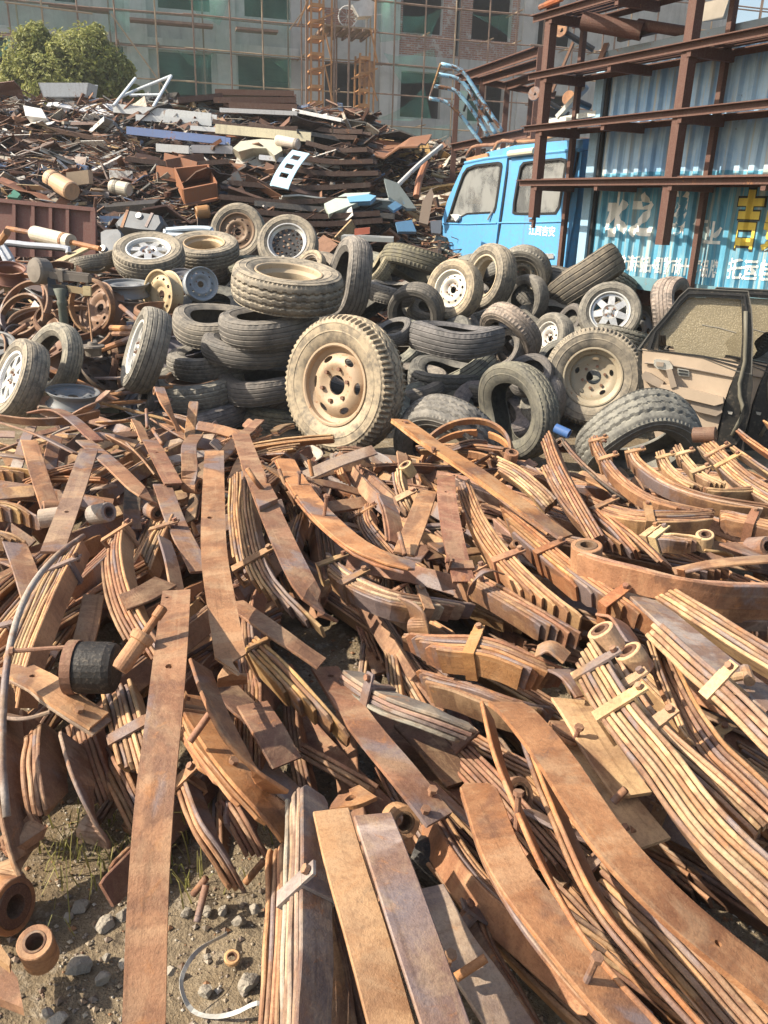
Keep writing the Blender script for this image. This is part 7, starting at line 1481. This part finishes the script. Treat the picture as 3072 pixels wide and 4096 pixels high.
# black canister lying with its lid towards the left
a, b = PZ('G', 318, 398, .42), PZ('G', 505, 402, .42); T = thing('canister', 'black burnt canister lying among the springs at left', 'canister', (a + b) / 2); L = (b - a).length
ra = .060; Mx = Matrix.Translation(a) @ rotz_to(b - a)
mesh('shell', *lathe([(.001, .0), (ra * .86, .0), (ra * .98, .012), (ra, .03), (ra, L - .02), (ra * .93, L - .004), (ra * .8, L), (.001, L)], 26, False, Mx), BLK, T, smooth=False)
mesh('lid_rim', *lathe([(ra * 1.0, -.012), (ra * 1.05, -.012), (ra * 1.05, .012), (ra * 1.0, .012)], 26, True, Mx), RUST, T, TINT['p'])
mesh('stud', *bolt_geo(PZ('G', 300, 312, .47), PZ('G', 150, 322, .47) - PZ('G', 300, 312, .47), .13, .0055), RUST, T, TINT['p'])
# rusty shock absorber rod
a, b = PZ('G', 515, 410, .50), PZ('G', 600, 262, .56); c = PZ('G', 705, 140, .60); T = thing('shock_absorber', 'ochre rusty shock absorber lying beside the black canister', 'shock absorber', (a + c) / 2)
L1, L2 = (b - a).length, (c - b).length; Mx = Matrix.Translation(a) @ rotz_to(c - a)
mesh('body', *lathe([(.001, 0), (.017, 0), (.02, .01), (.02, L1 - .012), (.025, L1 - .01), (.027, L1 + .004), (.023, L1 + .010), (.001, L1 + .010)], 20, False, Mx), RUST, T, TINT['b'])
mesh('piston_rod', *lathe([(.009, L1 + .008), (.009, L1 + L2 * .62), (.012, L1 + L2 * .64), (.012, L1 + L2 * .96), (.008, L1 + L2), (.001, L1 + L2)], 14, False, Mx), RUST, T, TINT['o'])
def rod(label, reg, pts, r, col, name='steel_rod', cat='rod', mat=RUST):
    return tag(mesh(name, *tube(catmull([PZ(reg, *p) for p in pts], 22), r, 8), mat, None, col if mat is RUST else None, smooth=True), label, cat)
rod('dark bent cable arching over the left pack down to the corner', 'E', [(360, 588, .46), (260, 660, .49), (160, 770, .50), (90, 900, .50), (40, 1080, .46), (15, 1300, .40), (10, 1560, .32), (30, 1800, .24)], .0085, TINT['g'], 'steel_cable', 'cable')
rod('thick U-bolt rod stuck through the plated leaf', 'E', [(1068, 298, .60), (1100, 345, .57), (1135, 388, .53)], .0085, TINT['o'])
for k, (reg, pts, lab) in enumerate([('E', [(1335, 258, .52), (1350, 330, .46)], 'thin pin standing below the big truck wheel'), ('E', [(1205, 300, .50), (1240, 390, .44)], 'pin standing left of the sweeping leaf'), ('G', [(820, 720, .36), (905, 600, .40)], 'short bar lying on the orange stepped pack'), ('E', [(660, 130, .44), (700, 190, .46)], 'small bolt near the tyre stack foot'), ('C', [(632, 905, .5), (636, 985, .44)], 'thin rod standing before the left stack'),
        ('H', [(990, 980, .34), (1045, 925, .37)], 'small pin lying on the dusty plate leaf'), ('I', [(1060, 470, .05), (1140, 375, .10)], 'rusty bolt lying at the edge of the gravel'), ('I', [(850, 640, .03), (890, 480, .08)], 'grey rod among the pebbles'), ('I', [(835, 520, .05), (890, 450, .09)], 'dark rod end in the grass'), ('J', [(310, 880, .25), (440, 795, .27)], 'rusty pin across the leaf beside the black strip'), ('F', [(65, 575, .46), (90, 670, .42)], 'pin standing by the brown leaning leaf'), ('F', [(340, 480, .46), (345, 540, .40)], 'bolt end beside the upright purple-brown leaf'), ('H', [(415, 0, .42), (440, 60, .36)], 'dark peg by the dark clamp')]):
    rod(lab, reg, pts, .008, jit(TINT['obp'[k % 3]]))
# loose tee bolt, plates and bushings
a, b = PZ('H', 1500, 445, .45), PZ('H', 1570, 432, .46); T = thing('tee_bolt', 'loose pale tee bolt lying on the grey-brown leaf', 'bolt', a); mesh('shank', *tube([a, b], .011, 10), RUST, T, TINT['s']); mesh('head', *tube([PZ('H', 1560, 405, .46), PZ('H', 1580, 460, .46)], .013, 10), RUST, T, TINT['s'])
def plate_on(label, reg, quad, z, th, col, name='steel_plate', tilt=.0):
    P = [PZ(reg, x, y, z + tilt * i) for i, (x, y) in enumerate(quad)]; return tag(mesh(name, *prism(P, (0, 0, -th)), RUST, None, jit(TINT[col])), label, 'plate')
plate_on('square plate lying on the broad bolted leaf', 'E', [(1085, 370), (1150, 330), (1200, 425), (1120, 460)], .535, .012, 'b')
plate_on('small strap under the square plate', 'E', [(1115, 445), (1195, 418), (1200, 430), (1122, 468)], .528, .02, 'd')
for k, (reg, x, y, z, ax, r, ln, c, lab) in enumerate([('E', 435, 490, .36, (.8, -.4, .3), .036, .09, 'g', 'grey bushing roll near the curled eye at left'), ('E', 235, 505, .35, (.9, .2, .1), .035, .1, 'g', 'bushing at the foot of the wide upright leaf'), ('I', 165, 760, .10, (.06, -.35, .93), .033, .075, 'b', 'rusty bushing tube standing in the lower left corner'), ('H', 1040, 345, .40, (.4, -.7, .3), .034, .1, 'k', 'third rolled eye hidden behind the other two'), ('F', 560, 640, .42, (.3, -.5, .8), .018, .05, 'b', 'small sleeve on the curving pack'), ('F', 545, 258, .44, (.1, -.3, .95), .030, .08, 'b', 'eye end behind the jagged dusty pack'), ('J', 70, 200, .2, (.3, -.8, .5), .035, .06, 'b', 'ring end between the bottom leaves'), ('J', 560, 90, .17, (.5, -.6, .6), .04, .05, 'p', 'rusty eye ring deep behind the arching leaf'), ('J', 770, 130, .22, (.6, -.6, .5), .03, .05, 'o', 'orange ring end behind the second arching leaf'), ('F', 1620, 635, .40, (.3, -.8, .4), .035, .08, 'b', 'eye end at the right edge of the brown leaf'), ('F', 1385, 150, .50, (.8, -.5, .2), .036, .1, 'k', 'burnt black eye in front of the car door'), ('I', 1002, 795, .02, (.1, -.2, .97), .016, .012, 't', 'small washer lying on the gravel')]):
    p = PZ(reg, x, y, z); ax = Vector(ax).normalized(); T = thing('bushing', lab, 'bushing', p, 'loose bushings and eyes'); mesh('sleeve', *ring(p, ax, r, r * .66, ln), RUST, T, jit(TINT[c])); mesh('inner_sleeve', *ring(p, ax, r * .655, r * .5, ln * 1.03), RUST, T, jit(TINT['d']))
# oval black tube in the hollow, blue pipe by the tyres, dark cylinder
a, b = PZ('J', 130, 350, .07), PZ('J', 385, 460, .05); cyl('dark_drum', 'dark cylinder lying in the shadowed hollow at the bottom', 'cylinder', a, b, .052, (.05, .045, .04), BLK)
hollow('blue_pipe', 'bright blue pipe end between the leaning tyre and the springs', 'pipe', PZ('D', 740, 985, .36), PZ('D', 800, 1012, .34), .026, (.05, .12, .30), .005, PAINTED)
plate_on('short plate at the lower left corner', 'I', [(-30, 740), (75, 880), (100, 1010), (-30, 960)], .10, .02, 'b'); plate_on('small plate above the corner plate', 'I', [(-30, 690), (45, 800), (40, 830), (-30, 780)], .14, .018, 'b')
# clutter of short stubs where pile meets tyres and rims
crnd = random.Random(21)
for i in range(270):
    if i < 110: x, y = crnd.uniform(-2.2, -.1), crnd.uniform(2.9, 4.75)
    elif i < 165: x, y = crnd.uniform(-.1, 2.2), crnd.uniform(3.3, 4.6)
    else: x, y = crnd.uniform(-1.7, .7), crnd.uniform(3.9, 4.6)
    z = crnd.uniform(.1, .36) if y < 4 else crnd.uniform(.03, .2 if y < 4.3 else .12) if x > -.5 else crnd.uniform(.05, .3); L = crnd.uniform(.1, .26); an = crnd.uniform(0, 3.14); dz = crnd.uniform(-.05, .06) * (1 if y < 4.2 else .4)
    if y > 4.55 and -.33 * y < x: continue
    k = crnd.choice((1, 1, 2, 3)); ck = crnd.choice('obpdtg'); ph = crnd.uniform(-60, 60)
    if not shows('c', i): continue
    filled('c', i, spring('%s %s %s %s' % (CN[ck], 'short' if L < .18 else 'longer', ('stub of leaf', 'pair of leaf stubs', 'triple leaf stub')[k - 1], near((x, y, z), PILEMARKS)), None, [(x - L * math.cos(an), y - L * math.sin(an), z - dz), (x, y, z + .01), (x + L * math.cos(an), y + L * math.sin(an), z + dz)], k, ph, .075, .011, ck, group='leaf stubs in the clutter behind the springs', world=True, seg=6, sa=0, sb=.04))
# ---- stones, gravel, grass, plastic strap
STONE = m_plain('field_stone', (.30, .265, .215), .95, 0, .5, 14, .9)
def stone_geo(p, r, sq, seed):
    bm = bmesh.new(); bmesh.ops.create_icosphere(bm, subdivisions=3, radius=1); an = seed * 1.7
    out = []; cr = random.Random(int(seed * 10)); cuts_ = [(Vector((cr.gauss(0, 1), cr.gauss(0, 1), cr.gauss(0, 1))).normalized(), r * cr.uniform(.38, .7)) for _ in range(9)]
    for v in bm.verts:
        d = v.co.normalized(); k = 1 + .32 * noise.noise(d * 1.5 + Vector((seed, 0, 0))) + .14 * noise.noise(d * 3.3 + Vector((0, seed, 0))); q = Vector((d.x * r * sq[0], d.y * r * sq[1], d.z * r * sq[2])) * k
        for pn, pd in cuts_: 
            e = q.dot(pn) - pd
            if e > 0: q -= pn * e
        out.append(Vector((q.x * math.cos(an) - q.y * math.sin(an), q.x * math.sin(an) + q.y * math.cos(an), q.z)) + p)
    fs = [tuple(v.index for v in f.verts) for f in bm.faces]; bm.free(); return out, fs
for i, (x, y, r, lab) in enumerate([(805, 600, .034, 'first of three pale pebbles in a row beside the long leaf'), (895, 595, .030, 'middle pebble of the pale row beside the long leaf'), (965, 590, .034, 'third pebble of the pale row'), (1035, 635, .040, 'brownish pebble right of the pale row'), (455, 640, .055, 'large pale angular stone below the dark leaf tip'), (350, 575, .050, 'grey flat stone near the huge eye'), (345, 825, .055, 'pinkish stone in the lower left gravel'), (440, 880, .038, 'light grey stone right of the pinkish one'), (525, 610, .040, 'pale stone touching the long leaf'), (495, 505, .045, 'dark grey stone under the grass stalks'), (890, 940, .045, 'slaty flat stone near the white strap'), (1070, 910, .055, 'long slate chip beside the strapped pack'), (255, 1065, .045, 'tan stone at the bottom edge'), (205, 1040, .032, 'small tan stone by the bottom edge'), (460, 790, .028, 'small white stone among the gravel'), (1100, 585, .03, 'small stone by the strapped pack foot'), (900, 790, .022, 'tiny tan stone near the washer'), (535, 820, .03, 'white stone half under the long leaf'), (740, 850, .03, 'whitish chip right of the long leaf'), (300, 620, .03, 'dark pebble near the huge eye')]):
    p = PZ('I', x, y, .012); o = mesh('stone', *stone_geo(p, r * .5, (1, crnd.uniform(.6, .9), crnd.uniform(.4, .7)), i * 3.1), STONE, smooth=True); o.data.set_sharp_from_angle(angle=R(16)); tag(o, lab, 'stone', 'stones on the bare ground at lower left')
GRAV = m_frag('gravel_bits', [(0, (.24, .19, .13)), (.3, (.18, .15, .12)), (.5, (.30, .26, .20)), (.66, (.11, .085, .06)), (.82, (.22, .11, .05)), (.92, (.38, .35, .30))])
vs, fs = [], []
for i in range(14000):
    x, y = crnd.uniform(-1.3, .9), crnd.uniform(.85, 2.6); r = crnd.uniform(.0015, .007) * crnd.choice((.6, 1, 1, 1.8)); z = ground_z(x, y) + r * .3; k = len(vs)
    q = [Vector((crnd.uniform(.6, 1) * sx, crnd.uniform(.5, 1) * sy, crnd.uniform(.4, .7) * sz)) * r for sx, sy, sz in ((1, 0, 0), (-1, 0, 0), (0, 1, 0), (0, -1, 0), (0, 0, 1), (0, 0, -1))]
    vs += [Vector((x, y, z)) + v for v in q]; fs += [tuple(k + j for j in f) for f in ((0, 2, 4), (2, 1, 4), (1, 3, 4), (3, 0, 4), (2, 0, 5), (1, 2, 5), (3, 1, 5), (0, 3, 5))]
tag(stuff(mesh('gravel', vs, fs, GRAV)), 'loose gravel on the bare ground in front', 'gravel')
GRASS = m_leaf('dry_grass', (.16, .17, .04), (.42, .36, .14)); vs, fs = [], []
for (x, y, n, h) in ((450, 420, 22, .12), (360, 380, 18, .11), (540, 470, 14, .10), (250, 330, 16, .09), (780, 430, 18, .08), (320, 520, 10, .12), (1160, 420, 12, .06), (820, 520, 10, .06), (140, 400, 10, .08), (480, 250, 14, .1), (700, 330, 12, .09)):
    c = PZ('I', x, y, .0)
    for i in range(n):
        p = c + Vector((crnd.gauss(0, .05), crnd.gauss(0, .05), 0)); a = crnd.uniform(0, 6.28); hh = h * crnd.uniform(.5, 1.2); ln = crnd.uniform(.3, 1.2) * hh; w = crnd.uniform(.0012, .0028); sd2 = Vector((-math.sin(a), math.cos(a), 0)) * w; d = Vector((math.cos(a), math.sin(a), 0))
        k = len(vs); prev = [p, p + d * ln * .25 + Vector((0, 0, hh * .6)), p + d * ln * .6 + Vector((0, 0, hh)), p + d * ln + Vector((0, 0, hh * .85))]
        for j, q in enumerate(prev): f = 1 - j * .28; vs += [q - sd2 * f, q + sd2 * f]
        fs += [(k + 2 * j, k + 2 * j + 1, k + 2 * j + 3, k + 2 * j + 2) for j in range(3)]
tag(stuff(mesh('grass', vs, fs, GRASS)), 'dry grass and weeds growing through the gravel', 'grass')
P = catmull([PZ('I', x, y, z) for x, y, z in ((980, 690, .02), (860, 760, .06), (795, 850, .07), (785, 930, .05), (830, 1020, .015), (920, 1048, .012), (1020, 1030, .03), (1110, 990, .05), (1180, 1010, .03))], 34); vs, fs = [], []
for i, p in enumerate(P):
    t = (P[min(i + 1, 33)] - P[max(i - 1, 0)]).normalized(); tw = 1.3 - 2.0 * sst(.25, .6, i / 33) + .5 * math.sin(i * .5); s, u = frame_of(t); w = (s * math.cos(tw) + u * math.sin(tw)) * .0042; nn = (u * math.cos(tw) - s * math.sin(tw)) * .0006
    vs += [p - w - nn, p + w - nn, p + w + nn, p - w + nn]
for i in range(33):
    for k in range(4): k2 = (k + 1) % 4; fs.append((i * 4 + k, i * 4 + k2, (i + 1) * 4 + k2, (i + 1) * 4 + k))
tag(mesh('packing_strap', vs, fs, m_plain('white_strap', (.42, .41, .38), .5, 0, .2)), 'curled white plastic packing strap on the gravel', 'strap')
# ---- rings, rods and rim pieces jumbled round the scale
for i in range(14):
    x, y = crnd.uniform(-2.9, -1.5), crnd.uniform(5.5, 6.8); z = crnd.uniform(.05, .38); Rr = crnd.uniform(.17, .30); ax = Vector((crnd.gauss(0, .4), crnd.gauss(-.3, .4), 1)).normalized()
    Mx = Matrix.Translation((x, y, z)) @ rotz_to(ax); a0 = crnd.uniform(0, 6); arc = crnd.choice((6.28, 6.0, 4.5, 3.2)); tk = crnd.uniform(.010, .02)
    cc = crnd.choice('pdddg')
    if not shows('r', i): continue
    o = mesh('lock_ring', *tube([Mx @ Vector((Rr * math.cos(a0 + arc * k / 24), Rr * math.sin(a0 + arc * k / 24), 0)) for k in range(25)], tk, 6), RUST, None, jit(TINT[cc], .25)); filled('r', i, o); tag(o, ('full' if arc > 5 else 'broken') + ' rusty ring jumbled ' + near((x, y, z), PILEMARKS), 'ring', 'rusty rings jumbled round the scale')
for i in range(26):
    x, y = crnd.uniform(-2.7, -1.4), crnd.uniform(5.0, 6.6); z = crnd.uniform(.05, .4); an = crnd.uniform(-.6, .9); L = crnd.uniform(.12, .4); d = Vector((math.cos(an), math.sin(an), crnd.uniform(-.3, .3))) * L
    rr_, cc = crnd.uniform(.008, .02), crnd.choice('pbdgot')
    if not shows('d', i): continue
    o = mesh('steel_rod', *(tube([Vector((x, y, z)) - d, Vector((x, y, z)) + d], rr_, 7) if i % 2 else beam(Vector((x, y, z)) - d, Vector((x, y, z)) + d, .05, .012)), RUST, None, jit(TINT[cc], .25)); filled('d', i, o); tag(o, ('round' if i % 2 else 'flat') + ' rusty rod jumbled ' + near((x, y, z), PILEMARKS), 'rod', 'rods jumbled round the scale')

for i in range(26):
    x, y = crnd.uniform(-3.0, -1.5), crnd.uniform(5.6, 7.0); z = crnd.uniform(.06, .42); Rm = crnd.uniform(.17, .22); ax = Vector((crnd.gauss(0, .5), crnd.gauss(-.4, .4), .9)).normalized()
    sp_, c0_, dk = crnd.uniform(0, 6), crnd.choice(((.14, .075, .05), (.10, .10, .11), (.20, .12, .07), (.07, .05, .04))), crnd.choice(('small', 'deep'))
    if not shows('w', i): continue
    T = filled('w', i, thing('wheel', '%s steel wheel without tyre jumbled %s' % ('dark grey' if c0_[2] > .1 else 'rusty', near((x, y, z), PILEMARKS)), 'wheel', (x, y, z), 'bare wheels jumbled round the scale')); Mr = Matrix.Translation((x, y, z)) @ rotz_to(ax, sp_) @ Matrix.Diagonal((Rm, Rm, Rm * .6, 1)); c = jit(c0_, .2)
    inst('rim', BARREL, T, Mr, c, world=True); inst('disc', DISC[dk], T, Mr, c, world=True)
# ================================================================== THIN DUSTY AIR over the yard
hz = bpy.data.materials.new('dusty_air'); hz.use_nodes = True; ht = hz.node_tree; ht.nodes.clear()
ho = ht.nodes.new('ShaderNodeOutputMaterial'); hv = ht.nodes.new('ShaderNodeVolumePrincipled'); ht.links.new(hv.outputs[0], ho.inputs['Volume'])
hv.inputs['Color'].default_value = (.86, .9, .95, 1); hv.inputs['Density'].default_value = .0017; hv.inputs['Anisotropy'].default_value = .2
o = mesh('haze', *abox(-60, 60, -4, 75, -1.5, 17), hz); o['kind'] = 'stuff'; o['label'] = 'thin dusty air over the scrapyard'; o['category'] = 'haze'

# ================================================================== WORDING: look-alikes that share a description are told apart by their order
ORD = ('leftmost', 'second from left', 'third from left', 'fourth from left', 'fifth from left', 'sixth from left', 'seventh from left', 'eighth from left', 'ninth from left', 'tenth from left', 'eleventh from left', 'twelfth from left')
bylab = {}
for o in sc.objects:
    if o.parent is None and o.get('category'): bylab.setdefault(o['label'], []).append(o)
NUMW = ('two', 'three', 'four', 'five', 'six', 'seven', 'eight', 'nine', 'ten', 'eleven', 'twelve')
for lab, os_ in bylab.items():
    if 1 < len(os_) <= 12:
        for k, o in enumerate(sorted(os_, key=lambda o: pix(WL[o.name])[0])):
            w = lab.split(); o['label'] = lab + (', the %s one' % ('left', 'right')[k] if len(os_) == 2 else ', ' + ORD[k] if len(w) < 13 else '')
